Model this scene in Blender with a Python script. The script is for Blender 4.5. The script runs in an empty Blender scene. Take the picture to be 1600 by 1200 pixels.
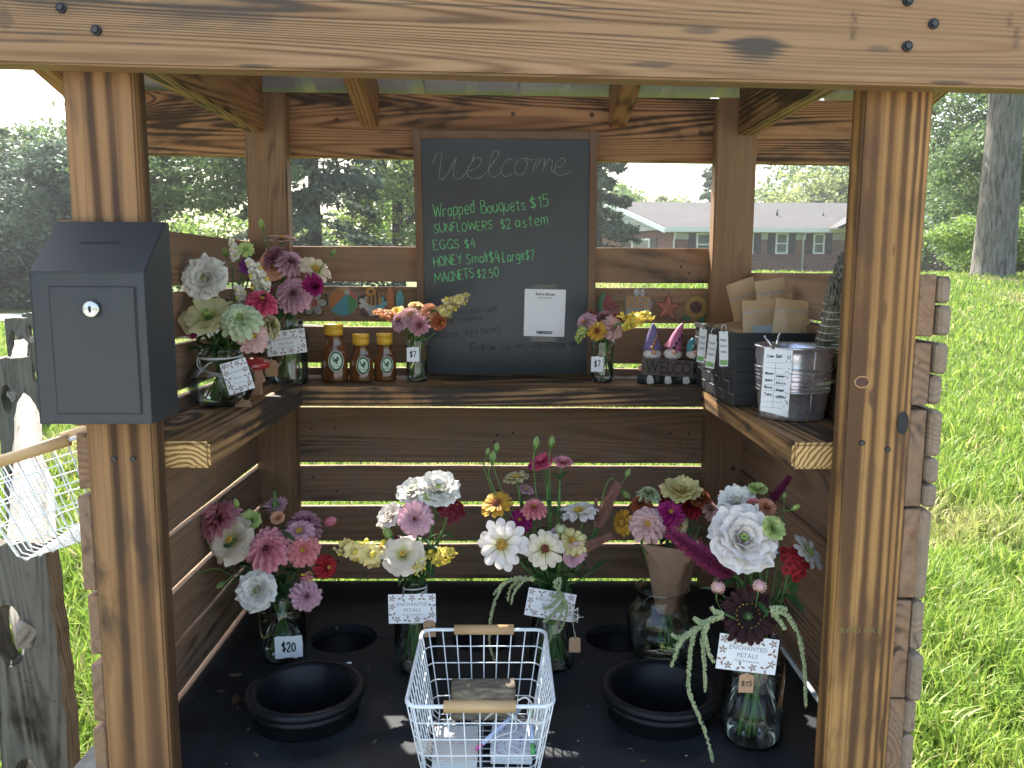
import bpy, bmesh, math, random
import numpy as np
from mathutils import Vector, Matrix, noise
from mathutils.geometry import tessellate_polygon

R = math.radians
EYE = 1.45
FPX = 1280.0
scene = bpy.context.scene
# ------------------------------------------------------------------ camera
TH, PSI, ROLL = R(7.83), R(.63), R(.25)
Fv = Vector((math.sin(PSI)*math.cos(TH), math.cos(PSI)*math.cos(TH), -math.sin(TH)))
R0 = Vector((math.cos(PSI), -math.sin(PSI), 0))
U0 = R0.cross(Fv)
Rv = R0*math.cos(ROLL) + U0*math.sin(ROLL)
Uv = U0*math.cos(ROLL) - R0*math.sin(ROLL)
cam_data = bpy.data.cameras.new('camera')
cam = bpy.data.objects.new('camera', cam_data)
scene.collection.objects.link(cam)
cm = Matrix.Identity(4)
for i in range(3):
    cm[i][0], cm[i][1], cm[i][2] = Rv[i], Uv[i], -Fv[i]
cm.translation = Vector((0, 0, EYE))
cam.matrix_world = cm
cam_data.sensor_width = 36
cam_data.lens = 36*FPX/1600
cam_data.clip_start = .05
cam_data.clip_end = 1500
scene.camera = cam
# ------------------------------------------------------------------ light
SUN_EL, SUN_AZ = 50, -25          # azimuth measured from +Y (away from camera), negative = to the left
sun_dir = Vector((math.sin(R(SUN_AZ))*math.cos(R(SUN_EL)), math.cos(R(SUN_AZ))*math.cos(R(SUN_EL)), math.sin(R(SUN_EL))))
world = bpy.data.worlds.new("World")
scene.world = world
world.use_nodes = True
wn, wl = world.node_tree.nodes, world.node_tree.links
wn.clear()
sky = wn.new('ShaderNodeTexSky'); sky.sky_type = 'NISHITA'; sky.sun_disc = False
sky.sun_elevation = R(SUN_EL); sky.sun_rotation = R(SUN_AZ)
sky.air_density = 1.3; sky.dust_density = 5.0; sky.ozone_density = 1.0; sky.altitude = 100
bg = wn.new('ShaderNodeBackground'); bg.inputs[1].default_value = .15
wo = wn.new('ShaderNodeOutputWorld')
wl.new(sky.outputs[0], bg.inputs[0]); wl.new(bg.outputs[0], wo.inputs[0])
sl = bpy.data.lights.new('sun', 'SUN'); sl.energy = 4.2; sl.angle = R(.5); sl.color = (1, .95, .87)
sun = bpy.data.objects.new('sun', sl); scene.collection.objects.link(sun)
sun.rotation_euler = (-sun_dir).to_track_quat('-Z', 'Y').to_euler()
sun.location = (0, 0, 30)
scene.view_settings.view_transform = 'Standard'
scene.view_settings.look = 'None'
scene.view_settings.exposure = 1.95
scene.view_settings.gamma = 1
scene.view_settings.use_curve_mapping = False
scene.cycles.use_denoising = True
scene.cycles.max_bounces = 8
scene.cycles.transparent_max_bounces = 24
scene.cycles.caustics_reflective = False
scene.cycles.caustics_refractive = False

# ------------------------------------------------------------------ helpers
C = scene.collection
WM = {}                       # world matrices of things, known without a depsgraph update
rnd = random.Random(7)

def ray(px, py):
    return Fv + Rv*((px-800)/FPX) + Uv*((600-py)/FPX)
def at(px, py, Y=None, Z=None, X=None):
    d = ray(px, py)
    t = Y/d.y if Y is not None else ((Z-EYE)/d.z if Z is not None else X/d.x)
    return Vector((0, 0, EYE)) + d*t
def pxm(n, Y):                # n photo pixels at distance Y in metres
    return n*Y/FPX

def tag(o, label=None, cat=None, group=None, kind=None):
    if label: o['label'] = label
    if cat: o['category'] = cat
    if group: o['group'] = group
    if kind: o['kind'] = kind
    return o
def thing(name, loc, label, cat, group=None):
    o = bpy.data.objects.new(name, None); C.objects.link(o)
    o.location = loc; o.empty_display_size = .02
    WM[o.name] = Matrix.Translation(Vector(loc))
    return tag(o, label, cat, group)
def link(name, me, parent=None, M=None):
    o = bpy.data.objects.new(name, me); C.objects.link(o)
    M = M if M is not None else Matrix.Identity(4)
    if parent is not None:
        o.parent = parent
        o.matrix_parent_inverse = WM[parent.name].inverted()
    o.matrix_basis = M
    WM[o.name] = M.copy()
    return o
def fix_origin(o):
    return o

class MB:
    def __init__(s): s.v = []; s.f = []; s.uv = []; s.m = []
    def add(s, verts, faces, uv=None, m=0):
        b = len(s.v); s.v.extend(verts)
        s.uv.extend(uv if uv else [(0, 0)]*len(verts))
        for f in faces: s.f.append(tuple(b+i for i in f)); s.m.append(m)
    def build(s, name, mats, parent=None, M=None, smooth=True, centre=True):
        me = bpy.data.meshes.new(name)
        v = [Vector(p) for p in s.v]
        if M is None and centre and v:         # give the mesh an origin of its own at its middle
            lo = Vector([min(p[i] for p in v) for i in range(3)]); hi = Vector([max(p[i] for p in v) for i in range(3)])
            c = (lo+hi)/2; v = [p-c for p in v]; M = Matrix.Translation(c)
        me.from_pydata([tuple(p) for p in v], [], s.f)
        ul = me.uv_layers.new(name='UVMap')
        li = np.empty(len(me.loops), dtype=np.int32); me.loops.foreach_get('vertex_index', li)
        ul.data.foreach_set('uv', np.array(s.uv, dtype=np.float32)[li].ravel())
        if not isinstance(mats, (list, tuple)): mats = [mats]
        for m in mats: me.materials.append(m)
        me.polygons.foreach_set('material_index', s.m)
        if smooth: me.polygons.foreach_set('use_smooth', [True]*len(me.polygons))
        me.update()
        return link(name, me, parent, M)

def frame_from(d):
    d = d.normalized()
    a = Vector((0, 0, 1)) if abs(d.z) < .9 else Vector((1, 0, 0))
    x = a.cross(d).normalized(); return x, d.cross(x).normalized()
def tube(mb, pts, r, n=6, m=0, cap=True):
    pts = [Vector(p) for p in pts]
    if not isinstance(r, (list, tuple)): r = [r]*len(pts)
    vs = []; uv = []; px = None
    for i, p in enumerate(pts):
        d = pts[min(i+1, len(pts)-1)] - pts[max(i-1, 0)]
        if d.length < 1e-9: d = Vector((0, 0, 1))
        d.normalize()
        if px is None: x, y = frame_from(d)
        else:
            x = (px - d*px.dot(d))
            x = x.normalized() if x.length > 1e-6 else frame_from(d)[0]
            y = d.cross(x)
        px = x
        for k in range(n):
            a = 2*math.pi*k/n
            vs.append(p + (x*math.cos(a)+y*math.sin(a))*r[i]); uv.append((k/n, i/max(1, len(pts)-1)))
    fs = [(i*n+k, i*n+(k+1) % n, (i+1)*n+(k+1) % n, (i+1)*n+k) for i in range(len(pts)-1) for k in range(n)]
    if cap: fs += [tuple(range(n-1, -1, -1)), tuple((len(pts)-1)*n+k for k in range(n))]
    mb.add(vs, fs, uv, m)
def smooth_path(p, k=6, closed=False):
    p = [Vector(q) for q in p]; out = []
    n = len(p)
    if n < 3 and not closed: 
        return [p[0].lerp(p[-1], i/k) for i in range(k+1)]
    for i in range(n if closed else n-1):
        g = (lambda j: p[j % n]) if closed else (lambda j: p[max(0, min(n-1, j))])
        a, b, c, d = g(i-1), g(i), g(i+1), g(i+2)
        for j in range(k):
            t = j/k
            out.append(.5*((2*b)+(c-a)*t+(2*a-5*b+4*c-d)*t*t+(3*b-a-3*c+d)*t**3))
    if not closed: out.append(p[-1])
    return out
def lathe(mb, prof, n=24, c=(0, 0, 0), m=0, sx=1, sy=1, wob=None):
    c = Vector(c); vs = []; uv = []
    for i, (r, z) in enumerate(prof):
        for k in range(n):
            a = 2*math.pi*k/n; w = wob(a, z) if wob else 1
            vs.append(c+Vector((r*w*sx*math.cos(a), r*w*sy*math.sin(a), z))); uv.append((k/n, i/max(1, len(prof)-1)))
    fs = [(i*n+k, i*n+(k+1) % n, (i+1)*n+(k+1) % n, (i+1)*n+k) for i in range(len(prof)-1) for k in range(n)]
    if prof[0][0] > 1e-5 and False: pass
    mb.add(vs, fs, uv, m)
def box(mb, a, b, m=0, M=None):
    x0, y0, z0 = a; x1, y1, z1 = b
    vs = [Vector(p) for p in ((x0,y0,z0),(x1,y0,z0),(x1,y1,z0),(x0,y1,z0),(x0,y0,z1),(x1,y0,z1),(x1,y1,z1),(x0,y1,z1))]
    if M is not None: vs = [M @ v for v in vs]
    mb.add(vs, [(0,3,2,1),(4,5,6,7),(0,1,5,4),(1,2,6,5),(2,3,7,6),(3,0,4,7)], None, m)
def ball(mb, c, r, n=8, m=0, s=(1, 1, 1), rg=None):
    prof = []
    c = Vector(c); vs = []; uv = []
    k = max(4, n//2)
    for i in range(k+1):
        t = math.pi*i/k
        for j in range(n):
            a = 2*math.pi*j/n
            q = Vector((math.sin(t)*math.cos(a)*s[0], math.sin(t)*math.sin(a)*s[1], -math.cos(t)*s[2]))*r
            vs.append(c+(rg @ q if rg is not None else q)); uv.append((j/n, i/k))
    mb.add(vs, [(i*n+j, i*n+(j+1) % n, (i+1)*n+(j+1) % n, (i+1)*n+j) for i in range(k) for j in range(n)], uv, m)
def slab(mb, outer, holes=(), z0=0., z1=.001, m=0, M=None):
    """flat outline (2D) with holes, given thickness"""
    loops = [[Vector((p[0], p[1], 0)) for p in outer]] + [[Vector((p[0], p[1], 0)) for p in h] for h in holes]
    tris = tessellate_polygon(loops)
    flat = [p for l in loops for p in l]; n = len(flat)
    vs = [Vector((p.x, p.y, z1)) for p in flat] + [Vector((p.x, p.y, z0)) for p in flat]
    fs = []
    for t in tris:
        a, b, c = (flat[i] for i in t)
        if (b-a).cross(c-a).z < 0: t = (t[0], t[2], t[1])
        fs.append(tuple(t)); fs.append((t[2]+n, t[1]+n, t[0]+n))
    b = 0
    for l in loops:
        k = len(l)
        area = sum(l[i].x*l[(i+1) % k].y-l[(i+1) % k].x*l[i].y for i in range(k))
        for i in range(k):
            i2 = (i+1) % k
            q = (b+i, b+i+n, b+i2+n, b+i2)
            if (area < 0) != (b > 0): q = q[::-1]
            fs.append(q)
        b += k
    xs = [p.x for p in flat]; ys = [p.y for p in flat]
    dx = max(1e-6, max(xs)-min(xs)); dy = max(1e-6, max(ys)-min(ys))
    uv = [((p.x-min(xs))/dx, (p.y-min(ys))/dy) for p in flat]*2
    if M is not None: vs = [M @ v for v in vs]
    mb.add(vs, fs, uv, m)
def circle(cx, cy, r, n=24, ry=None):
    ry = ry or r
    return [(cx+r*math.cos(2*math.pi*k/n), cy+ry*math.sin(2*math.pi*k/n)) for k in range(n)]
def rrect(w, h, r, n=4):
    out = []
    for cx, cy, a0 in ((w/2-r, h/2-r, 0), (-w/2+r, h/2-r, 90), (-w/2+r, -h/2+r, 180), (w/2-r, -h/2+r, 270)):
        for k in range(n+1):
            a = R(a0+90*k/n); out.append((cx+r*math.cos(a), cy+r*math.sin(a)))
    return out
def basis(o, x, z):
    """matrix with origin o, local X along x, local Z towards z"""
    x = Vector(x).normalized(); z = Vector(z); z = (z - x*z.dot(x)).normalized(); y = z.cross(x)
    M = Matrix.Identity(4)
    for i in range(3): M[i][0], M[i][1], M[i][2], M[i][3] = x[i], y[i], z[i], o[i]
    return M
_fc = {}
def text_mesh(s, size, bold=0., shear=0., spacing=1.):
    cu = bpy.data.curves.new('t', 'FONT'); cu.body = s; cu.size = size; cu.align_x = 'CENTER'; cu.align_y = 'CENTER'
    cu.offset = bold; cu.shear = shear; cu.space_character = spacing; cu.resolution_u = 2
    o = bpy.data.objects.new('t', cu); C.objects.link(o)
    bpy.context.view_layer.update()
    me = bpy.data.meshes.new_from_object(o.evaluated_get(bpy.context.evaluated_depsgraph_get()))
    bpy.data.objects.remove(o); bpy.data.curves.remove(cu)
    return me
TEXT = {}
def text_into(mb, s, size, M, m=0, **k):
    key = (s, size, tuple(k.items()))
    if key not in TEXT:
        me = text_mesh(s, size, **k)
        TEXT[key] = ([v.co.copy() for v in me.vertices], [tuple(p.vertices) for p in me.polygons])
    vs, fs = TEXT[key]
    mb.add([M @ v for v in vs], fs, None, m)

# ------------------------------------------------------------------ materials
class NT:
    def __init__(s, name):
        s.mat = bpy.data.materials.new(name); s.mat.use_nodes = True
        s.t = s.mat.node_tree; s.t.nodes.clear()
        s.out = s.t.nodes.new('ShaderNodeOutputMaterial')
    def n(s, typ, **kw):
        nd = s.t.nodes.new(typ)
        for k, v in kw.items():
            if k.startswith('i_'):
                nd.inputs[k[2:].replace('_', ' ')].default_value = v
            else: setattr(nd, k, v)
        return nd
    def l(s, a, b): s.t.links.new(a, b)
    def math(s, op, a, b=None, c=None, clamp=False):
        nd = s.n('ShaderNodeMath', operation=op, use_clamp=clamp)
        for i, x in enumerate((a, b, c)):
            if x is None: continue
            if isinstance(x, (int, float)): nd.inputs[i].default_value = x
            else: s.l(x, nd.inputs[i])
        return nd.outputs[0]
    def mix(s, f, a, b, blend='MIX'):
        nd = s.n('ShaderNodeMix', data_type='RGBA', blend_type=blend)
        for i, x in ((0, f), (6, a), (7, b)):
            if isinstance(x, (int, float)): nd.inputs[i].default_value = x
            elif isinstance(x, tuple): nd.inputs[i].default_value = (*x, 1)[:4]
            else: s.l(x, nd.inputs[i])
        return nd.outputs[2]
    def ramp(s, f, stops):
        nd = s.n('ShaderNodeValToRGB'); e = nd.color_ramp.elements
        while len(e) < len(stops): e.new(.5)
        for x, (p, c) in zip(e, stops):
            x.position = p; x.color = (*c, 1) if isinstance(c, tuple) else (c, c, c, 1)
        s.l(f, nd.inputs[0]); return nd.outputs[0]
    def noise(s, vec, scale, detail=3, rough=.5, dist=0., out=0):
        nd = s.n('ShaderNodeTexNoise'); nd.inputs['Scale'].default_value = scale; nd.inputs['Detail'].default_value = detail
        nd.inputs['Roughness'].default_value = rough; nd.inputs['Distortion'].default_value = dist
        if vec is not None: s.l(vec, nd.inputs['Vector'])
        return nd.outputs[out]
    def obj(s, scale=(1, 1, 1), rand=True, src='Object'):
        tc = s.n('ShaderNodeTexCoord'); v = tc.outputs[src]
        if rand:
            oi = s.n('ShaderNodeObjectInfo'); a = s.n('ShaderNodeVectorMath', operation='SCALE')
            cmb = s.n('ShaderNodeCombineXYZ'); s.l(oi.outputs['Random'], cmb.inputs[0]); s.l(oi.outputs['Random'], cmb.inputs[2])
            s.l(cmb.outputs[0], a.inputs[0]); a.inputs['Scale'].default_value = 37.
            ad = s.n('ShaderNodeVectorMath', operation='ADD'); s.l(v, ad.inputs[0]); s.l(a.outputs[0], ad.inputs[1]); v = ad.outputs[0]
        m = s.n('ShaderNodeVectorMath', operation='MULTIPLY'); s.l(v, m.inputs[0]); m.inputs[1].default_value = scale
        return m.outputs[0]
    def bump(s, h, strength=.3, dist=.001, prev=None):
        b = s.n('ShaderNodeBump'); b.inputs['Strength'].default_value = strength; b.inputs['Distance'].default_value = dist
        s.l(h, b.inputs['Height'])
        if prev: s.l(prev, b.inputs['Normal'])
        return b.outputs[0]
    def bsdf(s, col, rough=.6, normal=None, metal=0., spec=.5, **kw):
        p = s.n('ShaderNodeBsdfPrincipled')
        for k, x in (('Base Color', col), ('Roughness', rough), ('Metallic', metal)):
            if isinstance(x, tuple): p.inputs[k].default_value = (*x, 1)[:4]
            elif isinstance(x, (int, float)): p.inputs[k].default_value = x
            else: s.l(x, p.inputs[k])
        p.inputs['Specular IOR Level'].default_value = spec
        for k, x in kw.items(): p.inputs[k.replace('_', ' ')].default_value = x
        if normal: s.l(normal, p.inputs['Normal'])
        return p.outputs[0]
    def done(s, sh): s.l(sh, s.out.inputs[0]); return s.mat

def plain(name, col, rough=.5, metal=0., var=.12, scale=30, bump=.15, spec=.5, dist=.0006):
    t = NT(name); v = t.obj()
    n = t.noise(v, scale, 4, .6)
    c = t.mix(t.ramp(n, [(.3, 0.), (.7, 1.)]), tuple(x*(1-var) for x in col), tuple(min(1, x*(1+var)) for x in col))
    r = t.math('MULTIPLY_ADD', n, .2, rough-.1)
    return t.done(t.bsdf(c, r, t.bump(n, bump, dist), metal, spec))

def wood(name, light, mid, dark, burn=(.02, .013, .01), burn_amt=.35, ring=26., knots=.5, rough=.62, fiber=1., weather=0., spots=(), contrast=1., wavy=.38, fade_lo=.15):
    """timber with its grain along local X"""
    t = NT(name)
    raw = t.n('ShaderNodeTexCoord').outputs['Object']
    v = t.obj()
    def sc(s): 
        m = t.n('ShaderNodeVectorMath', operation='MULTIPLY'); t.l(v, m.inputs[0]); m.inputs[1].default_value = s; return m.outputs[0]
    base = t.noise(sc((wavy, 7.5, 7.5)), 1., 1.5, .4, .15)
    vor = t.n('ShaderNodeTexVoronoi'); vor.inputs['Scale'].default_value = 1.; t.l(sc((3.2, 8.5, 5.5)), vor.inputs['Vector'])
    wob = t.noise(sc((20, 40, 40)), 1., 2)
    kd = t.math('ADD', vor.outputs['Distance'], t.math('MULTIPLY', wob, .08))
    sep = t.n('ShaderNodeSeparateColor'); t.l(vor.outputs['Color'], sep.inputs[0])
    pick = t.math('GREATER_THAN', sep.outputs[0], 1-knots)
    kb = t.math('MULTIPLY', t.ramp(kd, [(.06, 1.), (.42, 0.)]), pick)
    fld = t.math('ADD', base, t.math('MULTIPLY', kb, .10))
    ph = t.math('MULTIPLY', fld, ring*6.283)
    rg = t.math('MULTIPLY_ADD', t.math('SINE', ph), .5, .5)
    fib = t.noise(sc((9, 260, 260)), 1., 3, .6)
    fade = t.ramp(t.noise(sc((1.3, 11, 11)), 1., 3, .6), [(.36, fade_lo), (.62, 1.)])
    rg = t.math('MULTIPLY', t.math('POWER', rg, 1.6), fade)
    lines = t.ramp(t.noise(sc((1.1, 150, 150)), 1., 2, .5), [(.5, 0.), (.72, 1.)])
    fib2 = t.noise(sc((3, 60, 60)), 1., 3, .6)
    tone = t.noise(sc((2.2, 9, 9)), 1., 3, .55)
    g = t.math('ADD', t.math('MULTIPLY', rg, .62*contrast), t.math('MULTIPLY', fib2, .5))
    col = t.ramp(g, [(.18, light), (.52, mid), (.92, dark)])
    col = t.mix(t.math('MULTIPLY', lines, .55*contrast), col, dark)
    col = t.mix(t.math('MULTIPLY', fib, .5), col, tuple(x*.55 for x in mid), 'MIX')
    col = t.mix(t.ramp(tone, [(.35, 0.), (.7, .45)]), col, mid)
    # scorching: patches that bite deepest along the dark rings
    bn = t.noise(sc((3.2, 9, 9)), 1., 4, .62, .5)
    lo = .72-burn_amt*.5
    bm = t.ramp(t.math('ADD', bn, t.math('MULTIPLY', rg, .13)), [(lo, 0.), (lo+.12, .95)])
    if spots:
        sx = t.n('ShaderNodeSeparateXYZ'); t.l(raw, sx.inputs[0])
        acc = bm
        for (x, y, rx, ry, st) in spots:
            dx = t.math('DIVIDE', t.math('SUBTRACT', sx.outputs[0], x), rx); dy = t.math('DIVIDE', t.math('SUBTRACT', sx.outputs[1], y), ry)
            d = t.math('SQRT', t.math('ADD', t.math('POWER', t.math('ABSOLUTE', dx), 2.), t.math('POWER', t.math('ABSOLUTE', dy), 2.)))
            d = t.math('ADD', d, t.math('ADD', t.math('MULTIPLY', fib2, .9), t.math('MULTIPLY', rg, -.35)))
            acc = t.math('MAXIMUM', acc, t.math('MULTIPLY', t.ramp(d, [(.75, 1.), (1.45, 0.)]), st))
        bm = acc
    col = t.mix(bm, col, burn)
    kn = t.math('MULTIPLY', t.ramp(kd, [(.085, 1.), (.125, 0.)]), pick)
    col = t.mix(t.math('MULTIPLY', kn, .85), col, tuple(x*.45 for x in dark))
    if weather:
        wn_ = t.noise(v, 14., 5, .65)
        col = t.mix(t.ramp(wn_, [(.42, 0.), (.72, weather)]), col, (.16, .15, .135))
        st = t.noise(v, 45., 3, .7)
        col = t.mix(t.ramp(st, [(.66, 0.), (.74, .7)]), col, (.02, .016, .012))
    h = t.math('ADD', t.math('MULTIPLY', fib, .5*fiber), t.math('MULTIPLY', rg, -.35))
    nrm = t.bump(h, .55, .0012)
    return t.done(t.bsdf(col, t.math('MULTIPLY_ADD', rg, .12, rough), nrm, 0, .35))

def end_grain(name, light, dark, cx=0., cy=.0):
    t = NT(name); raw = t.n('ShaderNodeTexCoord').outputs['Object']
    ad = t.n('ShaderNodeVectorMath', operation='ADD'); t.l(raw, ad.inputs[0]); ad.inputs[1].default_value = (0, cx, cy)
    m = t.n('ShaderNodeVectorMath', operation='MULTIPLY'); t.l(ad.outputs[0], m.inputs[0]); m.inputs[1].default_value = (0, 1, 1)
    ln = t.n('ShaderNodeVectorMath', operation='LENGTH'); t.l(m.outputs[0], ln.inputs[0])
    nz = t.noise(raw, 35., 2)
    d = t.math('ADD', ln.outputs['Value'], t.math('MULTIPLY', nz, .012))
    r = t.math('MULTIPLY_ADD', t.math('SINE', t.math('MULTIPLY', d, 900.)), .5, .5)
    c = t.ramp(r, [(.35, light), (.85, dark)])
    return t.done(t.bsdf(c, .7, t.bump(r, .4, .001), 0, .3))

def thinglass(name, tint=(.93, .97, .95), edge=(.35, .45, .4), gloss=.06):
    t = NT(name)
    lw = t.n('ShaderNodeLayerWeight'); lw.inputs[0].default_value = .28
    tr = t.n('ShaderNodeBsdfTransparent'); t.l(t.mix(t.math('POWER', lw.outputs['Facing'], 2.5), tint, edge), tr.inputs[0])
    gl = t.n('ShaderNodeBsdfGlossy'); gl.inputs['Roughness'].default_value = .03
    fr = t.math('MULTIPLY_ADD', lw.outputs['Fresnel'], .85, gloss, clamp=True)
    mx = t.n('ShaderNodeMixShader'); t.l(fr, mx.inputs[0]); t.l(tr.outputs[0], mx.inputs[1]); t.l(gl.outputs[0], mx.inputs[2])
    return t.done(mx.outputs[0])

_pm = {}
def petal_mat(tip, mid, basec, trans=.22):
    key = (tip, mid, basec)
    if key in _pm: return _pm[key]
    t = NT('petal'); tc = t.n('ShaderNodeTexCoord'); sp = t.n('ShaderNodeSeparateXYZ'); t.l(tc.outputs['UV'], sp.inputs[0])
    ln = t.noise(t.obj((1, 1, 1)), 160., 3)
    u = t.math('ADD', sp.outputs[1], t.math('MULTIPLY_ADD', ln, .16, -.08))
    c = t.ramp(u, [(.0, tuple(x*.45 for x in basec)), (.28, basec), (.55, mid), (.95, tip)])  # bases darker as in real flowers, also painting the shade between petal tiers
    ve = t.noise(tc.outputs['UV'], 1., 2)
    vs = t.math('MULTIPLY_ADD', t.math('SINE', t.math('MULTIPLY', sp.outputs[0], 46.)), .5, .5)
    c = t.mix(t.math('MULTIPLY', vs, .14), c, tuple(x*.6 for x in mid))
    oi = t.n('ShaderNodeNewGeometry')
    c = t.mix(t.math('MULTIPLY', oi.outputs['Random Per Island'], .32), c, tuple(x*.62 for x in mid))
    s1 = t.bsdf(c, .55, t.bump(vs, .25, .0004), 0, .25)
    tl = t.n('ShaderNodeBsdfTranslucent'); t.l(c, tl.inputs[0])
    mx = t.n('ShaderNodeMixShader'); mx.inputs[0].default_value = trans; t.l(s1, mx.inputs[1]); t.l(tl.outputs[0], mx.inputs[2])
    _pm[key] = t.done(mx.outputs[0]); return _pm[key]
def leaf_mat(name, a, b, trans=.3, rough=.5, scale=3.):
    t = NT(name); g = t.n('ShaderNodeNewGeometry'); n = t.noise(t.obj(), scale, 3)
    f = t.math('ADD', t.math('MULTIPLY', g.outputs['Random Per Island'], .6), t.math('MULTIPLY_ADD', n, 1.2, -.4), clamp=True)
    c = t.mix(f, a, b)
    s1 = t.bsdf(c, rough, None, 0, .35)
    tl = t.n('ShaderNodeBsdfTranslucent'); t.l(t.mix(.5, c, tuple(min(1, x*1.6) for x in b)), tl.inputs[0])
    mx = t.n('ShaderNodeMixShader'); mx.inputs[0].default_value = trans; t.l(s1, mx.inputs[1]); t.l(tl.outputs[0], mx.inputs[2])
    return t.done(mx.outputs[0])

M = {}
M['char'] = wood('scorched_pine', (0.467, 0.258, 0.118), (0.283, 0.142, 0.062), (0.051, 0.023, 0.011), burn=(0.049, 0.030, 0.018), burn_amt=.34, ring=34, knots=.22, fade_lo=.35)
M['post_l'] = wood('scorched_post_pine', (0.413, 0.226, 0.095), (0.240, 0.121, 0.049), (0.037, 0.016, 0.007), burn=(0.058, 0.032, 0.018), burn_amt=.36, ring=11, knots=.05, wavy=.16, fade_lo=.85, contrast=1.45)
M['post_r'] = wood('scorched_post_pine_knotty', (0.516, 0.284, 0.095), (0.303, 0.153, 0.049), (0.054, 0.023, 0.008), burn=(0.107, 0.051, 0.022), burn_amt=.30, ring=17, knots=.08, wavy=.16, fade_lo=.75, contrast=1.4,
                   spots=[(.355, .010, .030, .011, .9), (.73, -.014, .022, .008, .85), (.69, -.028, .10, .004, .8), (.55, -.006, .03, .006, .7), (-.13, -.034, .06, .0055, .95), (.47, .0, .03, .008, .6), (.40, -.03, .09, .003, .7)])
M['header'] = wood('scorched_header_pine', (0.418, 0.256, 0.130), (0.296, 0.169, 0.082), (0.069, 0.035, 0.016), burn=(0.073, 0.056, 0.042), burn_amt=.24, ring=70, knots=.05, wavy=.3, fade_lo=.3,
                   spots=[(.31, -.052, .075, .030, .98), (.24, -.035, .05, .010, .6), (.18, -.075, .05, .006, .6), (-.6, -.04, .018, .03, .55), (-.12, -.012, .9, .0022, .75), (-.30, -.088, .05, .004, .8), (-.08, -.03, .035, .010, .3), (.46, -.05, .04, .010, .5), (.55, -.088, .04, .004, .7)])
M['rear_header'] = wood('scorched_rear_header', (0.496, 0.275, 0.126), (0.297, 0.149, 0.065), (0.054, 0.024, 0.011), burn=(0.049, 0.030, 0.018), burn_amt=.34, ring=40, knots=.3, fade_lo=.5, spots=[(-.37, .012, .011, .008, .9), (-.215, .03, .012, .009, .9), (.02, .03, .012, .010, .9), (.195, .03, .009, .011, .9), (.44, -.004, .012, .009, .9), (-.62, .0, .07, .008, .6), (.12, -.04, .06, .006, .8), (-.05, -.045, .08, .007, .7)])
M['rough'] = wood('rough_sawn_post', (0.303, 0.181, 0.096), (0.220, 0.124, 0.064), (0.116, 0.063, 0.032), burn=(0.078, 0.048, 0.028), burn_amt=.10, ring=60, knots=.06, contrast=.6)
M['plank'] = wood('old_pallet_plank', (0.378, 0.226, 0.131), (0.244, 0.141, 0.078), (0.115, 0.067, 0.039), burn=(0.034, 0.024, 0.016), burn_amt=.16, ring=26, knots=.25, weather=.45, contrast=.7, rough=.75)
M['plank_end'] = wood('weathered_plank_outside', (0.369, 0.273, 0.190), (0.272, 0.198, 0.135), (0.145, 0.102, 0.065), burn_amt=.05, ring=30, knots=.1, weather=.35, contrast=.6, rough=.8)
M['shelf'] = wood('scorched_shelf_pine', (0.503, 0.293, 0.128), (0.270, 0.141, 0.055), (0.052, 0.024, 0.011), burn=(0.029, 0.021, 0.015), burn_amt=.46, ring=20, knots=.3, fade_lo=.6)
M['end'] = end_grain('pine_end_grain', (0.640, 0.439, 0.180), (0.252, 0.128, 0.045), .03, .05)
M['grey_rail'] = wood('grey_weathered_rail', (.42, .38, .33), (.28, .25, .21), (.10, .085, .07), burn_amt=.16, ring=14, knots=.1, weather=.6, rough=.85)
M['grey_post'] = wood('grey_weathered_post', (.20, .18, .155), (.11, .10, .085), (.035, .031, .028), burn_amt=.3, ring=40, knots=.1, weather=.55, rough=.9)
M['frame'] = wood('walnut_frame', (.21, .125, .075), (.155, .088, .052), (.09, .05, .03), burn_amt=.0, ring=40, knots=0., contrast=.4, rough=.5)
M['handle'] = wood('pale_beech', (.62, .42, .22), (.54, .35, .17), (.42, .25, .11), burn_amt=.0, ring=12, knots=0., contrast=.4, rough=.45)
M['black_floor'] = plain('black_painted_board', (.012, .0145, .018), .66, var=.6, scale=14, bump=.5, spec=.35)
M['step_black'] = plain('weathered_black_paint', (.030, .034, .040), .9, var=.4, scale=30, bump=.5, spec=.08)
M['tub'] = plain('black_plastic', (.006, .007, .009), .38, var=.2, scale=60, bump=.05, spec=.24)
M['box'] = plain('black_powder_coat', (.030, .034, .039), .40, var=.12, scale=400, bump=.12)
M['slate'] = plain('blackboard', (.042, .047, .056), .45, var=.25, scale=5, bump=.03)
M['chalk'] = plain('green_chalk', (.20, .62, .26), .9, var=.35, scale=260, bump=.6)
M['chalk_grey'] = plain('thin_grey_chalk', (.27, .29, .28), .9, var=.4, scale=300, bump=.6)
M['chalk_faint'] = plain('rubbed_chalk', (.060, .068, .068), .9, var=.4, scale=120, bump=.3)
M['paper'] = plain('white_paper', (.78, .79, .80), .7, var=.03, scale=40, bump=.1)
M['ink'] = plain('black_ink', (.012, .012, .014), .6, var=.1, scale=90, bump=0.)
M['grey_ink'] = plain('grey_ink', (.16, .18, .22), .6, var=.1, scale=90, bump=0.)
M['brown_ink'] = plain('copper_print', (.27, .17, .12), .6, var=.3, scale=150, bump=0.)
M['green_ink'] = plain('green_print', (.22, .42, .14), .6, var=.2, scale=90, bump=0.)
M['kraft'] = plain('kraft_card', (.42, .26, .15), .75, var=.12, scale=70, bump=.2)
M['kraft_wrap'] = plain('kraft_wrap', (.27, .175, .11), .75, var=.15, scale=30, bump=.4, dist=.002)
M['kraft_bag'] = plain('kraft_pouch', (.52, .355, .20), .34, var=.12, scale=22, bump=.5, dist=.002)
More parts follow.
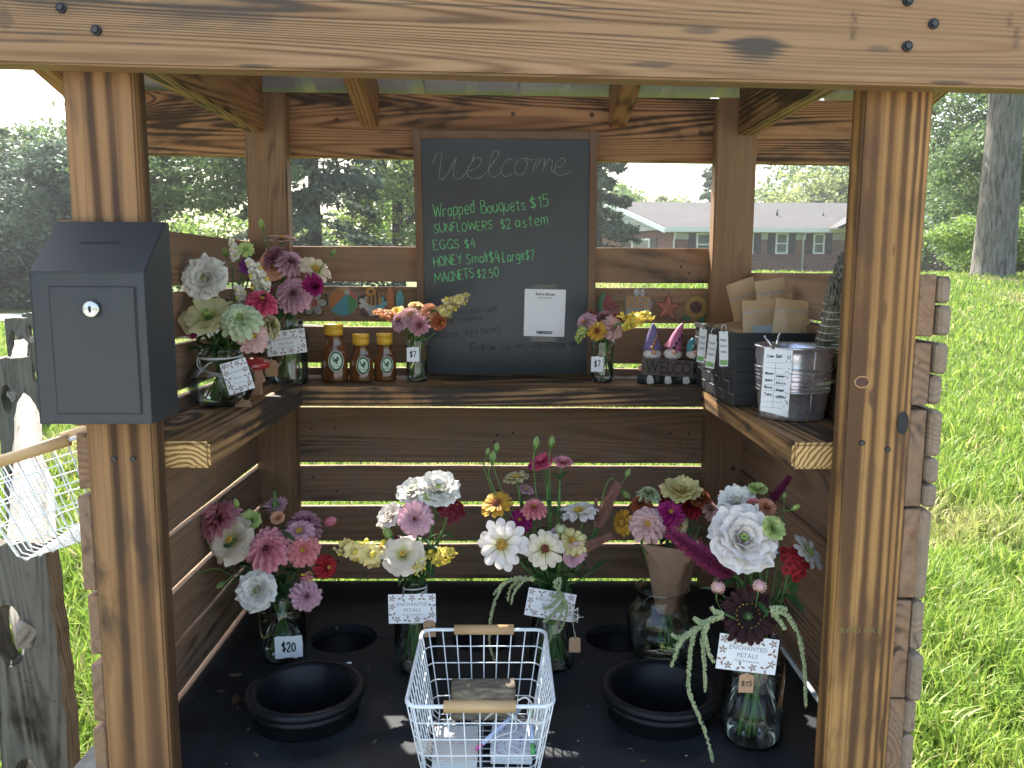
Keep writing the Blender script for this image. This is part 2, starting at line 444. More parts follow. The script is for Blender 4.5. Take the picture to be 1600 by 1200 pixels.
M['white_wire'] = plain('white_enamel_wire', (.78, .82, .84), .35, var=.04, scale=60, bump=.05)
M['steel'] = plain('brushed_steel', (.6, .6, .6), .25, 1., var=.1, scale=80, bump=.1)
M['dark_steel'] = plain('dark_screw', (.08, .075, .07), .4, .9, var=.3, scale=80, bump=.2)
M['tape'] = plain('clear_tape', (.085, .085, .085), .25, var=.1, scale=60, bump=.2)
M['stem'] = leaf_mat('green_stem', (.05, .12, .03), (.13, .24, .07), .1)
M['leaf'] = leaf_mat('bouquet_leaf', (.018, .06, .018), (.06, .15, .04), .22)
M['glass'] = thinglass('clear_glass', (.97, .985, .98), (.55, .62, .58), .04)
M['water'] = thinglass('water', (.97, .99, .97), (.80, .86, .80), .01)
M['string'] = plain('white_string', (.72, .70, .64), .8, var=.1, scale=200, bump=.3)
# ------------------------------------------------------------------ the ground
def sstep(a, b, x):
    t = np.clip((x-a)/(b-a), 0, 1); return t*t*(3-2*t)
def ground_z(x, y):
    x = np.asarray(x, float); y = np.asarray(y, float)
    rise = 1.36*sstep(2.2, 19, y)*sstep(-7, 3.5, x)
    und = .02*np.sin(x*.9+y*.35)*sstep(2, 8, y)
    return rise+und
def make_ground():
    xs = np.concatenate([np.linspace(-400, -40, 10)[:-1], np.linspace(-40, 40, 110), np.linspace(40, 400, 10)[1:]])
    ys = np.concatenate([np.linspace(-200, -4, 8)[:-1], np.linspace(-4, 60, 110), np.linspace(60, 700, 12)[1:]])
    X, Y = np.meshgrid(xs, ys); Z = ground_z(X, Y)
    v = np.stack([X, Y, Z], -1).reshape(-1, 3); nx = len(xs)
    f = [(j*nx+i, j*nx+i+1, (j+1)*nx+i+1, (j+1)*nx+i) for j in range(len(ys)-1) for i in range(nx-1)]
    me = bpy.data.meshes.new('ground'); me.from_pydata([tuple(p) for p in v], [], f)
    me.polygons.foreach_set('use_smooth', [True]*len(f)); me.materials.append(M['lawn'])
    o = link('ground', me); tag(o, kind='structure')
t = NT('lawn_soil'); v = t.obj(rand=False)
n1 = t.noise(v, 1.1, 5, .6); n2 = t.noise(v, 38., 4, .7); n3 = t.noise(v, 5., 4, .6)
c = t.mix(t.ramp(n3, [(.35, 0.), (.65, 1.)]), (.09, .13, .025), (.15, .19, .04))
c = t.mix(t.ramp(n2, [(.35, .7), (.7, 0.)]), c, (.03, .06, .012))
c = t.mix(t.ramp(n1, [(.66, 0.), (.78, .5)]), c, (.24, .21, .10))
M['lawn'] = t.done(t.bsdf(c, .9, t.bump(n2, 1., .03), 0, .1))
make_ground()

def grass(name, n, seed, xr, yr, hscale, label, power=1.6, colour=None, keep=None):
    g = np.random.default_rng(seed)
    u = g.random(n)
    a, b = yr[0]**(2-power), yr[1]**(2-power)
    y = (a+u*(b-a))**(1/(2-power))
    wid = np.maximum(1.2, y)
    x = xr[0]*wid + g.random(n)*(xr[1]-xr[0])*wid
    if keep is not None:
        k = keep(x, y); x, y = x[k], y[k]; n = len(x)
    # tufts
    cl = np.sin(x*7.3+np.sin(y*5.1)*2)*np.sin(y*6.7+np.sin(x*4.3)*2)
    pn = np.array([noise.noise(Vector((float(p)*.9, float(q)*.9, 3.))) for p, q in zip(x[::1], y[::1])])
    z = ground_z(x, y)
    d = np.sqrt(x*x+y*y)
    h = (.045+.045*g.random(n)+.025*cl+.05*np.clip(pn, -.3, .6))*hscale*(1+.03*d)
    h = np.maximum(h, .025)
    w = (.0022+.0022*g.random(n))*(1+.16*d)
    ang = g.random(n)*2*np.pi; lean = g.random(n)*.8+.1
    ca, sa = np.cos(ang), np.sin(ang); la = g.random(n)*2*np.pi; lx, ly = np.cos(la)*lean, np.sin(la)*lean
    P = np.empty((n, 7, 3), np.float32)
    for i, (t_, wf) in enumerate(((0, 1.), (.4, .9), (.75, .6))):
        for s, j in ((-1, 0), (1, 1)):
            P[:, 2*i+j, 0] = x+s*ca*w*wf+lx*h*t_**1.8
            P[:, 2*i+j, 1] = y+s*sa*w*wf+ly*h*t_**1.8
            P[:, 2*i+j, 2] = z-.006+h*t_*(1-.25*lean*t_)
    P[:, 6, 0] = x+lx*h; P[:, 6, 1] = y+ly*h; P[:, 6, 2] = z+h*(1-.4*lean)
    me = bpy.data.meshes.new(name)
    base = (np.arange(n)*7)[:, None]
    quads = np.concatenate([base+np.array([[0, 1, 3, 2]]), base+np.array([[2, 3, 5, 4]])], 1).reshape(-1)
    tri = (base+np.array([[4, 5, 6]])).reshape(-1)
    me.vertices.add(n*7); me.vertices.foreach_set('co', P.ravel())
    li = np.concatenate([np.concatenate([quads.reshape(n, 8), tri.reshape(n, 3)], 1).reshape(-1)])
    me.loops.add(len(li)); me.loops.foreach_set('vertex_index', li.astype(np.int32))
    st = (np.arange(n)*11)[:, None]+np.array([[0, 4, 8]]); tot = np.tile([4, 4, 3], n)
    me.polygons.add(n*3); me.polygons.foreach_set('loop_start', st.reshape(-1).astype(np.int32)); me.polygons.foreach_set('loop_total', tot.astype(np.int32))
    at_ = me.attributes.new('dry', 'FLOAT', 'POINT')
    pp = np.array([noise.noise(Vector((float(p)*.75+9, float(q)*.6, 1.))) for p, q in zip(x, y)])
    dry = np.clip((pp-.24)*2.2, 0, 1)*(g.random(n) < .85)+.9*(g.random(n) < .05)
    at_.data.foreach_set('value', np.repeat(dry, 7).astype(np.float32))
    me.update(calc_edges=True); me.validate()
    me.materials.append(M['grass'])
    o = link(name, me); tag(o, label, 'grass', kind='stuff')
t = NT('grass_blades'); g_ = t.n('ShaderNodeNewGeometry'); at0 = t.n('ShaderNodeAttribute', attribute_name='dry')
c = t.ramp(g_.outputs['Random Per Island'], [(0., (.11, .20, .028)), (.5, (.19, .30, .045)), (1., (.33, .40, .08))])
c = t.mix(at0.outputs['Fac'], c, (.46, .40, .20))
s1 = t.bsdf(c, .5, None, 0, .35)
tl = t.n('ShaderNodeBsdfTranslucent'); t.l(c, tl.inputs[0])
mx = t.n('ShaderNodeMixShader'); mx.inputs[0].default_value = .45; t.l(s1, mx.inputs[1]); t.l(tl.outputs[0], mx.inputs[2])
M['grass'] = t.done(mx.outputs[0])
inside = lambda x, y: ~((np.abs(x) < .6) & (y > 1.0) & (y < 1.93))
grass('lawn_grass', 150000, 1, (-.75, .78), (1.35, 26), 1., 'bright sunlit lawn grass with dry patches around the flower stand', 1.75, keep=lambda x, y: inside(x, y) & ~((np.abs(y-(24.5+.1*(x+15))) < 2.6) & (x < -4)))
grass('tall_grass', 26000, 2, (.40, .72), (1.4, 6.5), 1.9, 'longer grass tufts right of the stand', 1.7, keep=inside)
grass('fence_grass', 22000, 5, (-.75, -.38), (1.4, 6.5), 1.9, 'long grass along the split rail fence', 1.7, keep=inside)

# unseen pale ground added behind the camera for neutral bounce light
M['bounce_grey'] = plain('pale_bounce_ground', (.30, .29, .29), .9, var=.25, scale=40, bump=.8, dist=.01)
mb = MB(); gx_ = np.linspace(-60, 60, 25)
for y0, y1 in ((-9., -.35),): mb.add([(float(x), y, float(ground_z(x, y))+.03) for y in (y0, y1) for x in gx_], [(i, i+1, 25+i+1, 25+i) for i in range(24)])
tag(mb.build('bounce_ground', M['bounce_grey'], smooth=False), kind='structure')
# road at far left
mb = MB()
pts = [(-60, 18.4), (-26, 21.6), (-15, 24.4), (-8, 27.5), (-2, 34)]
for (a, b) in zip(pts, pts[1:]):
    pass
lft = [(p[0], p[1]-2.2, float(ground_z(p[0], p[1]-2.2))+.03) for p in pts]; rgt = [(p[0], p[1]+2.2, float(ground_z(p[0], p[1]+2.2))+.03) for p in pts]
n = len(pts); mb.add(lft+rgt, [(i, i+1, n+i+1, n+i) for i in range(n-1)])
M['asphalt'] = plain('pale_asphalt', (.30, .30, .30), .85, var=.15, scale=8, bump=.4)
tag(mb.build('road', M['asphalt'], smooth=False), kind='structure')

# ------------------------------------------------------------------ trees
def leaves_mesh(name, pts, size, mat, parent, seed, aspect=.55, droop=0.):
    g = np.random.default_rng(seed); n = len(pts)
    s = size*(.6+.8*g.random(n))
    a = g.normal(size=(n, 3)); a[:, 2] = a[:, 2]*.6-droop; a /= np.linalg.norm(a, axis=1)[:, None]
    b = g.normal(size=(n, 3)); b -= a*(a*b).sum(1)[:, None]; b /= np.linalg.norm(b, axis=1)[:, None]
    P = np.empty((n, 4, 3), np.float32)
    P[:, 0] = pts-a*s[:, None]*.5; P[:, 1] = pts+b*s[:, None]*aspect*.5
    P[:, 2] = pts+a*s[:, None]*.5; P[:, 3] = pts-b*s[:, None]*aspect*.5
    me = bpy.data.meshes.new(name); me.vertices.add(n*4); me.vertices.foreach_set('co', P.ravel())
    me.loops.add(n*4); me.loops.foreach_set('vertex_index', np.arange(n*4, dtype=np.int32))
    me.polygons.add(n); me.polygons.foreach_set('loop_start', (np.arange(n)*4).astype(np.int32)); me.polygons.foreach_set('loop_total', np.full(n, 4, np.int32))
    me.update(calc_edges=True); me.materials.append(mat)
    return link(name, me, parent)
def crown_points(lobes, n, seed, clumps=160, spread=.16, conifer=False):
    g = np.random.default_rng(seed); out = []
    vol = np.array([l[3]*l[4]*l[5] for l in lobes])**.66; vol = vol/vol.sum()
    for l, w in zip(lobes, vol):
        k = max(6, int(clumps*w)); d = g.normal(size=(k, 3)); d /= np.linalg.norm(d, axis=1)[:, None]
        r = (.45+.55*g.random(k)**.6)[:, None]
        c = np.array(l[:3])+d*r*np.array(l[3:6])
        m = int(n*w); idx = g.integers(0, k, m)
        sz = (np.array(l[3:6])*spread)*(.5+g.random(k))[:, None]
        p = c[idx]+g.normal(size=(m, 3))*sz[idx]*np.array([1, 1, .65])
        out.append(p)
    return np.concatenate(out)
F_ = {}
def fol(key, a, b, tr=.3):
    if key not in F_: F_[key] = leaf_mat('foliage_'+key, a, b, tr, .55, .5)
    return F_[key]
fol('dark', (.035, .062, .036), (.075, .12, .06), .3)
fol('mid', (.05, .095, .038), (.12, .185, .065), .35)
fol('light', (.075, .15, .03), (.19, .28, .06), .4)
fol('pale', (.10, .15, .05), (.26, .30, .11), .35)
fol('blue', (.042, .070, .052), (.09, .135, .085), .3)
t = NT('grey_bark'); v_ = t.obj((1, 1, .16)); n1 = t.noise(v_, 16, 5, .65, .6); n2 = t.noise(t.obj(), 2.2, 3)
cb_ = t.ramp(n1, [(.36, (.045, .04, .034)), (.5, (.15, .135, .115)), (.7, (.24, .22, .19))]); cb_ = t.mix(t.ramp(n2, [(.45, 0.), (.7, .5)]), cb_, (.10, .115, .07))
M['bark'] = t.done(t.bsdf(cb_, .95, t.bump(n1, 1., .05)))
M['bark_old'] = wood('grey_bark', (.17, .155, .135), (.10, .09, .078), (.035, .03, .026), burn_amt=.3, ring=30, knots=.3, weather=.3, rough=.95)
M['bark_dark'] = plain('dark_bark', (.045, .036, .028), .9, var=.4, scale=12, bump=1., dist=.02)
def tree(name, x, y, trunk_h, trunk_r, lobes, n, size, key, label, seed, cat='tree', clumps=160, spread=.16, limbs=6, bark='bark_dark', group=None, droop=0., lean=0.):
    z = float(ground_z(x, y)); r = thing(name, (x, y, z), label, cat, group)
    g = random.Random(seed); mb = MB()
    top = Vector((x+lean, y, z+trunk_h))
    tube(mb, smooth_path([(x, y, z-.3), (x+.02*trunk_r, y, z+.25*trunk_h), (x+lean*.4+g.uniform(-.1, .1)*trunk_r*2, y, z+.6*trunk_h), top], 4), [trunk_r*(1.35 if i == 0 else 1-.5*i/12) for i in range(13)], 12)
    for i in range(limbs):
        l = lobes[i % len(lobes)]
        e = Vector((x+l[0], y+l[1], z+l[2]))+Vector((g.uniform(-.5, .5)*l[3], g.uniform(-.5, .5)*l[4], g.uniform(-.3, .5)*l[5]))
        s = Vector((x+lean*.6, y, z+trunk_h*g.uniform(.45, .95)))
        m_ = s.lerp(e, .5)+Vector((0, 0, -.06*(e-s).length))
        tube(mb, smooth_path([s, m_, e], 4), [trunk_r*.4*(1-.85*k/8) for k in range(9)], 6)
    o = mb.build('trunk', M[bark], r)
    P = crown_points([(x+l[0], y+l[1], z+l[2], l[3], l[4], l[5]) for l in lobes], n, seed, clumps, spread)
    leaves_mesh('crown', P, size, fol(key, 0, 0), r, seed, droop=droop)
    return r
def conifer(name, x, y, h, rad, n, size, key, label, seed, base=.05, group=None):
    z = float(ground_z(x, y)); r = thing(name, (x, y, z), label, 'tree', group)
    g = np.random.default_rng(seed); mb = MB()
    tube(mb, [(x, y, z-.3), (x, y, z+h*.5), (x, y, z+h)], [h*.022, h*.013, .02], 8); mb.build('trunk', M['bark_dark'], r)
    k = int(h*9); t_ = base+(1-base)*(np.arange(k)/k); a = g.random(k)*2*np.pi
    L = rad*(1-t_)**.8*(.65+.5*g.random(k))+.15
    idx = np.sort(g.integers(0, k, n)); s = g.random(n)**.6
    rr = L[idx]*s; aa = a[idx]+g.normal(size=n)*.16*(1.1-s*.5)
    P = np.stack([x+np.cos(aa)*rr, y+np.sin(aa)*rr, z+h*t_[idx]-rr*.22+g.normal(size=n)*.035*h*.25], -1)
    leaves_mesh('crown', P, size, fol(key, 0, 0), r, seed, droop=.3, aspect=.4)
    return r
if True:
    # left hedge of tall trees across the road
    tree('evergreen_tree', -21.5, 33, 4.5, .35, [(0, 0, 3.4, 4.4, 3.4, 3.0), (1.6, 0, 2.0, 3.2, 3, 2.1), (-2.6, 0, 2.4, 3.2, 3, 2.6), (.6, 0, 5.4, 2.2, 2, 1.2)], 46000, .19, 'dark', 'broad dark green tree at the far left edge across the road', 11, clumps=420, spread=.13)
    tree('evergreen_tree', -16.2, 31, 4.2, .3, [(0, 0, 3.0, 2.9, 2.8, 2.8), (.6, 0, 4.8, 1.8, 2, 1.4), (-.8, 0, 1.5, 2.6, 2.6, 1.9)], 40000, .17, 'blue', 'rounded green tree just left of the lockbox post', 12, clumps=360, spread=.13)
    tree('tall_tree', -19.3, 38, 6, .3, [(0, 0, 5.2, 3.4, 3, 2.7), (1.4, 0, 7.0, 1.6, 1.8, 1.3), (-2.2, 0, 6.6, 1.5, 1.6, 1.2)], 24000, .2, 'mid', 'taller pale topped tree rising behind the dark tree at far left', 13, clumps=260, spread=.13)
    tree('young_tree', -13.6, 27.4, 1.0, .05, [(0, 0, 1.15, .5, .5, .55)], 1400, .12, 'light', 'small yellow green young tree beside the road', 14, clumps=40, spread=.22, limbs=4)
    # behind the left half of the opening
    tree('shade_tree', -10.6, 25, 6, .35, [(1.4, 0, 5.3, 2.9, 3, 2.0), (1.6, 0, 4.1, 2.6, 2.2, .9), (3.6, 0, 5.2, 2, 2, 1.4), (.6, 0, 4.0, 1.4, 1.6, 1.1)], 20000, .16, 'mid', 'leafy tree with drooping branches beyond the left rear post', 15, clumps=210, spread=.15, limbs=14)
    conifer('pine_tree', -6.1, 27, 12, 2.9, 24000, .26, 'blue', 'dark conifer beyond the opening between left rear post and chalkboard', 16)
    tree('shade_tree', -3.8, 30, 5.5, .3, [(0, 0, 3.0, 2.2, 2, 2.1), (1.2, 0, 4.4, 1.5, 1.5, 1.2), (-1.1, 0, 5.6, 1.3, 1.3, 1.1), (2.6, 0, 6, 2.4, 2, 1.6)], 21000, .16, 'light', 'lighter green leafy tree just left of the chalkboard', 17, clumps=230, spread=.14, limbs=12)
    tree('low_tree', -11.6, 34, 2.2, .2, [(0, 0, 2.2, 2.6, 2, 2.), (3.4, 0, 1.9, 2.2, 2, 1.9), (-3, 0, 1.6, 2.4, 2, 1.5)], 20000, .18, 'light', 'low pale green trees seen past the left side rail', 18, clumps=220, spread=.15)
    tree('low_tree', 1.0, 42, 3, .25, [(0, 0, 2.5, 4, 3, 2.6), (-5, 0, 2.4, 3.6, 3, 2.4)], 12000, .3, 'dark', 'dark tree mass hidden mostly behind the chalkboard', 19, clumps=200, spread=.15)
    conifer('pine_tree', 4.3, 38, 11, 2.6, 22000, .28, 'dark', 'tall dark conifer just right of the chalkboard', 20)
    conifer('pine_tree', 17.0, 66, 11.5, 3.4, 7000, .5, 'blue', 'bluish pine standing behind the house left of the right rear post', 21)
    for i, (x, y, s, k) in enumerate([(12, 84, 2.4, 'light'), (15.6, 88, 3.1, 'pale'), (19.6, 90, 2.2, 'light'), (9.6, 80, 2.6, 'mid')]):
        tree('far_tree', x, y, 5, .2, [(0, 0, 6.2-.3*i, s, s, 2.4), (s*.6, 0, 4.7, s*.8, s, 1.6)], 2600, .5, k, ['small pale tree top above the house roof ridge, second from the conifer', 'tallest pale tree top above the house roof', 'pale tree top beside the bluish pine behind the house', 'pale tree top next to the tall dark conifer'][i], 30+i, clumps=40, spread=.2, limbs=3)
    for i, (x, y, s, h, k) in enumerate([(22.5, 60, 4, 7.5, 'pale'), (27, 62, 4.4, 8.5, 'dark'), (31, 57, 4, 8, 'light'), (35.5, 60, 5, 9, 'dark'), (26, 70, 5, 11, 'mid')]):
        tree('woodland_tree', x, y, h*.7, .3, [(0, 0, h*.62, s, s, h*.36), (s*.4, 0, h*.35, s*.8, s, h*.3)], 6500, .42, k,
             ['pale tree behind the roof just right of the right rear post', 'dark tree behind the middle of the house roof', 'bright leafy tree behind the right end of the roof', 'dark woodland tree right of the right front post', 'tallest green tree behind the house roof'][i], 40+i, clumps=120, spread=.17)
    # woods at the right
    tree('oak_tree', 10.95, 18.4, 9, .46, [(0, 0, 9.4, 5, 4, 2.2), (3, 1, 7.2, 3.6, 3, 1.7), (-2.2, 2, 6.4, 2.0, 2, .9), (1.5, -1, 6.6, 2, 2, .8), (-1.9, 3, 4.3, 1.5, 1.5, 1.3), (2.4, 2.5, 4.4, 1.5, 1.5, 1.5)], 27000, .16, 'mid', 'big grey barked shade tree at the right edge of the lawn', 51, clumps=240, spread=.15, limbs=8, bark='bark')
    wl_ = [(14.2, 23.5, 1.9, 1.6, 'light', 'bright yellow green bush right of the right front post'), (16.6, 24.6, 2.4, 1.9, 'light', 'sunlit bush behind the big grey trunk'), (16.2, 21.0, 2.0, 1.7, 'pale', 'pale bush right of the big grey trunk'),
           (17.2, 28, 2.4, 4.2, 'mid', 'green understory tree left of the big grey trunk'), (20.4, 29, 3.4, 6.4, 'light', 'tall bright tree behind the big grey trunk'), (18.8, 32, 3.0, 7.6, 'mid', 'mid green woodland tree between the right post and the big trunk'), (20.5, 34, 4.6, 10.5, 'dark', 'dark woodland tree behind the bushes'), (25.5, 33, 4.8, 10.5, 'dark', 'dark woodland tree at the far right edge'), (23.2, 39, 2.6, 4.6, 'mid', 'green tree over the right end of the house')]
    for i, (x, y, s, h, k, lb) in enumerate(wl_):
        bush = h < 2
        tree('bush' if bush else 'woodland_tree', x, y, h*.7, .06 if bush else .16, [(0, 0, h*.55, s, s*.8, h*.55), (s*.5, 0, h*.4, s*.7, s*.7, h*.42), (-s*.5, 0, h*.8, s*.6, s*.6, h*.35)], 16000 if bush else 17000, .10 if bush else .17, k, lb, 60+i, cat='bush' if bush else 'tree', clumps=190, spread=.14, limbs=8)
    tree('garden_shrub', 20.6, 42.5, 1.2, .08, [(0, 0, 1.2, 1.3, 1, 1.4), (.6, 0, 2.0, .7, .7, .8)], 5000, .2, 'light', 'light green shrub against the right end of the brick house', 75, cat='bush', clumps=90, spread=.17)

# ------------------------------------------------------------------ the house
HY = 45.; k_ = HY/FPX
def hp(px, py, Y=HY): return at(px, py, Y=Y)
t = NT('house_brick'); v = t.obj(rand=False, src='Object')
bt = t.n('ShaderNodeTexBrick'); bt.inputs['Scale'].default_value = 1.; bt.inputs['Brick Width'].default_value = .2; bt.inputs['Row Height'].default_value = .072
bt.inputs['Mortar Size'].default_value = .006; bt.inputs['Color1'].default_value = (.19, .07, .048, 1); bt.inputs['Color2'].default_value = (.12, .042, .03, 1); bt.inputs['Mortar'].default_value = (.24, .20, .17, 1)
sx = t.n('ShaderNodeSeparateXYZ'); t.l(v, sx.inputs[0]); cb = t.n('ShaderNodeCombineXYZ'); t.l(t.math('ADD', sx.outputs[0], sx.outputs[1]), cb.inputs[0]); t.l(sx.outputs[2], cb.inputs[1]); t.l(cb.outputs[0], bt.inputs['Vector'])
M['brick'] = t.done(t.bsdf(bt.outputs['Color'], .85))
t = NT('grey_shingles'); v = t.obj(rand=False)
w = t.n('ShaderNodeTexBrick'); w.inputs['Brick Width'].default_value = .3; w.inputs['Row Height'].default_value = .14; w.inputs['Scale'].default_value = 1.; w.inputs['Mortar Size'].default_value = .008
w.inputs['Color1'].default_value = (.048, .047, .048, 1); w.inputs['Color2'].default_value = (.066, .064, .063, 1); w.inputs['Mortar'].default_value = (.10, .10, .10, 1); t.l(v, w.inputs['Vector'])
nn = t.noise(v, .5, 4, .6)
M['shingle'] = t.done(t.bsdf(t.mix(t.ramp(nn, [(.35, 0.), (.7, .45)]), w.outputs['Color'], (.04, .039, .038)), .95, t.bump(w.outputs['Fac'], .3, .01)))
M['siding'] = plain('pale_siding', (.42, .46, .47), .6, var=.05, scale=3)
M['shutter'] = plain('dark_shutter', (.015, .022, .026), .6, scale=8)
M['win_white'] = plain('white_window_frame', (.75, .77, .76), .5, var=.05)
M['pane'] = plain('window_pane', (.10, .13, .12), .12, var=.4, scale=1.2, bump=0., spec=.8)
eL, eR = hp(1048, 355), hp(1418, 356)
zb = 1.0
house = thing('brick_house', (eL.x+6, HY, 1.3), 'low brick ranch house with grey shingle roof and dark shutters beyond the stand', 'house')
ze = eL.z; xl, xr = eL.x, eL.x+19.; yf, yb = HY+.5, HY+9.
mb = MB(); box(mb, (xl+.35, yf, zb), (xr, yb-.5, ze-.02)); mb.v[3] = mb.v[3]+Vector((-4.2, 0, 0)); mb.v[7] = mb.v[7]+Vector((-4.2, 0, 0)); mb.build('wall', M['brick'], house, smooth=False)
# main roof: gable ridge running along X
zr = hp(965, 315, HY+4.5).z; ov = .45; ridge_y = HY+4.6
mb = MB()
gx = xl-.25; sk = lambda y: -.55*(y-(yf-ov))
mb.add([(gx, yf-ov, ze), (xr+.5, yf-ov, ze), (xr+.5, ridge_y, zr), (gx+sk(ridge_y), ridge_y, zr), (gx+sk(yb), yb+ov-.5, ze), (xr+.5, yb+ov-.5, ze),
        (gx, yf-ov, ze-.1), (xr+.5, yf-ov, ze-.1), (xr+.5, ridge_y, zr-.1), (gx+sk(ridge_y), ridge_y, zr-.1), (gx+sk(yb), yb+ov-.5, ze-.1), (xr+.5, yb+ov-.5, ze-.1)],
       [(0, 1, 2, 3), (3, 2, 5, 4), (6, 9, 8, 7), (9, 10, 11, 8), (0, 3, 9, 6), (3, 4, 10, 9), (1, 7, 8, 2), (2, 8, 11, 5), (0, 6, 7, 1), (4, 5, 11, 10)])
roof = mb.build('roof', M['shingle'], house, smooth=False)
# cross gable at the right end
xc = hp(1345, 310).x+2.6
mb = MB(); zc = zr+.15
mb.add([(xc-4.2, yf-1.6, ze), (xc, yf-1.6, zc), (xc+4.2, yf-1.6, ze), (xc-4.2, ridge_y, ze), (xc, ridge_y, zc), (xc+4.2, ridge_y, ze),
        (xc-4.2, yf-1.6, ze-.1), (xc, yf-1.6, zc-.1), (xc+4.2, yf-1.6, ze-.1), (xc-4.2, ridge_y, ze-.1), (xc, ridge_y, zc-.1), (xc+4.2, ridge_y, ze-.1)],
       [(0, 1, 4, 3), (1, 2, 5, 4), (6, 9, 10, 7), (7, 10, 11, 8), (0, 6, 7, 1), (1, 7, 8, 2), (0, 3, 9, 6), (2, 8, 11, 5)])
mb.build('roof', M['shingle'], house, smooth=False)['label'] = 'cross gable roof at the right end'
mb = MB(); mb.add([(xc-3.9, yf-1.3, ze-.08), (xc+3.9, yf-1.3, ze-.08), (xc, yf-1.3, zc-.12)], [(0, 1, 2)]); mb.build('gable', M['siding'], house, smooth=False)
# left gable of pale boards with rake boards
for i in range(7):
    z0 = ze-.08+i*(zr-ze)/7; z1 = z0+(zr-ze)/7-.012
    f0 = (z0-ze+.08)/(zr-ze+.08); f1 = (z1-ze+.08)/(zr-ze+.08)
    ya0, ya1 = yf+(ridge_y-yf)*f0, yf+(ridge_y-yf)*f1; yb0, yb1 = yb-.5-(yb-.5-ridge_y)*f0, yb-.5-(yb-.5-ridge_y)*f1
    mb = MB(); xx = xl+.3-.01*i
    mb.add([(xx-.03+sk(ya0), ya0, z0), (xx-.03+sk(yb0), yb0, z0), (xx+sk(yb1), yb1, z1), (xx+sk(ya1), ya1, z1), (xx+.05+sk(ya0), ya0, z0), (xx+.05+sk(yb0), yb0, z0), (xx+.05+sk(yb1), yb1, z1), (xx+.05+sk(ya1), ya1, z1)],
           [(0, 3, 2, 1), (4, 5, 6, 7), (0, 1, 5, 4), (3, 7, 6, 2), (0, 4, 7, 3), (1, 2, 6, 5)])
    mb.build('siding_board', M['siding'], house, smooth=False)
mb = MB(); box(mb, (gx-.03, yf-ov-.06, ze-.24), (xr+.5, yf-ov-.003, ze-.004)); mb.build('gutter', M['win_white'], house, smooth=False)
mb = MB(); box(mb, (gx, yf-ov, ze-.26), (xr+.5, yf-.003, ze-.16)); box(mb, (xl+.345, yf-.04, ze-.62), (xr, yf-.004, ze-.27)); mb.build('soffit', M['siding'], house, smooth=False)
mb = MB()
for s, (ya, yb_) in enumerate(((yf-ov, ridge_y), (yb+ov-.5, ridge_y))):
    a = Vector((gx-.05+sk(ya), ya, ze-.02)); b = Vector((gx-.05+sk(yb_), yb_, zr-.02)); 
    mb.add([a, b, b-Vector((0, 0, .28)), a-Vector((0, 0, .28)), a-Vector((.04, 0, 0)), b-Vector((.04, 0, 0)), b-Vector((.04, 0, .28)), a-Vector((.04, 0, .28))],
           [(0, 1, 2, 3), (4, 7, 6, 5), (0, 4, 5, 1), (3, 2, 6, 7), (0, 3, 7, 4), (1, 5, 6, 2)])
mb.build('rake_board', M['win_white'], house, smooth=False)
def house_window(px0, px1, py0, py1, sh=1, side=False):
    a, b = hp(px0, py0, yf), hp(px1, py1, yf)
    x0, x1, z1, z0 = a.x, b.x, a.z, b.z
    mb = MB(); y = yf-.003
    fr = .09
    for q in ((x0, z0, x1, z0+fr), (x0, z1-fr, x1, z1), (x0, z0+fr, x0+fr, z1-fr), (x1-fr, z0+fr, x1, z1-fr), (x0+fr, (z0+z1)/2-.03, x1-fr, (z0+z1)/2+.03)):
        box(mb, (q[0], y-.08, q[1]), (q[2], y, q[3]))
    w_ = mb.build('window', M['win_white'], house, smooth=False)
    mb = MB(); box(mb, (x0+fr, y-.03, z0+fr), (x1-fr, y-.004, (z0+z1)/2-.03)); mb.build('pane', M['pane'], w_, smooth=False)
    mb = MB(); box(mb, (x0+fr, y-.045, (z0+z1)/2+.03), (x1-fr, y-.004, z1-fr)); mb.build('pane', M['pane'], w_, smooth=False)
    mb = MB(); box(mb, (x0-.06, y-.12, z0-.1), (x1+.06, y, z0-.002)); mb.build('sill', M['brick'], w_, smooth=False)
    for s in range(2) if sh else ():
        xa = x0-.42 if s == 0 else x1+.04
        mb = MB(); box(mb, (xa, y-.06, z0), (xa+.38, y, z1))
        for j in range(9): zz = z0+.08+j*(z1-z0-.16)/9; box(mb, (xa+.05, y-.075, zz), (xa+.33, y-.061, zz+.07))
        mb.build('shutter', M['shutter'], house, smooth=False)
house_window(1088, 1116, 364, 400); house_window(1212, 1230, 364, 397); house_window(1271, 1287, 365, 397); house_window(1155, 1176, 364, 397, 1)
for px in (1053, 1255):
    p = hp(px, 365, yf); mb = MB(); tube(mb, [(p.x, yf-ov+.05, ze-.2), (p.x, yf-.1, ze-.65), (p.x, yf-.08, zb)], .045, 6); mb.build('downspout', M['win_white'], house)
for px, py in ((1218, 328), (1240, 347), (1290, 333)):
    p = hp(px, py, HY+1.8); mb = MB(); tube(mb, [(p.x, HY+2.2, p.z-.45), (p.x, HY+2.2, p.z+.05)], .06, 8); mb.build('vent_pipe', M['shutter'], house)
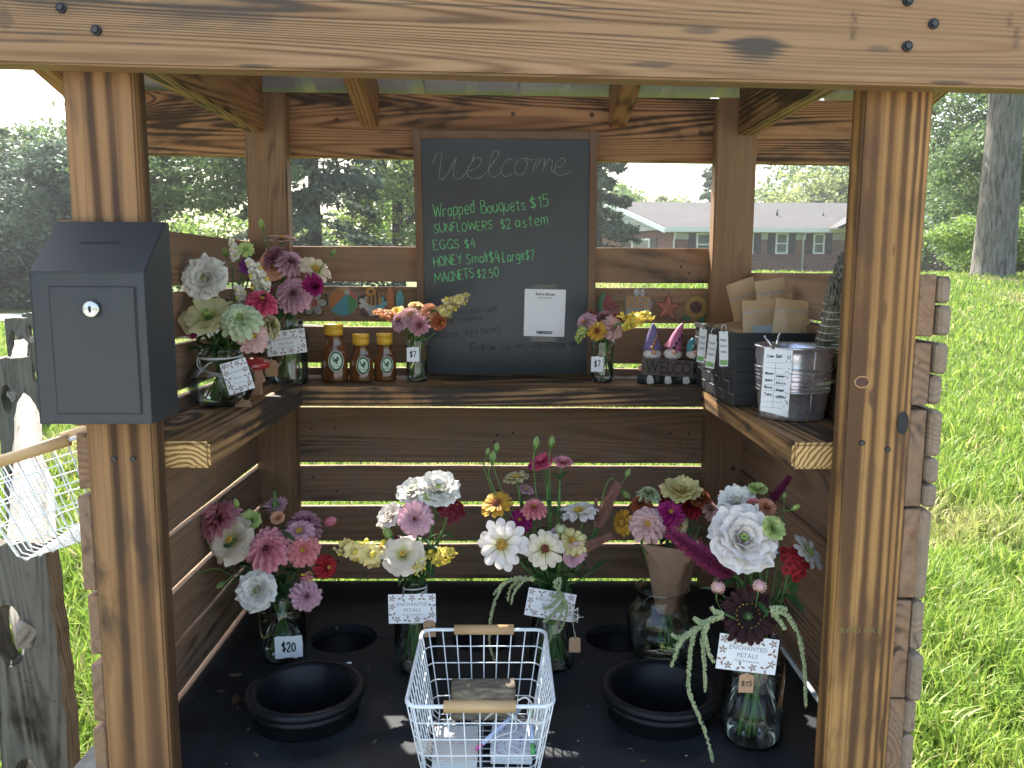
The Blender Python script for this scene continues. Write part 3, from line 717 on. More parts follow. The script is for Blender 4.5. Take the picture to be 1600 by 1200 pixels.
# side window on the angled end wall
def end_pt(y, off=0.): return xl+.35-4.2*(y-yf)/(yb-.5-yf)-off
def end_box(y0, y1, z0, z1, o0, o1, name, mat, parent):
    mb = MB(); vs_ = [(end_pt(y, o), y, z) for o in (o0, o1) for (y, z) in ((y0, z0), (y1, z0), (y1, z1), (y0, z1))]
    mb.add([Vector(v) for v in vs_], [(0, 1, 2, 3), (4, 7, 6, 5), (0, 4, 5, 1), (1, 5, 6, 2), (2, 6, 7, 3), (3, 7, 4, 0)]); return mb.build(name, M[mat], parent, smooth=False)
sw = end_box(yf+1.9, yf+3.4, ze-1.75, ze-.5, .004, .07, 'window', 'win_white', house)
end_box(yf+2.0, yf+3.3, ze-1.65, ze-.6, .071, .075, 'pane', 'pane', sw)
for y0 in (yf+1.35, yf+3.45): end_box(y0, y0+.5, ze-1.75, ze-.5, .004, .06, 'shutter', 'shutter', house)
# ------------------------------------------------------------------ boards
def board(name, c, size, x=(1, 0, 0), z=(0, 0, 1), mat='plank', parent=None, bev=.002, rough=0., seed=0, end=None, label=None):
    """a timber: size = (length along x, width, thickness along z); local X is the grain"""
    L, W, T = size
    bm = bmesh.new(); bmesh.ops.create_cube(bm, size=1); bmesh.ops.scale(bm, vec=(L, W, T), verts=bm.verts)
    if rough:
        ed = [e for e in bm.edges if abs((e.verts[0].co-e.verts[1].co).x) > L*.5]
        bmesh.ops.subdivide_edges(bm, edges=ed, cuts=14, use_grid_fill=False)
    bmesh.ops.bevel(bm, geom=[e for e in bm.edges if e.is_boundary or e.calc_face_angle(0) > .5], offset=bev, segments=1 if rough else 2, affect='EDGES')
    if rough:
        for v in bm.verts:
            n = noise.noise(Vector((v.co.x*9+seed*3.1, v.co.y*20, v.co.z*20+seed)))
            n2 = noise.noise(Vector((v.co.x*40+seed*1.7, v.co.y*30, seed*.3)))
            v.co.y += (n*.8+n2*.5)*rough*(1 if v.co.y > 0 else -1); v.co.z += n*rough*.5
    me = bpy.data.meshes.new(name)
    if end:
        for f in bm.faces:
            if abs(f.normal.x) > .9: f.material_index = 1
    bm.to_mesh(me); bm.free(); me.materials.append(M[mat])
    if end: me.materials.append(M[end])
    o = link(name, me, parent, basis(Vector(c), x, z))
    if label: o['label'] = label
    return o
def span(name, a, b, W, T, z=(0, 0, 1), **k):
    a, b = Vector(a), Vector(b)
    return board(name, (a+b)/2, ((b-a).length, W, T), x=b-a, z=z, **k)

# ------------------------------------------------------------------ the flower stand
FL = EYE-.736                     # top of the black floor
SH = EYE-.237                     # top of the shelves
PW = .089
stand = thing('flower_stand', (0, 1.45, 0), 'scorched wooden roadside flower stand with shelves, black floor and metal roof', 'flower stand')
LX, RX = -.5125, .5045              # centres of the posts
F0, B0 = 1.08, 1.842
PT = .038              # front faces of front and rear posts
pl = span('post', (LX, F0+PT/2, 0), (LX, F0+PT/2, 1.86), PW, PT, z=(0, -1, 0), mat='post_l', parent=stand, bev=.003, label='front left post with dark scorched stripes')
pr = span('post', (RX, F0+PT/2, 0), (RX, F0+PT/2, 1.86), PW, PT, z=(0, -1, 0), mat='post_r', parent=stand, bev=.003, label='front right post with a round knot')
span('post', (LX-.006, B0+PT/2, 0), (LX-.006, B0+PT/2, 1.83), PW, PT, z=(0, -1, 0), mat='rough', parent=stand, bev=.003, label='rough sawn rear left post')
span('post', (RX+.006, B0+PT/2, 0), (RX+.006, B0+PT/2, 1.826), PW, PT, z=(0, -1, 0), mat='rough', parent=stand, bev=.003, label='rough sawn rear right post')
# front header (slightly out of level) and rear header
hdr = span('header', (-.98, 1.061, 1.7015+.094), (.98, 1.061, 1.6685+.094), .184, .037, z=(0, -1, 0), mat='header', parent=stand, bev=.003, label='front header beam across the top of the opening')
rh = span('header', (-.95, 1.9005, 1.7745), (.95, 1.9005, 1.7595), .138, .036, z=(0, -1, 0), mat='rear_header', parent=stand, bev=.003, label='rear header beam behind the chalkboard')
for s in (-1, 1):                 # level side beams
    xx = -.538 if s < 0 else .529
    span('side_beam', (xx, F0+PT+.002, 1.815), (xx, B0-.002, 1.815), .138, .038, z=(-s, 0, 0), mat='char', parent=stand, bev=.003)
SL = math.tan(R(14.2))
for xx in (-.295, .252, -.878, .872):
    y0, y1 = (.86, 1.881)
    zc = lambda y: 1.762+.046-SL*(y-1.88)
    yy = 1.083 if abs(xx) < .5 else 1.083
    span('rafter', (xx, yy, zc(yy)+.002), (xx, y1, zc(y1)), .092, .038, z=(1, 0, 0), mat='char', parent=stand, bev=.003, seed=xx)
# ribbed metal roof: two sheets
M['metal'] = plain('galvanised_sheet', (.44, .42, .50), .5, .1, var=.12, scale=5, bump=.05)
def roof_sheet(x0, x1, dz):
    mb = MB(); prof = []
    n = int((x1-x0)/.115); st = (x1-x0)/n
    for i in range(n):
        a = x0+i*st
        if i % 2 == 0: prof += [(a, 0), (a+.008, .016), (a+.034, .016), (a+.042, 0)]
        else: prof += [(a, 0), (a+.010, .005), (a+.022, .005), (a+.032, 0)]
    prof.append((x1, 0))
    for y in (.80, 1.2, 1.6, 1.975):
        for t_ in (0, .0012):
            for (x, h) in prof: mb.v.append(Vector((x, y, 1.857-SL*(y-1.88)+h+dz+t_))); mb.uv.append((0, 0))
    k = len(prof)
    for r_ in range(3):
        for i in range(k-1):
            for t_ in (0, 1):
                a = (r_*2+t_)*k+i; b = ((r_+1)*2+t_)*k+i
                mb.f.append((a, a+1, b+1, b) if t_ else (a, b, b+1, a+1)); mb.m.append(0)
    mb.build('roof_sheet', M['metal'], stand, smooth=False)
roof_sheet(-.95, .03, 0); roof_sheet(-.005, .95, .003)
# bolts in the header, with their heads recessed in dark holes
for i, (px, py) in enumerate(((95, 12), (150, 47), (1418, 72), (1459, 37), (1419, 1))):
    p = at(px, py, Y=1.0405); mb = MB()
    mb2 = basis(p, (1, 0, 0), (0, -1, 0))
    slab(mb, circle(0, 0, .0062, 16), (), -.002, .0012, 0, mb2)
    slab(mb, circle(0, 0, .0035, 6), (), .0012, .0032, 1, mb2)
    mb.build('bolt', [M['ink'], M['dark_steel']], hdr, smooth=False)
def screw(px, py, Y, parent, r=.0034):
    p = at(px, py, Y=Y); mb = MB(); B = basis(p, (1, 0, 0), (0, -1, 0))
    slab(mb, circle(0, 0, r*1.25, 10), (), -.001, .0006, 0, B); slab(mb, circle(0, 0, r*.75, 8), (), .0006, .0014, 1, B)
    mb.build('screw', [M['ink'], M['dark_steel']], parent, smooth=False)
for px, py in ((178, 717), (208, 717)): screw(px, py, F0-.0005, pl)
for px, py in ((1347, 692), (1387, 702)): screw(px, py, F0-.0005, pr)
for px, py in ((1142, 660), (1145, 732)): screw(px, py, B0-.0005, stand, .004)
# the knot hole bitten out of the right post edge
kp = at(1411, 661, Y=F0-.001); mb = MB(); slab(mb, [(x*1.0, y*1.0) for x, y in circle(0, 0, .0075, 18, .0155)], (), -.002, .0007, 0, basis(kp, (1, 0, 0), (0, -1, 0))); mb.build('knot_hole', M['ink'], pr, smooth=False)
kp = at(1347, 597, Y=F0-.001)
mb = MB(); slab(mb, circle(0, 0, .0105, 20, .0082), (), -.002, .0006, 0, basis(kp, (1, 0, 0), (0, -1, 0))); slab(mb, circle(0, 0, .0088, 20, .0067), (), .0006, .0010, 1, basis(kp, (1, 0, 0), (0, -1, 0)))
M['knot'] = plain('dark_red_knot', (.10, .035, .018), .6, var=.5, scale=220, bump=.8, dist=.002); M['knot_ring'] = plain('pale_knot_ring', (.45, .26, .11), .6, var=.2, scale=100)
mb.build('knot', [M['knot_ring'], M['knot']], pr, smooth=False)
# faint lumber stamps at the right of the header
mb = MB()
for s, px, py, sz in (("NLMA", 1590, 58, .0095), ("PRE HT", 1336, 40, .0105), ("SPF 2", 1580, 30, .0075)):
    p = at(px, py, Y=1.0402); text_into(mb, s, sz, basis(p, (0, 0, 1), (0, -1, 0)))
M['stamp'] = plain('faded_stamp', (.16, .105, .06), .7, var=.3, scale=300, bump=0)
mb.build('lumber_stamp', M['stamp'], hdr, smooth=False)
mb = MB(); text_into(mb, "RWO NR 6", .012, basis(at(1345, 985, Y=F0-.0007), (1, 0, 0), (0, -1, 0))); M['stamp2'] = plain('faded_green_stamp', (.20, .17, .06), .7, var=.3, scale=300, bump=0); mb.build('lumber_stamp', M['stamp2'], pr, smooth=False)

# planks
gaps = [(1.506, 1.424), (1.415, 1.333), (1.323, 1.238), (1.228, 1.142), (1.135, 1.003), (.996, .909), (.899, .813), (.805, .719)]
rr = random.Random(4)
for i, (zt, zb_) in enumerate(gaps):
    board('plank', (.0, B0+PT+.011, (zt+zb_)/2), (1.06, zt-zb_-.0022, .018), z=(0, -1, 0), x=(1, 0, rr.uniform(-.002, .002)), mat='plank', parent=stand, rough=.0013, seed=i)
lgap = [(1.515, 1.424), (1.413, 1.333), (1.323, 1.243), (1.232, 1.153), (1.147, 1.012), (1.003, .914), (.903, .816), (.809, .722), (.71, .60), (.59, .45), (.44, .30), (.29, .15)]
for i, (zt, zb_) in enumerate(lgap):
    y0 = 1.085+rr.uniform(-.004, .006)
    sl_ = .0 if i else 0
    board('plank', (-.568+rr.uniform(-.002, .002), (y0+1.905)/2, (zt+zb_)/2), (1.905-y0, zt-zb_-.0015, .018), x=(0, 1, sl_+rr.uniform(-.003, .003)), z=(1, 0, 0), mat='plank', parent=stand, rough=.0013, seed=20+i)
rgap = [(1.449, 1.367), (1.358, 1.274), (1.267, 1.133), (1.128, 1.0), (.997, .853), (.851, .742), (.735, .60), (.59, .45), (.44, .30), (.29, .15)]
for i, (zt, zb_) in enumerate(rgap):
    y0 = 1.084+rr.uniform(-.004, .008)
    xx = .561
    board('plank', (xx+rr.uniform(-.002, .002), (y0+1.905)/2, (zt+zb_)/2), (1.905-y0, zt-zb_, .024), x=(0, 1, rr.uniform(-.003, .003)), z=(1, 0, 0), mat='plank', parent=stand, rough=.0015, seed=40+i)
# the outermost blocks whose sawn ends show beside the right post
for i, (zt, zb_) in enumerate([(1.447, 1.41), (1.408, 1.367), (1.358, 1.316), (1.314, 1.274), (1.267, 1.204), (1.202, 1.168), (1.166, 1.133), (1.128, 1.0), (.997, .925), (.922, .853), (.849, .80), (.797, .742)]):
    board('batten', (.5815+rr.uniform(-.001, .001), 1.45, (zt+zb_)/2), (.745+rr.uniform(-.01, .01), zt-zb_-.001, .016), x=(0, 1, 0), z=(1, 0, 0), mat='plank_end', parent=stand, rough=.0010, seed=60+i, bev=.004)
# nails on planks
mb = MB()
for i, (zt, zb_) in enumerate(gaps):
    for x in (-.44, -.40, .395, .43, -.02, .02):
        p = Vector((x+rr.uniform(-.01, .01), B0+PT+.0018, (zt+zb_)/2+rr.uniform(-.02, .02)))
        slab(mb, circle(0, 0, .0028, 8), (), -.001, .0006, 0, basis(p, (1, 0, 0), (0, -1, 0)))
tag(mb.build('nail_heads', M['ink'], stand, smooth=False), kind='stuff')
# shelves: rear, left, right
board('shelf', (0, 1.770, SH-.019), (.925, .225, .038), mat='shelf', parent=stand, bev=.004, seed=3, label='rear shelf with a scorched wavy front edge')
board('shelf', (-.480, (1.125+1.838)/2, SH-.0195), (1.838-1.125, .140, .038), x=(0, 1, 0), mat='shelf', parent=stand, bev=.004, end='end', label='left side shelf with pale sawn end')
board('shelf', (.478, (1.125+1.838)/2, SH-.0195), (1.838-1.125, .140, .038), x=(0, 1, 0), mat='shelf', parent=stand, bev=.004, end='end', label='right side shelf with pale sawn end')

# black floor in two boards with three bucket holes on the seam and two tub holes
SEAM = 1.574
holes_b = [at(537, 998, Z=FL), at(757, 997, Z=FL), at(968, 1004, Z=FL)]
TUBL, TUBR = at(479, 1100, Z=FL+.018), at(1030, 1098, Z=FL+.018)
hr = .066
front = [(-.56, .98), (.555, .98), (.555, SEAM-.002)]
for h in reversed(holes_b):
    front += [(h.x+hr*math.cos(a), SEAM-.002-hr*math.sin(a)*.95) for a in np.linspace(0, math.pi, 20)]
front += [(-.553, SEAM-.002), (-.553, 1.12), (-.56, 1.12)]
back = [(-.553, SEAM+.0035)]
for h in holes_b:
    back += [(h.x-hr*math.cos(a), SEAM+.0035+hr*math.sin(a)*.95) for a in np.linspace(0, math.pi, 20)]
back += [(.547, SEAM+.0035), (.547, 1.884), (-.553, 1.884)]
mb = MB(); slab(mb, front, [circle(TUBL.x, TUBL.y, .0855, 40)[::-1], circle(TUBR.x, TUBR.y, .0855, 40)[::-1]], FL-.018, FL)
mb.build('floor_board', M['black_floor'], stand, smooth=False)
mb = MB(); slab(mb, back, (), FL-.018, FL); mb.build('floor_board', M['black_floor'], stand, smooth=False)
for y in (1.10, 1.85): board('floor_joist', (0, y+.0, FL-.06), (.92, .08, .036), z=(0, 1, 0), mat='rough', parent=stand, seed=int(y*10))
# black step board sticking out at the lower left
sp = at(150, 1172, Z=FL-.02)
board('step_board', (-.612, 1.20, FL-.035), (.10, .085, .02), mat='step_black', parent=stand, bev=.002)

# leaves and petals fallen on the floor
M['dry_leaf'] = plain('dry_leaf', (.13, .10, .05), .8, var=.4, scale=60)
for i, (px, py, s) in enumerate(((368, 1055, .008), (345, 1080, .005), (526, 982, .006), (388, 1140, .004), (640, 1090, .004), (505, 1120, .003), (1005, 1190, .004), (585, 1160, .004), (400, 1180, .005))):
    p = at(px, py, Z=FL); mb = MB(); a = rr.uniform(0, 3)
    pts = [(s*math.cos(t_)*1.4, s*math.sin(t_)*.5*(1+.3*math.sin(3*t_))) for t_ in np.linspace(0, 2*math.pi, 12)[:-1]]
    slab(mb, pts, (), .0008, .0016, 0, Matrix.Translation(p) @ Matrix.Rotation(a, 4, 'Z') @ Matrix.Rotation(.08, 4, 'X'))
    tag(mb.build('dry_leaf', M['dry_leaf'], smooth=False), ['olive dry leaf scrap on the floor by the left wall', 'tiny leaf crumb between the left post and the left tub', 'tan leaf scrap behind the left tub near its jar', 'small leaf scrap in front of the left post', 'leaf scrap between left tub and wire basket', 'tiny leaf crumb on the floor right of the left tub', 'leaf scrap between the right tub and the bottom edge', 'leaf scrap left of the wire basket near the front', 'leaf crumb at the front left corner of the floor'][i], 'leaf', 'dry leaf scraps on the black floor')
# light grey crumbs and scuffs
mb = MB(); g = random.Random(8)
for i in range(150):
    x, y = g.uniform(-.54, .54), g.uniform(1.12, 1.87)
    if any((x-h.x)**2+(y-h.y)**2 < .0085 for h in holes_b+[TUBL, TUBR]): continue
    s = g.uniform(.0005, .0016); ball(mb, (x, y, FL+s*.4), s, 5, s=(1+g.random()*1.5, 1, .5))
M['crumb'] = plain('grey_crumbs', (.26, .24, .19), .9)
tag(mb.build('floor_crumbs', M['crumb']), 'pale crumbs and grit scattered on the black floor', 'debris', kind='stuff')

# black buckets under the three holes
for i, h in enumerate(holes_b):
    mb = MB(); lathe(mb, [(.0, -.26), (.055, -.26), (.0695, -.021), (.074, -.0205), (.074, -.024), (.058, -.265), (0, -.265)], 28, (h.x, SEAM, FL))
    o = mb.build('bucket', M['tub']); tag(o, ['black bucket sunk under the left hole in the floor', 'black bucket sunk under the middle hole behind the wire basket', 'black bucket sunk under the right hole beside the glass vase'][i], 'bucket', 'buckets sunk under the floor holes')
for c, lb in ((TUBL, 'black plastic flower tub in the floor left of the wire basket'), (TUBR, 'black plastic flower tub in the floor right of the wire basket')):
    r = thing('flower_tub', (c.x, c.y, FL), lb, 'tub', 'round black tubs set in the floor')
    z = .040; mb = MB()
    pr_ = [(0, -.12), (.060, -.12), (.070, -.03), (.0795, z+.004), (.084, z+.009), (.0925, z+.010), (.0965, z+.007), (.0975, z+.001), (.0965, z-.003), (.089, z-.004), (.0885, z-.008),
           (.0918, z-.010), (.0922, z-.015), (.0885, z-.018), (.0845, z-.022), (.0835, -.01), (.062, -.123), (0, -.123)]
    lathe(mb, pr_, 56, (c.x, c.y, FL)); mb.build('tub_wall', M['tub'], r)
c = TUBL; mb = MB()
a = Vector((c.x-.094, c.y-.022, FL+.036))
slab(mb, [(-.024, .006), (-.02, -.007), (-.006, -.003), (.006, -.004), (.006, .005), (-.006, .004), (-.02, .013)], (), 0, .001, 0, Matrix.Translation(a) @ Matrix.Rotation(.3, 4, 'X'))
M['film'] = thinglass('clear_film', (.75, .8, .8), (.6, .6, .6), .25)
tag(mb.build('plastic_scrap', M['film'], smooth=False), 'torn clear plastic scrap caught on the rim of the left tub', 'plastic scrap')
mb = MB(); p = at(545, 1036, Z=FL+.05); slab(mb, [(-.005, 0), (.003, .005), (.006, -.003)], (), 0, .0006, 0, Matrix.Translation(p)); tag(mb.build('paper_scrap', M['paper'], smooth=False), 'tiny white paper scrap on the back rim of the left tub', 'paper scrap')
# white pipe leaning in the right corner
mb = MB(); a, b = at(1203, 986, Y=1.50), at(1282, 1098, Y=1.24); tube(mb, [a, a.lerp(b, .5), b+(b-a)*.2], .0042, 10)
M['pipe'] = plain('white_plastic_tube', (.5, .55, .58), .4); tag(mb.build('plastic_pipe', M['pipe']), 'thin white plastic pipe leaning in the right corner behind the front jar', 'pipe')

# ------------------------------------------------------------------ the split rail fence
def fence_post(x, y, h, w, d, name, label, lean=(0, 0), holes=(.86, .42), mat='grey_post', hz=.14):
    z = float(ground_z(x, y)); r = thing(name, (x, y, z), label, 'fence post', 'posts of the split rail fence')
    M0 = Matrix.Translation((x, y, z)) @ Matrix.Rotation(lean[0], 4, 'Y') @ Matrix.Rotation(lean[1], 4, 'X')
    # outline with mortises in a plane facing the camera
    g = random.Random(int(x*100)); N = 26
    L = []
    for s in (1, -1):
        for i in range(N+1):
            t_ = i/N if s > 0 else 1-i/N
            L.append((s*(w/2+g.uniform(-.0025, .0025)+.004*math.sin(t_*9+s)), -.2+t_*(h+.2)))
        if s > 0:
            for k in range(1, 6): L.append((w/2-k*w/6, h+g.uniform(-.006, .008)))
    hl = []
    for hh in holes: hl.append([(px*.027-.016+g.uniform(-.001, .001), hh+py*hz/2) for px, py in [(math.cos(a)*(1 if abs(math.sin(a)) < .8 else 1.1), math.sin(a)) for a in np.linspace(0, 2*math.pi, 23)[:-1]]][::-1])
    mb = MB(); slab(mb, L, hl, -d/2, d/2)
    # turn: outline (x, y) -> (x, z), thickness along y ; timber material wants grain along local X
    G = Matrix(((0, 1, 0, 0), (1, 0, 0, 0), (0, 0, -1, 0), (0, 0, 0, 1)))   # swap so local X runs up the post
    mb.v = [G @ v for v in mb.v]; mb.f = [tuple(f) for f in mb.f]
    W = Matrix(((0, 1, 0, 0), (0, 0, 1, 0), (1, 0, 0, 0), (0, 0, 0, 1)))
    o = mb.build('post_timber', M[mat], r, M=M0 @ W, smooth=False)
    return r
def rail(a, b, r0, label, seed, sag=.01):
    a, b = Vector(a), Vector(b); mb = MB(); N = 28; L = (b-a).length; g = random.Random(seed); vs = []; uv = []
    K = 9
    for i in range(N+1):
        t_ = i/N; taper = min(1, .45+4*min(t_, 1-t_)*1.2)
        for k in range(K):
            an = 2*math.pi*k/K; rr_ = r0*taper*(1+.22*math.cos(3*an+seed)+.14*noise.noise(Vector((t_*14, k*1.3, seed))))
            vs.append(Vector((L*(t_-.5), math.cos(an)*rr_*.8, math.sin(an)*rr_-sag*4*t_*(1-t_)+.012*noise.noise(Vector((t_*5, 0, seed)))))); uv.append((0, 0))
    fs = [(i*K+k, i*K+(k+1) % K, (i+1)*K+(k+1) % K, (i+1)*K+k) for i in range(N) for k in range(K)]+[tuple(range(K-1, -1, -1)), tuple(N*K+k for k in range(K))]
    mb.add(vs, fs, uv)
    o = mb.build('fence_rail', M['grey_rail'], None, M=basis((a+b)/2, b-a, (0, 0, 1)), smooth=False)
    return tag(o, label, 'fence rail', 'rails of the split rail fence')
P1 = at(62, 845, Y=1.50); P2 = at(24, 563, Y=4.0); P3 = at(26, 503, Y=6.9); P4 = at(52, 496, Y=7.3)
fence_post(P1.x-.014, P1.y, P1.z, .134, .045, 'fence_post', 'near weathered split rail post with an oval hole, cut by the left edge', (-.035, 0), (P1.z-.178, P1.z-.49), hz=.125)
fence_post(P2.x, P2.y, P2.z, .145, .08, 'fence_post', 'second split rail post, holding the rail end below the lockbox', (-.02, 0), (P2.z-.20, P2.z-.6))
fence_post(P3.x, P3.y, P3.z, .145, .08, 'fence_post', 'third split rail post, leftmost of the far pair by the road', (0, 0), (P3.z-.17, P3.z-.55))
fence_post(P4.x, P4.y, P4.z, .145, .08, 'fence_post', 'far split rail post half hidden behind the lockbox', (0, 0), (P4.z-.17, P4.z-.55))
rail((P1.x-.020, P1.y-.03, P1.z-.178), (P2.x+.02, P2.y+.03, P2.z-.19), .058, 'sunlit top fence rail running from the near post to the second post', 2)
rail((P1.x-.030, P1.y-.02, P1.z-.49), (P2.x+.04, P2.y+.1, P2.z-.58), .055, 'lower fence rail behind the near post', 3)
rail((P2.x, P2.y-.05, P2.z-.17), (P3.x, P3.y+.05, P3.z-.17), .055, 'top fence rail between the second and the far posts', 5)
rail((P2.x, P2.y-.05, P2.z-.55), (P3.x, P3.y+.05, P3.z-.55), .05, 'lower fence rail between the second and the far posts', 6)
rail((P4.x-.02, P4.y-.2, P4.z-.19), (P4.x+2.2, P4.y+1.6, P4.z-.19), .05, 'fence rail leaving the far post behind the lockbox', 8)
# ------------------------------------------------------------------ hand lettering
G = {
'A': '0,0 3,10 6,0|1,3.5 5,3.5', 'B': '0,0 0,10|~0,10 4,9.5 4,6 0,5.5|~0,5.5 5,5 5,.5 0,0', 'C': '~6,8.5 3.5,10 .5,7.5 .5,2.5 3,0 6,1.5', 'D': '0,0 0,10|~0,10 5,8 5.5,3 0,0',
'E': '0,0 0,10|0,10 5,10|0,5.3 4,5.3|0,0 5,0', 'F': '0,0 0,10|0,10 5,10|0,5.5 4,5.5', 'G': '~6,8.5 3.5,10 .5,7.5 .5,2.5 3,0 6,2|6,0 6,4.3 3.5,4.3', 'H': '0,0 0,10|6,0 6,10|0,5 6,5',
'I': '0,0 0,10', 'L': '0,10 0,0 5,0', 'M': '0,0 1,10 4.6,3 8.4,10 9.4,0', 'N': '0,0 0,10 6.6,0 6.6,10', 'O': '~3,10 .2,7.5 .2,2.5 3,0 6,2.5 6,7.5 3,10', 'P': '0,0 0,10|~0,10 5,9 5,5.5 0,5', 'R': '0,0 0,10|~0,10 5,9 5,5.8 0,5|1,5 6,0',
'S': '~5.5,8.8 3,10 .4,8 2.6,5.3 5.6,3 3,0 0,1.2', 'T': '-.5,10 6,10|2.8,10 2.8,0', 'U': '~0,10 0,3 2.8,0 5.8,3 5.8,10', 'V': '0,10 3,0 6,10', 'W': '0,10 2.2,0 5,8 7.6,0 10,10', 'Y': '0,10 3,5.5|6,10 2.6,0',
'a': '~5,6 2,6.5 .3,3 2,.2 4.8,2|5,6.3 5.2,0', 'b': '0,10 0,0|~0,5 3,6.5 5,3.5 3,.2 0,.8', 'c': '~5,5.6 2.5,6.5 .4,3.2 2.5,.1 5,1', 'd': '~5,6 2,6.5 .3,3 2,.2 5,1.5|5,10 5,0', 'e': '~.4,3.4 4.8,3.8 4,6.3 1.6,6.2 .2,3.2 2,.2 5,1',
'f': '~5,9.5 3.5,10 2.4,8.5 2.2,0|.5,6 4.5,6', 'g': '~5,6 2,6.5 .3,3.5 2,.8 4.8,2|~5,6.3 5.2,-1.5 3.5,-3.4 .8,-2.6', 'h': '0,10 0,0|~0,4 2.5,6.4 4.6,5 4.8,0', 'i': '0,6.3 0,0|0,8.3 .2,8.8', 'l': '0,10 0,0', 'm': '0,6.3 0,0|~0,4.5 1.8,6.4 3.2,5 3.3,0|~3.3,4.5 5.2,6.4 6.6,5 6.8,0',
'n': '0,6.3 0,0|~0,4.3 2.4,6.4 4.4,5 4.6,0', 'o': '~2.6,6.4 .2,4.6 .2,1.8 2.6,0 5,1.8 5,4.6 2.6,6.4', 'p': '0,6.3 0,-3.5|~0,5 3,6.5 5,3.5 3,.2 0,.8', 'q': '~5,6 2,6.5 .3,3.2 2,.3 4.8,1.8|5,6.4 5,-3.5', 'r': '0,6.3 0,0|~0,4 1.8,6 4,6', 's': '~4.2,5.6 2.2,6.5 .5,5 2.4,3.3 4.3,1.6 2.2,0 .2,.8',
't': '2.2,9 2.2,.4 4,0|.2,6.2 4.6,6.2', 'u': '~0,6.3 .2,1.6 2.2,0 4.4,1.6|4.6,6.3 4.7,0', 'v': '0,6.3 2.4,0 4.8,6.3', 'w': '0,6.3 1.6,0 3.2,5 4.8,0 6.4,6.3', 'y': '0,6.3 2.5,.8|5,6.3 1,-3.2',
'$': '~5.4,8.2 3,9.2 .6,7.4 2.8,5 5.4,3 3,.9 .2,2|3,11 3,-1', '1': '1,8 2.4,10 2.4,0', '2': '~.4,7.6 2.6,10 5,7.6 3,4 0,0|0,0 5.4,0', '4': '3.6,10 .6,4.2 .4,3.8 5.8,3.8|4.6,7.5 4.4,0', '5': '5,10 1,10 .8,5.8|~.8,5.8 4,6 5,3 3,.2 .2,.8',
'7': '0,10 5.4,10 2,0', '0': '~2.8,10 .2,6.8 .4,2.4 2.8,0 5.2,2.4 5.4,6.8 2.8,10', '.': '0,0 .5,.4', '!': '0,10 0,3|0,.4 .2,0', '(': '~2,11 .3,6 2,-1', ')': '~0,11 1.7,6 0,-1', '@': '~5,3 3,2 2,4 3.5,6 5,5 5,2.4 7,3 7,7 4,9.4 .6,7 .6,2.4 3,-.4 6,.4', '-': '0,4 3,4'}
def write(mb, s, O, ux, uy, n, width, height, rad=.0011, m=0, seed=0, gap=2.2, space=5.):
    """pen strokes: O origin, ux/uy unit directions, n surface normal"""
    g = random.Random(seed); pen = 0; strokes = []
    for ch in s:
        if ch == ' ': pen += space; continue
        st = G[ch]; mx_ = 0; jy = g.uniform(-.5, .5); js = g.uniform(.92, 1.08); jr = g.uniform(-.06, .06)
        for q in st.split('|'):
            sm = q[0] == '~'; pts = [tuple(map(float, p.split(','))) for p in q.lstrip('~').split()]
            mx_ = max(mx_, max(p[0] for p in pts))
            P = [Vector((pen+p[0]*js+p[1]*jr+g.uniform(-.12, .12), p[1]*js+jy+g.uniform(-.12, .12), 0)) for p in pts]
            if sm: strokes.append(smooth_path(P, 5))
            else: strokes += [[P[k_i], P[k_i].lerp(P[k_i+1], .5), P[k_i+1]] for k_i in range(len(P)-1)]
        pen += mx_+gap
    pen -= gap
    kx, ky = width/pen, height/10
    for i, P in enumerate(strokes):
        Q = [O+ux*(p.x*kx)+uy*(p.y*ky)+n*(rad*.35+.00004*(i % 5)) for p in P]
        tube(mb, Q, [rad*(1+.25*math.sin(j*1.7+i)) for j in range(len(Q))], 5, m)

# ------------------------------------------------------------------ chalkboard
BT, BB = Vector((.004, 1.836, 1.752)), Vector((.008, 1.868, SH+.002))
up = (BT-BB).normalized(); bx = Vector((1, 0, 0)); bn = up.cross(bx).normalized()
if bn.y > 0: bn = -bn
BH = (BT-BB).length; BW = .402
def on_board(px, py, off=0.):
    d = ray(px, py); o = Vector((0, 0, EYE)); t_ = (BB-o).dot(bn)/d.dot(bn); return o+d*t_+bn*off
cb = thing('chalkboard', BB, 'walnut framed chalkboard price list standing on the rear shelf', 'chalkboard')
Bm = basis(BB, bx, bn)
def bvec(u, v, w=0): return BB+bx*u+up*v+bn*w
span('frame_side', bvec(-BW/2+.0085, 0, -.004), bvec(-BW/2+.0085, BH-.0001, -.004), .017, .014, z=bn, mat='frame', parent=cb, bev=.001)
span('frame_side', bvec(BW/2-.0085, 0, -.004), bvec(BW/2-.0085, BH-.0001, -.004), .017, .014, z=bn, mat='frame', parent=cb, bev=.001)
span('frame_top', bvec(-BW/2+.0175, BH-.0085, -.004), bvec(BW/2-.0175, BH-.0085, -.004), .0168, .0138, z=bn, mat='frame', parent=cb, bev=.001)
mb = MB(); vs_ = [bvec(u, v, w) for w in (-.008, -.0015) for u, v in ((-BW/2+.016, .002), (BW/2-.016, .002), (BW/2-.016, BH-.015), (-BW/2+.016, BH-.015))]
mb.add(vs_, [(0, 3, 2, 1), (4, 5, 6, 7), (0, 1, 5, 4), (1, 2, 6, 5), (2, 3, 7, 6), (3, 0, 4, 7)]); panel = mb.build('panel', M['slate'], cb, smooth=False)
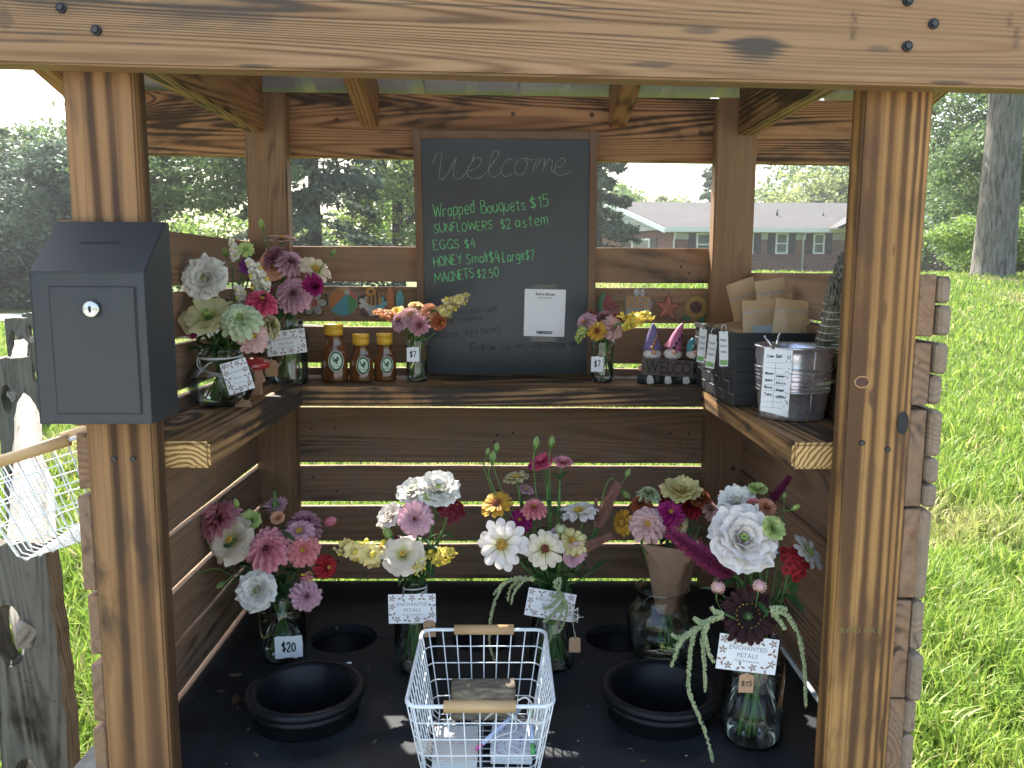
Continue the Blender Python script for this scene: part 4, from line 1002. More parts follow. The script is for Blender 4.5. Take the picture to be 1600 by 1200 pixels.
def chalk(s, x0, y0, x1, y1, hpx, mat='chalk', rad=.00095, seed=0, off=-.0014, name='chalk_line', gap=2.2, space=5.):
    a, b = on_board(x0, y0, off), on_board(x1, y1, off); ux = (b-a).normalized(); uy = bn.cross(ux).normalized()
    if uy.z < 0: uy = -uy
    mb = MB(); write(mb, s, a, ux, uy, bn, (b-a).length, pxm(hpx, 1.83), rad, 0, seed, gap, space); o = mb.build(name, M[mat], cb); o['label'] = 'chalk lettering "%s"' % s
chalk('Wrapped', 678, 339, 741, 333, 19, seed=1); chalk('Bouquets', 753, 334, 821, 327, 18, seed=2); chalk('$15', 829, 326, 857, 322, 17, rad=.00115, seed=3)
chalk('SUNFLOWERS', 679, 364, 770, 358, 14, seed=4, gap=1.6); chalk('$2', 783, 359, 799, 356, 15, seed=5); chalk('a', 805, 355, 812, 355, 14, seed=6); chalk('stem', 817, 355, 856, 351, 17, seed=7)
chalk('EGGS', 678, 390, 718, 388, 14, seed=8); chalk('$4', 727, 389, 743, 387, 15, seed=9, rad=.00105)
chalk('HONEY', 679, 417, 722, 411, 15, seed=10, rad=.00105); chalk('Small', 729, 413, 762, 409, 15, seed=11); chalk('$4', 765, 411, 781, 409, 17, seed=12, rad=.00115); chalk('Large$7', 786, 409, 835, 405, 15, seed=13, rad=.00105)
chalk('MAGNETS', 680, 442, 741, 434, 15, seed=14, gap=1.5, rad=.00105); chalk('$2.50', 746, 435, 779, 432, 14, seed=15, rad=.00105)
# the cursive heading
W_ = [[(676,256),(683,239),(690,240),(688,258),(687,279),(697,275),(709,252),(713,248),(709,262),(710,279),(722,277),(736,255),(741,240)],
      [(732,267),(745,262),(752,252),(748,246),(738,252),(730,268),(735,278),(750,277),(762,266),(776,246),(779,238),(772,236),(765,254),(764,270),(772,277),(784,268)],
      [(802,252),(796,248),(787,256),(783,268),(790,276),(802,270)], [(818,246),(808,252),(804,264),(809,273),(819,270),(824,257),(820,247),(829,250),(836,249)],
      [(832,272),(836,256),(842,246)], [(838,262),(846,249),(851,250),(848,270)], [(849,264),(857,249),(863,252),(862,266),(868,271)],
      [(871,262),(880,257),(883,249),(877,247),(869,256),(867,268),(874,274),(886,271),(893,267)]]
mb = MB()
for i, q in enumerate(W_):
    P = smooth_path([on_board(x, y, -.0012) for x, y in q], 5); tube(mb, P, [.00085*(1+.3*math.sin(j*.9+i)) for j in range(len(P))], 5)
mb.build('chalk_line', M['chalk_grey'], cb)['label'] = 'thin grey chalk heading "Welcome"'
chalk('accept cash', 716, 492, 776, 486, 9, 'chalk_faint', .0008, 20, gap=2.6); chalk('or venmo', 701, 505, 752, 500, 9, 'chalk_faint', .0008, 21)
chalk('(Honor system!)', 674, 530, 782, 519, 11, 'chalk_faint', .0008, 22); chalk('Follow us on @', 736, 549, 838, 543, 11, 'chalk_faint', .0009, 23); chalk('Instagram', 843, 546, 904, 542, 11, 'chalk_faint', .0009, 24)
# payment card taped to the board (its square code is left out)
card = thing('payment_card', on_board(851, 489), 'white payment card taped to the lower right of the chalkboard', 'card')
cc = on_board(851, 489, .0002); cw, chh = pxm(64, 1.85), pxm(74, 1.85)
CB = basis(cc, bx+up*-.02, bn)
mb = MB(); slab(mb, rrect(cw, chh, .002), (), -.0012, .0008, 0, CB); mb.build('sheet', M['paper'], card, smooth=False)
for sy, h in ((.56, .012), (-.56, .013)):
    mb = MB(); slab(mb, [(-.0285, -h/2), (.027, -h/2+.001), (.028, h/2), (-.028, h/2-.001)], (), .0009, .0013, 0, CB @ Matrix.Translation((-.001, sy*chh, 0))); mb.build('tape', M['tape'], card, smooth=False)
mb = MB(); text_into(mb, 'Sierra Bosse', .0088, CB @ Matrix.Translation((0, chh/2-.011, .0011)), bold=.0002); text_into(mb, '@sierrabosse7', .0052, CB @ Matrix.Translation((0, chh/2-.019, .0011)), 1)
text_into(mb, 'venmo', .0135, CB @ Matrix.Translation((0, -chh/2+.010, .0011)), bold=.0005, shear=.25)
mb.build('lettering', M['ink'], card, smooth=False)

# ------------------------------------------------------------------ lock box on the left post
def corner(px, py, Y): return at(px, py, Y=Y)
lx0, lx1, lyf, lyb = -.568, -.4305, .995, 1.078
lzt, lzb, lzr = at(140, 425, Y=lyf).z, at(160, 663, Y=lyf).z, at(160, 347, Y=1.072).z
lb = thing('lock_box', ((lx0+lx1)/2, lyb, lzb), 'black metal drop box with keyed door screwed to the left front post', 'lock box')
mb = MB()
# body shell: profile in YZ, lid slanting from lzt (front) to lzr (back)
pr_ = [(lyf, lzb), (lyb, lzb), (lyb, lzr), (lyb-.012, lzr), (lyf, lzt)]
n = len(pr_); inset = .001
vs_ = [Vector((lx0, y, z)) for y, z in pr_]+[Vector((lx1, y, z)) for y, z in pr_]
bm = bmesh.new(); V = [bm.verts.new(v) for v in vs_]
bm.faces.new(V[:n]); bm.faces.new(V[n:][::-1])
for i in range(n): bm.faces.new((V[i], V[i+n], V[(i+1) % n+n], V[(i+1) % n]))
bmesh.ops.recalc_face_normals(bm, faces=bm.faces); bmesh.ops.bevel(bm, geom=bm.edges[:], offset=.0012, segments=2, affect='EDGES')
me = bpy.data.meshes.new('box_body'); bm.to_mesh(me); bm.free(); me.materials.append(M['box']); link('box_body', me, lb)
dx0, dx1 = at(78, 450, Y=lyf).x, at(210, 450, Y=lyf).x; dz0, dz1 = at(150, 645, Y=lyf).z, at(150, 449, Y=lyf).z
dx0 += .0; 
def ring(x0, x1, z0, z1, t, y, d, mat, name, parent):
    mb = MB(); B = basis(Vector(((x0+x1)/2, y, (z0+z1)/2)), (1, 0, 0), (0, -1, 0)); w, h = x1-x0, z1-z0
    slab(mb, [(-w/2, -h/2), (w/2, -h/2), (w/2, h/2), (-w/2, h/2)], [[(-w/2+t, -h/2+t), (-w/2+t, h/2-t), (w/2-t, h/2-t), (w/2-t, -h/2+t)]], 0, d, 0, B); return mb.build(name, mat, parent, smooth=False)
mb = MB(); box(mb, (dx0-.0018, lyf-.0006, dz0-.0018), (dx1+.0018, lyf+.002, dz1+.0018)); mb.build('door_gap', M['ink'], lb, smooth=False)
door = board('door', ((dx0+dx1)/2, lyf-.0006, (dz0+dz1)/2), (dx1-dx0, dz1-dz0, .0025), z=(0, -1, 0), mat='box', parent=lb, bev=.0007)
# raised border of the front
ring(lx0+.0005, lx1-.0005, lzb+.0006, lzt-.0006, .0012, lyf, .0006, M['box'], 'edge_bead', lb)
kp = at(144, 483, Y=lyf-.003)
mb = MB(); lathe(mb, [(0, .0), (.0098, .0), (.0102, .003), (.0085, .0052), (.0078, .0048), (.0066, .0055), (0, .0058)], 28)
mb2 = basis(kp, (1, 0, 0), (0, -1, 0)); mb.v = [mb2 @ v for v in mb.v]; lk = mb.build('lock', M['steel'], door)
mb = MB(); slab(mb, [(-.0010, -.0042), (.0010, -.0036), (.0016, 0), (.0007, .0042), (-.0016, .0036), (-.0020, .001)], (), .0056, .0062, 0, mb2); mb.build('keyhole', M['ink'], door, smooth=False)
sa, sb = at(124, 378, Y=1.045), at(188, 378, Y=1.045)
ln_ = Vector((0, lzt-lzr, (lyb-.012)-lyf)); ln_ = Vector((0, -(lzr-lzt), (lyb-.012-lyf))).normalized()
def lid_pt(px, py):
    p0 = Vector((0, lyf, lzt)); d = ray(px, py); o = Vector((0, 0, EYE)); return o+d*((p0-o).dot(ln_)/d.dot(ln_))
A_, B_ = lid_pt(124, 379), lid_pt(188, 379); mb = MB()
slab(mb, rrect((B_-A_).length, .0042, .002), (), -.001, .0004, 0, basis((A_+B_)/2, (1, 0, 0), ln_)); mb.build('coin_slot', M['ink'], lb, smooth=False)

# ------------------------------------------------------------------ wire baskets
def wire_basket(name, MX, label, group, near=(.205, 0), depth=.246, h=.145, taper=.022, th=.0020):
    """MX maps local (x across, y away, z up; origin centre of the rim plane) to the world"""
    r = thing(name, MX @ Vector((0, 0, -h)), label, 'wire basket', group)
    w0, w1, d = .103, .103, depth/2
    rc = .018
    rim = []
    for cx, cy, a0 in ((w1-rc, d-rc, 0), (-w1+rc, d-rc, 90), (-w0+rc, -d+rc, 180), (w0-rc, -d+rc, 270)):
        for k in range(5): a = R(a0+22.5*k); rim.append(Vector((cx+rc*math.cos(a), cy+rc*math.sin(a), 0)))
    mb = MB(); tube(mb, [MX @ p for p in rim+[rim[0]]], .0030, 8, cap=False); mb.build('rim', M['white_wire'], r)
    bw, bd = w0-taper, d-taper
    def side_pt(px_, py_, t_):       # t 0 rim .. 1 bottom
        k = 1-t_*(1-bw/w0); k2 = 1-t_*(1-bd/d); return Vector((px_*k, py_*k2, -h*t_))
    mb = MB()
    nx, ny = 9, 12
    for i in range(nx):            # U-shaped wires front - bottom - back
        x = -w0+.010+(2*w0-.020)*i/(nx-1)
        P = [side_pt(x, -d, t_) for t_ in (0, .5, .93)]+[Vector((x*bw/w0, -bd+.008, -h)), Vector((x*bw/w0, 0, -h)), Vector((x*bw/w0, bd-.008, -h))]+[side_pt(x, d, t_) for t_ in (.93, .5, 0)]
        tube(mb, [MX @ p for p in P], th*.55, 5)
    mb.build('long_wires', M['white_wire'], r)
    mb = MB()
    for i in range(ny):
        y = -d+.012+(2*d-.024)*i/(ny-1)
        P = [side_pt(-w0, y, t_) for t_ in (0, .5, .93)]+[Vector((-bw+.008, y*bd/d, -h+.002)), Vector((bw-.008, y*bd/d, -h+.002))]+[side_pt(w0, y, t_) for t_ in (.93, .5, 0)]
        tube(mb, [MX @ p for p in P], th*.55, 5)
    mb.build('cross_wires', M['white_wire'], r)
    for t_ in (.2, .4, .6, .8):
        loop = [side_pt(p.x, p.y, t_) for p in rim]; mb = MB(); tube(mb, [MX @ p for p in loop+[loop[0]]], th*.55, 5, cap=False); mb.build('ring_wire', M['white_wire'], r)
    for sy in (-1, 1):
        hl_ = .050; mb = MB(); tube(mb, [(-hl_, 0, 0), (hl_, 0, 0)], .0082, 18)
        c_ = Vector((0, sy*d, 0)); mb.build('handle', M['handle'], r, M=MX @ Matrix.Translation(c_), smooth=True)
    return r
nb, fb = at(755, 1104, Y=1.063), at(752, 984, Y=1.309)
mid = (nb+fb)/2; zrim = mid.z
MX1 = Matrix.Translation(mid)
wire_basket('wire_basket', MX1, 'white wire basket with wooden handles standing on the floor in front', 'white wire baskets', depth=fb.y-nb.y, h=zrim-FL-.003)
hc = at(52, 719, Y=1.10)
MX2 = Matrix.Translation(hc+Vector((-.018, .118, .006))) @ Matrix.Rotation(R(9), 4, 'Z') @ Matrix.Rotation(R(-17), 4, 'Y') @ Matrix.Rotation(R(-3), 4, 'X')
wire_basket('wire_basket', MX2, 'white wire basket hanging tilted outside the left wall below the lockbox', 'white wire baskets', depth=.236)
# hook that carries it
mb = MB(); a = MX2 @ Vector((.100, .02, 0)); tube(mb, [a, (a.x+.01, a.y, a.z+.006), (-.577, a.y, a.z+.010)], .0016, 6)
tag(mb.build('wire_hook', M['white_wire']), 'short white hook holding the left wire basket to the planks', 'hook')
# things in the basket on the floor
bz = FL+.006
def on_z(px, py, z): return at(px, py, Z=z)
bk = thing('stone_block', (nb.x, 1.235, bz), 'rough brown stone block lying at the back of the wire basket', 'stone block')
bm = bmesh.new(); bmesh.ops.create_cube(bm, size=1); bmesh.ops.subdivide_edges(bm, edges=bm.edges[:], cuts=9, use_grid_fill=True); bmesh.ops.scale(bm, vec=(.102, .036, .052), verts=bm.verts)
for v in bm.verts:
    q = v.co*38; n_ = noise.noise(q)+.6*noise.noise(q*2.7)
    e = Vector((v.co.x/.051, v.co.y/.018, v.co.z/.026)); v.co *= 1-.05*max(0, e.length-1.15); v.co += v.normal*n_*.0022
me = bpy.data.meshes.new('stone_block'); bm.to_mesh(me); bm.free(); me.polygons.foreach_set('use_smooth', [True]*len(me.polygons))
t = NT('rough_stone'); v_ = t.obj((1, 1, 1)); n1 = t.noise(v_, 55, 5, .7); n2 = t.noise(t.obj((40, 130, 130)), 1, 4, .6)
cst = t.mix(t.ramp(n2, [(.35, 0.), (.65, 1.)]), (.30, .24, .165), (.11, .09, .065)); me.materials.append(t.done(t.bsdf(cst, .9, t.bump(t.math('ADD', n1, n2), 1., .003))))
bc = at(755, 1085, Y=1.235); link('stone', me, bk, Matrix.Translation((bc.x, 1.235, bz+.050)) @ Matrix.Rotation(.03, 4, 'Z'))
def sheet_prism(mb, p, w, d, h, rz=0., m=0, tilt=0.):
    box(mb, (-w/2, -d/2, 0), (w/2, d/2, h), m, Matrix.Translation(p) @ Matrix.Rotation(rz, 4, 'Z') @ Matrix.Rotation(tilt, 4, 'X'))
def notepad(cx, cy, w, d, h, rz, label, name, floral):
    r = thing(name, (cx, cy, bz), label, 'notepad'); p = Vector((cx, cy, bz))
    B = Matrix.Translation(p) @ Matrix.Rotation(rz, 4, 'Z')
    mb = MB()
    for k in range(6): box(mb, (-w/2+.0004*(k % 2), -d/2+.0004*(k % 3), h*k/6+.0003), (w/2-.0003*(k % 2), d/2, h*(k+1)/6), 0, B)
    mb.build('pages', M['paper'], r, smooth=False)
    mb = MB(); box(mb, (-w/2-.001, -d/2-.001, h+.0004), (w/2+.001, d/2+.001, h+.0016), 0, B); mb.build('cover', M['floral'] if floral else M['marble_paper'], r, smooth=False)
    n_ = 8
    for k in range(n_):
        x = -w/2+.006+(w-.012)*k/(n_-1); mb = MB()
        tube(mb, [B @ Vector((x, d/2-.004+.005*math.cos(a), h*.6+.0055*math.sin(a)+.0015)) for a in np.linspace(0, 2*math.pi*.95, 9)], .0009, 5); mb.build('spiral_loop', M['ink'], r)
    if not floral:
        mb = MB(); 
        for j in range(2): write(mb, 'name - date', B @ Vector((-.012, .004-.007*j, h+.0017)), (B.to_3x3() @ Vector((1, 0, 0))), (B.to_3x3() @ Vector((0, 1, 0))), Vector((0, 0, 1)), .026, .004, .00022, 0, j)
        mb.build('pen_marks', M['pink_ink'], r)
    return r
M['pink_ink'] = plain('pale_pink_ink', (.6, .35, .36), .6)
t = NT('wavy_lined_cover'); v_ = t.obj(rand=False); wv = t.n('ShaderNodeTexWave', wave_type='BANDS', bands_direction='Y'); wv.inputs['Scale'].default_value = 55.; wv.inputs['Distortion'].default_value = 5.; wv.inputs['Detail'].default_value = 2; wv.inputs['Detail Scale'].default_value = .6; t.l(v_, wv.inputs['Vector'])
M['marble_paper'] = t.done(t.bsdf(t.mix(t.ramp(wv.outputs['Fac'], [(.5, 0.), (.95, .5)]), (.72, .70, .66), (.42, .40, .38)), .6))
t = NT('floral_cover'); v_ = t.obj(rand=False); vr = t.n('ShaderNodeTexVoronoi'); vr.inputs['Scale'].default_value = 85.; t.l(t.mix(.12, v_, t.noise(v_, 60, 2, out=1)), vr.inputs['Vector'])
nz_ = t.noise(v_, 110, 3, .6); cl_ = t.ramp(t.noise(v_, 22, 2), [(.4, (.10, .12, .42)), (.52, (.34, .12, .42)), (.62, (.08, .25, .42))])
M['floral'] = t.done(t.bsdf(t.mix(t.math('MULTIPLY', t.ramp(nz_, [(.50, 0.), (.56, 1.)]), t.ramp(vr.outputs['Distance'], [(.25, 1.), (.5, .3)])), (.74, .74, .76), cl_), .5))
q = at(712, 1158, Z=bz+.02); notepad(q.x, q.y, .066, .090, .016, .02, 'cream spiral notepad with wavy lines in the left of the wire basket', 'notepad', False)
q = at(800, 1150, Z=bz+.02); notepad(q.x, q.y, .062, .084, .016, -.03, 'spiral notepad with blue and purple floral cover in the right of the basket', 'notepad', True)
M['pen_blue'] = plain('pale_blue_pen', (.52, .60, .80), .3); M['pen_pink'] = plain('pink_pen_tip', (.75, .10, .42), .35); M['pen_green'] = plain('green_pen', (.10, .45, .12), .35)
a, b = at(742, 1173, Z=bz+.024), at(812, 1108, Z=bz+.042); pn = thing('pen', a, 'pale blue pen with pink tip lying across the two notepads', 'pen')
mb = MB(); tube(mb, [a.lerp(b, .14), b], .0034, 10); mb.build('barrel', M['pen_blue'], pn); mb = MB(); tube(mb, [a, a.lerp(b, .06), a.lerp(b, .14)], [.0006, .0026, .0034], 10); mb.build('tip', M['pen_pink'], pn)
a, b = at(833, 1178, Z=bz+.022), at(828, 1108, Z=bz+.05); pn = thing('pen', a, 'green and white pen standing in the right corner of the wire basket', 'pen')
mb = MB(); tube(mb, [a.lerp(b, .2), b.lerp(a, .2)], .0035, 10); mb.build('barrel', M['pen_blue'], pn); mb = MB(); tube(mb, [a, a.lerp(b, .2)], .0037, 10); tube(mb, [b.lerp(a, .2), b], .0037, 10); mb.build('cap', M['pen_green'], pn)
mb = MB()
P = [at(x, y, Z=bz+z) for x, y, z in ((757, 1125, .03), (775, 1112, .05), (800, 1118, .045), (806, 1140, .03), (780, 1150, .028), (765, 1160, .024))]; tube(mb, smooth_path(P, 8), .0014, 7)
P = [at(x, y, Z=bz+z) for x, y, z in ((808, 1095, .08), (822, 1090, .085), (832, 1105, .07), (822, 1128, .05), (806, 1122, .05), (795, 1100, .06))]; tube(mb, smooth_path(P, 8), .0014, 7)
tag(mb.build('looped_cord', M['string']), 'white cord looped over the notepads in the wire basket', 'cord')
mb = MB(); P = [at(x, y, Z=bz+.095) for x, y in ((829, 1125), (843, 1130), (857, 1118))]
tube(mb, smooth_path(P, 5), .0035, 6); tag(mb.build('fabric_loop', M['string']), 'knotted white tape tied to the right side of the wire basket', 'tape')

# ------------------------------------------------------------------ tags and cards
def floral_print(mb, w, h, B, m, g, border=.0065):
    """little printed petals round the edge of a card"""
    n_ = 13
    per = []
    for k in range(n_):
        t_ = k/n_; L = 2*(w+h); s = t_*L; iw, ih = w-border*1.15, h-border*1.15
        if s < w: q = (-iw/2+iw*s/w, ih/2)
        elif s < w+h: q = (iw/2, ih/2-ih*(s-w)/h)
        elif s < 2*w+h: q = (iw/2-iw*(s-w-h)/w, -ih/2)
        else: q = (-iw/2, -ih/2+ih*(s-2*w-h)/h)
        per.append(q)
    for i, (x, y) in enumerate(per):
        kp_ = 5 if i % 2 == 0 else 3; a0 = g.uniform(0, 6)
        for k in range(kp_):
            a = a0+2*math.pi*k/kp_; r_ = border*.36*(1.25 if kp_ == 3 else 1); c_ = (x+math.cos(a)*r_*.8, y+math.sin(a)*r_*.8)
            c_ = (max(-w/2+.0012, min(w/2-.0012, c_[0])), max(-h/2+.0012, min(h/2-.0012, c_[1])))
            pts = []
            for j in range(7):
                b_ = 2*math.pi*j/7; u, v = r_*.62*math.cos(b_), r_*.28*math.sin(b_); pts.append((c_[0]+u*math.cos(a)-v*math.sin(a), c_[1]+u*math.sin(a)+v*math.cos(a)))
            slab(mb, pts, (), .0005+.00003*k, .0007+.00003*k+.0001*(i % 3), m, B)
def name_card(px, py, Y, wpx, hpx, rz, label, yaw=0., tilt=-.1, seed=0, d=None):
    p = at(px, py, Y=Y); D = (p-Vector((0, 0, EYE))).dot(Fv); w, h = wpx*D/FPX, hpx*D/FPX
    r = thing('name_card', p, label, 'card', 'white name cards of the flower seller'); g = random.Random(seed)
    B = Matrix.Translation(p) @ Matrix.Rotation(yaw, 4, 'Z') @ Matrix.Rotation(R(90)+tilt, 4, 'X') @ Matrix.Rotation(rz, 4, 'Z')
    mb = MB(); slab(mb, [(-w/2, -h/2), (w/2, -h/2), (w/2, h/2), (-w/2, h/2)], (), -.0002, .0003, 0, B); mb.build('card', M['paper'], r, smooth=False)
    mb = MB(); floral_print(mb, w, h, B, 0, g, border=min(w, h)*.235); mb.build('floral_print', M['brown_ink'], r, smooth=False)
    mb = MB(); s_ = min(h*.17, w*.1)
    text_into(mb, 'ENCHANTED', 1., B @ Matrix.Translation((0, h*.15, .0006)) @ Matrix.Scale(s_, 4), spacing=1.12); text_into(mb, 'PETALS', 1., B @ Matrix.Translation((0, -h*.05, .0006)) @ Matrix.Scale(s_, 4), spacing=1.12)
    mb.build('lettering', M['grey_ink'], r, smooth=False)
    mb = MB(); text_into(mb, 'Floral Arrangements', 1., B @ Matrix.Translation((0, -h*.2, .0006)) @ Matrix.Scale(s_*.5, 4), shear=.3); mb.build('small_lettering', M['grey_ink'], r, smooth=False)
    return r
def kraft_tag(px, py, Y, wpx, hpx, label, text=None, rz=0., yaw=0.):
    p = at(px, py, Y=Y); D = (p-Vector((0, 0, EYE))).dot(Fv); w, h = wpx*D/FPX, hpx*D/FPX
    r = thing('kraft_tag', p, label, 'price tag', 'brown kraft price tags')
    B = Matrix.Translation(p) @ Matrix.Rotation(yaw, 4, 'Z') @ Matrix.Rotation(R(90), 4, 'X') @ Matrix.Rotation(rz, 4, 'Z')
    c_ = w*.22
    mb = MB(); slab(mb, [(-w/2, -h/2), (w/2, -h/2), (w/2, h/2-c_), (w/2-c_*.7, h/2-c_*.3), (w*.16, h/2-c_*.3), (w*.12, h/2), (-w*.12, h/2), (-w*.16, h/2-c_*.3), (-w/2+c_*.7, h/2-c_*.3), (-w/2, h/2-c_)], [circle(0, h/2-c_*.75, w*.06, 8)[::-1]], -.0003, .0004, 0, B)
    mb.build('card', M['kraft'], r, smooth=False)
    mb = MB(); tube(mb, [B @ Vector((0, h/2-c_*.75, .0006)), B @ Vector((w*.05, h*.62, .003)), B @ Vector((-.001, h*.9, .006))], .0004, 5); mb.build('string', M['string'], r)
    if text:
        mb = MB(); ux = B.to_3x3() @ Vector((1, 0, 0)); uy = B.to_3x3() @ Vector((0, 1, 0)); nn_ = B.to_3x3() @ Vector((0, 0, 1))
        write(mb, text, B @ Vector((-w*.36, -h*.16, .0005)), ux, uy, nn_, w*.72, h*.24, w*.026, 0, 5); mb.build('lettering', M['ink'], r)
    return r
def price_label(px, py, Y, wpx, hpx, text, label, rz=0., yaw=0.):
    p = at(px, py, Y=Y); D = (p-Vector((0, 0, EYE))).dot(Fv); w, h = wpx*D/FPX, hpx*D/FPX
    r = thing('price_label', p, label, 'price label', 'torn white price labels'); g = random.Random(len(label))
    B = Matrix.Translation(p) @ Matrix.Rotation(yaw, 4, 'Z') @ Matrix.Rotation(R(90), 4, 'X') @ Matrix.Rotation(rz, 4, 'Z')
    pts = [(-w/2, -h/2)]+[(-w/2+w*k/8, -h/2+g.uniform(-.05, .05)*h) for k in range(1, 8)]+[(w/2, -h/2+.03*h), (w/2+.02*w, h*.1), (w/2, h/2)]+[(w/2-w*k/8, h/2+g.uniform(-.04, .04)*h) for k in range(1, 8)]+[(-w/2, h/2-.06*h)]
    mb = MB(); slab(mb, pts, (), 0, .0004, 0, B); mb.build('paper', M['paper'], r, smooth=False)
    mb = MB(); ux = B.to_3x3() @ Vector((1, 0, 0)); uy = B.to_3x3() @ Vector((0, 1, 0)); nn_ = B.to_3x3() @ Vector((0, 0, 1))
    write(mb, text, B @ Vector((-w*.24, -h*.17, .0006)), ux, uy, nn_, w*.48, h*.4, h*.030, 0, 3); mb.build('lettering', M['ink'], r)

# ------------------------------------------------------------------ honey bottles
t = NT('dark_honey'); ti = t.noise(t.obj(), 25, 2)
M['honey'] = t.done(t.bsdf(t.mix(ti, (.06, .018, .006), (.20, .07, .018)), .10, None, 0, .6, **{'Coat_Weight': .5}))
M['yellow'] = plain('yellow_cap', (.62, .36, .03), .4, var=.05); M['label_green'] = plain('pale_green_label', (.50, .62, .46), .5); M['label_dark'] = plain('dark_green_print', (.02, .05, .03), .5)
def honey(px, wpx, pyb, pyt, Y, label, ribs):
    b = at(px, pyb, Y=Y); b.z = SH; D = Y*.99+.03; w = wpx*D/FPX; h = (pyb-pyt)*D/FPX*1.01
    r = thing('honey_bottle', b, label, 'honey bottle', 'honey bottles on the rear shelf'); ch = pxm(17, D); bh = h-ch
    prof = [(0, 0), (w*.44, 0), (w*.5, .003)]
    for k in range(ribs):
        z = .006+(bh-.022)*k/ribs; q = w*.5*(1-.10*max(0, (k/ribs-.3))) 
        if k > ribs*.72: q *= 1-.35*((k/ribs-.72)/.28)
        prof += [(q, z), (q*.965, z+(bh-.022)/ribs*.5)]
    prof += [(w*.31, bh-.012), (w*.30, bh-.002), (w*.30, bh)]
    mb = MB(); lathe(mb, prof, 28, b, sy=.62); mb.build('bottle', M['honey'], r)
    mb = MB(); lathe(mb, [(w*.30, 0), (w*.335, 0), (w*.335, ch*.55), (w*.31, ch*.58), (w*.31, ch*.62), (w*.345, ch*.64), (w*.345, ch*.95), (w*.33, ch), (0, ch)], 28, b+Vector((0, 0, bh)), sy=.85); mb.build('cap', M['yellow'], r)
    lc = b+Vector((w*.13, -w*.5*.62-.0009, bh*.46)); B = basis(lc, (1, .28, 0), (.28, -1, .05)); lw = w*.27
    mb = MB(); slab(mb, circle(0, 0, lw, 26, lw*1.42), (), -.0004, .0003, 0, B); lab = mb.build('label', M['label_green'], r, smooth=False)
    mb = MB(); slab(mb, circle(0, 0, lw*.93, 26, lw*1.34), [circle(0, 0, lw*.72, 26, lw*1.05)[::-1]], .0003, .0005, 0, B)
    slab(mb, circle(-lw*.15, lw*.1, lw*.26, 10, lw*.2), (), .0003, .0006, 0, B); slab(mb, circle(lw*.2, lw*.3, lw*.18, 8, lw*.3), (), .0003, .00065, 0, B); slab(mb, circle(lw*.05, -lw*.15, lw*.15, 8, lw*.25), (), .0003, .0007, 0, B)
    slab(mb, circle(-lw*.4, lw*.45, lw*.1, 8, lw*.2), (), .0003, .00062, 0, B)
    text_into(mb, 'RAW HONEY', 1., B @ Matrix.Translation((0, -lw*.66, .0006)) @ Matrix.Scale(lw*.24, 4))
    mb.build('label_print', M['label_dark'], lab, smooth=False)
honey(523, 43, 590, 501, 1.755, 'large amber honey bottle with yellow cap, tallest of the three', 11)
honey(565, 38, 591, 517, 1.755, 'small honey bottle with yellow cap, middle of the three', 9)
honey(602, 36, 591, 517, 1.765, 'small honey bottle with yellow cap beside the small flower jar', 9)

# ------------------------------------------------------------------ glittered magnets on the second plank
def gem(name, col):
    t = NT(name); v = t.obj(rand=False, src='Object'); vr = t.n('ShaderNodeTexVoronoi'); vr.inputs['Scale'].default_value = 620.; vr.inputs['Randomness'].default_value = .25; t.l(v, vr.inputs['Vector'])
    c = t.mix(t.ramp(vr.outputs['Distance'], [(.3, 0.), (.62, .8)]), col, tuple(x*.25 for x in col))
    return t.done(t.bsdf(c, .25, t.bump(vr.outputs['Distance'], .8, -.0008), 0, .6))
for k, c in dict(orange=(.62, .22, .06), teal=(.10, .40, .48), green=(.07, .33, .10), yellow=(.66, .42, .08), red=(.55, .07, .06), white=(.62, .60, .56), gold=(.52, .33, .07), dgreen=(.03, .22, .09), brown=(.10, .035, .02), silver=(.45, .43, .40), pinkred=(.60, .13, .10), amber=(.60, .30, .06), cyan=(.2, .5, .5)).items(): M['g_'+k] = gem('gem_'+k, c)
MY = B0+PT-.0006
def mag(px, py, label):
    p = at(px, py, Y=MY); return thing('magnet', p, label, 'magnet', 'glittered magnets on the rear planks'), basis(p, (1, 0, 0), (0, -1, 0))
k_ = 1.87/FPX
def piece(name, parts_, B, r, mat, z0=0., z1=.003):
    mb = MB()
    for pts, holes in parts_: slab(mb, [(x*k_, y*k_) for x, y in pts], [[(x*k_, y*k_) for x, y in h][::-1] for h in holes], z0, z1, 0, B)
    return mb.build(name, M[mat], r, smooth=False)
def arcpts(cx, cy, r, a0, a1, n=12): return [(cx+r*math.cos(R(a0+(a1-a0)*k/n)), cy+r*math.sin(R(a0+(a1-a0)*k/n))) for k in range(n+1)]
r, B = mag(536, 471, 'beach ball magnet with orange, yellow, blue and green panels')
piece('backing', [(circle(0, 0, 23.5, 32), [])], B, r, 'g_silver', 0, .0015)
piece('panel', [([(7, 14)]+arcpts(0, 0, 22, 110, 215), [])], B, r, 'g_orange', .0015, .0032); piece('panel', [([(7, 14)]+arcpts(0, 0, 22, 217, 292), [])], B, r, 'g_teal', .0015, .0033)
piece('panel', [([(7, 14)]+arcpts(0, 0, 22, 294, 360), [])], B, r, 'g_green', .0015, .0034); piece('panel', [([(7, 14)]+arcpts(0, 0, 22, 2, 62), [])], B, r, 'g_pinkred', .0015, .0033); piece('panel', [([(7, 14)]+arcpts(0, 0, 22, 64, 108), [])], B, r, 'g_yellow', .0015, .0032)
piece('panel', [(circle(7, 14, 4.5, 12), [])], B, r, 'g_white', .0034, .004)
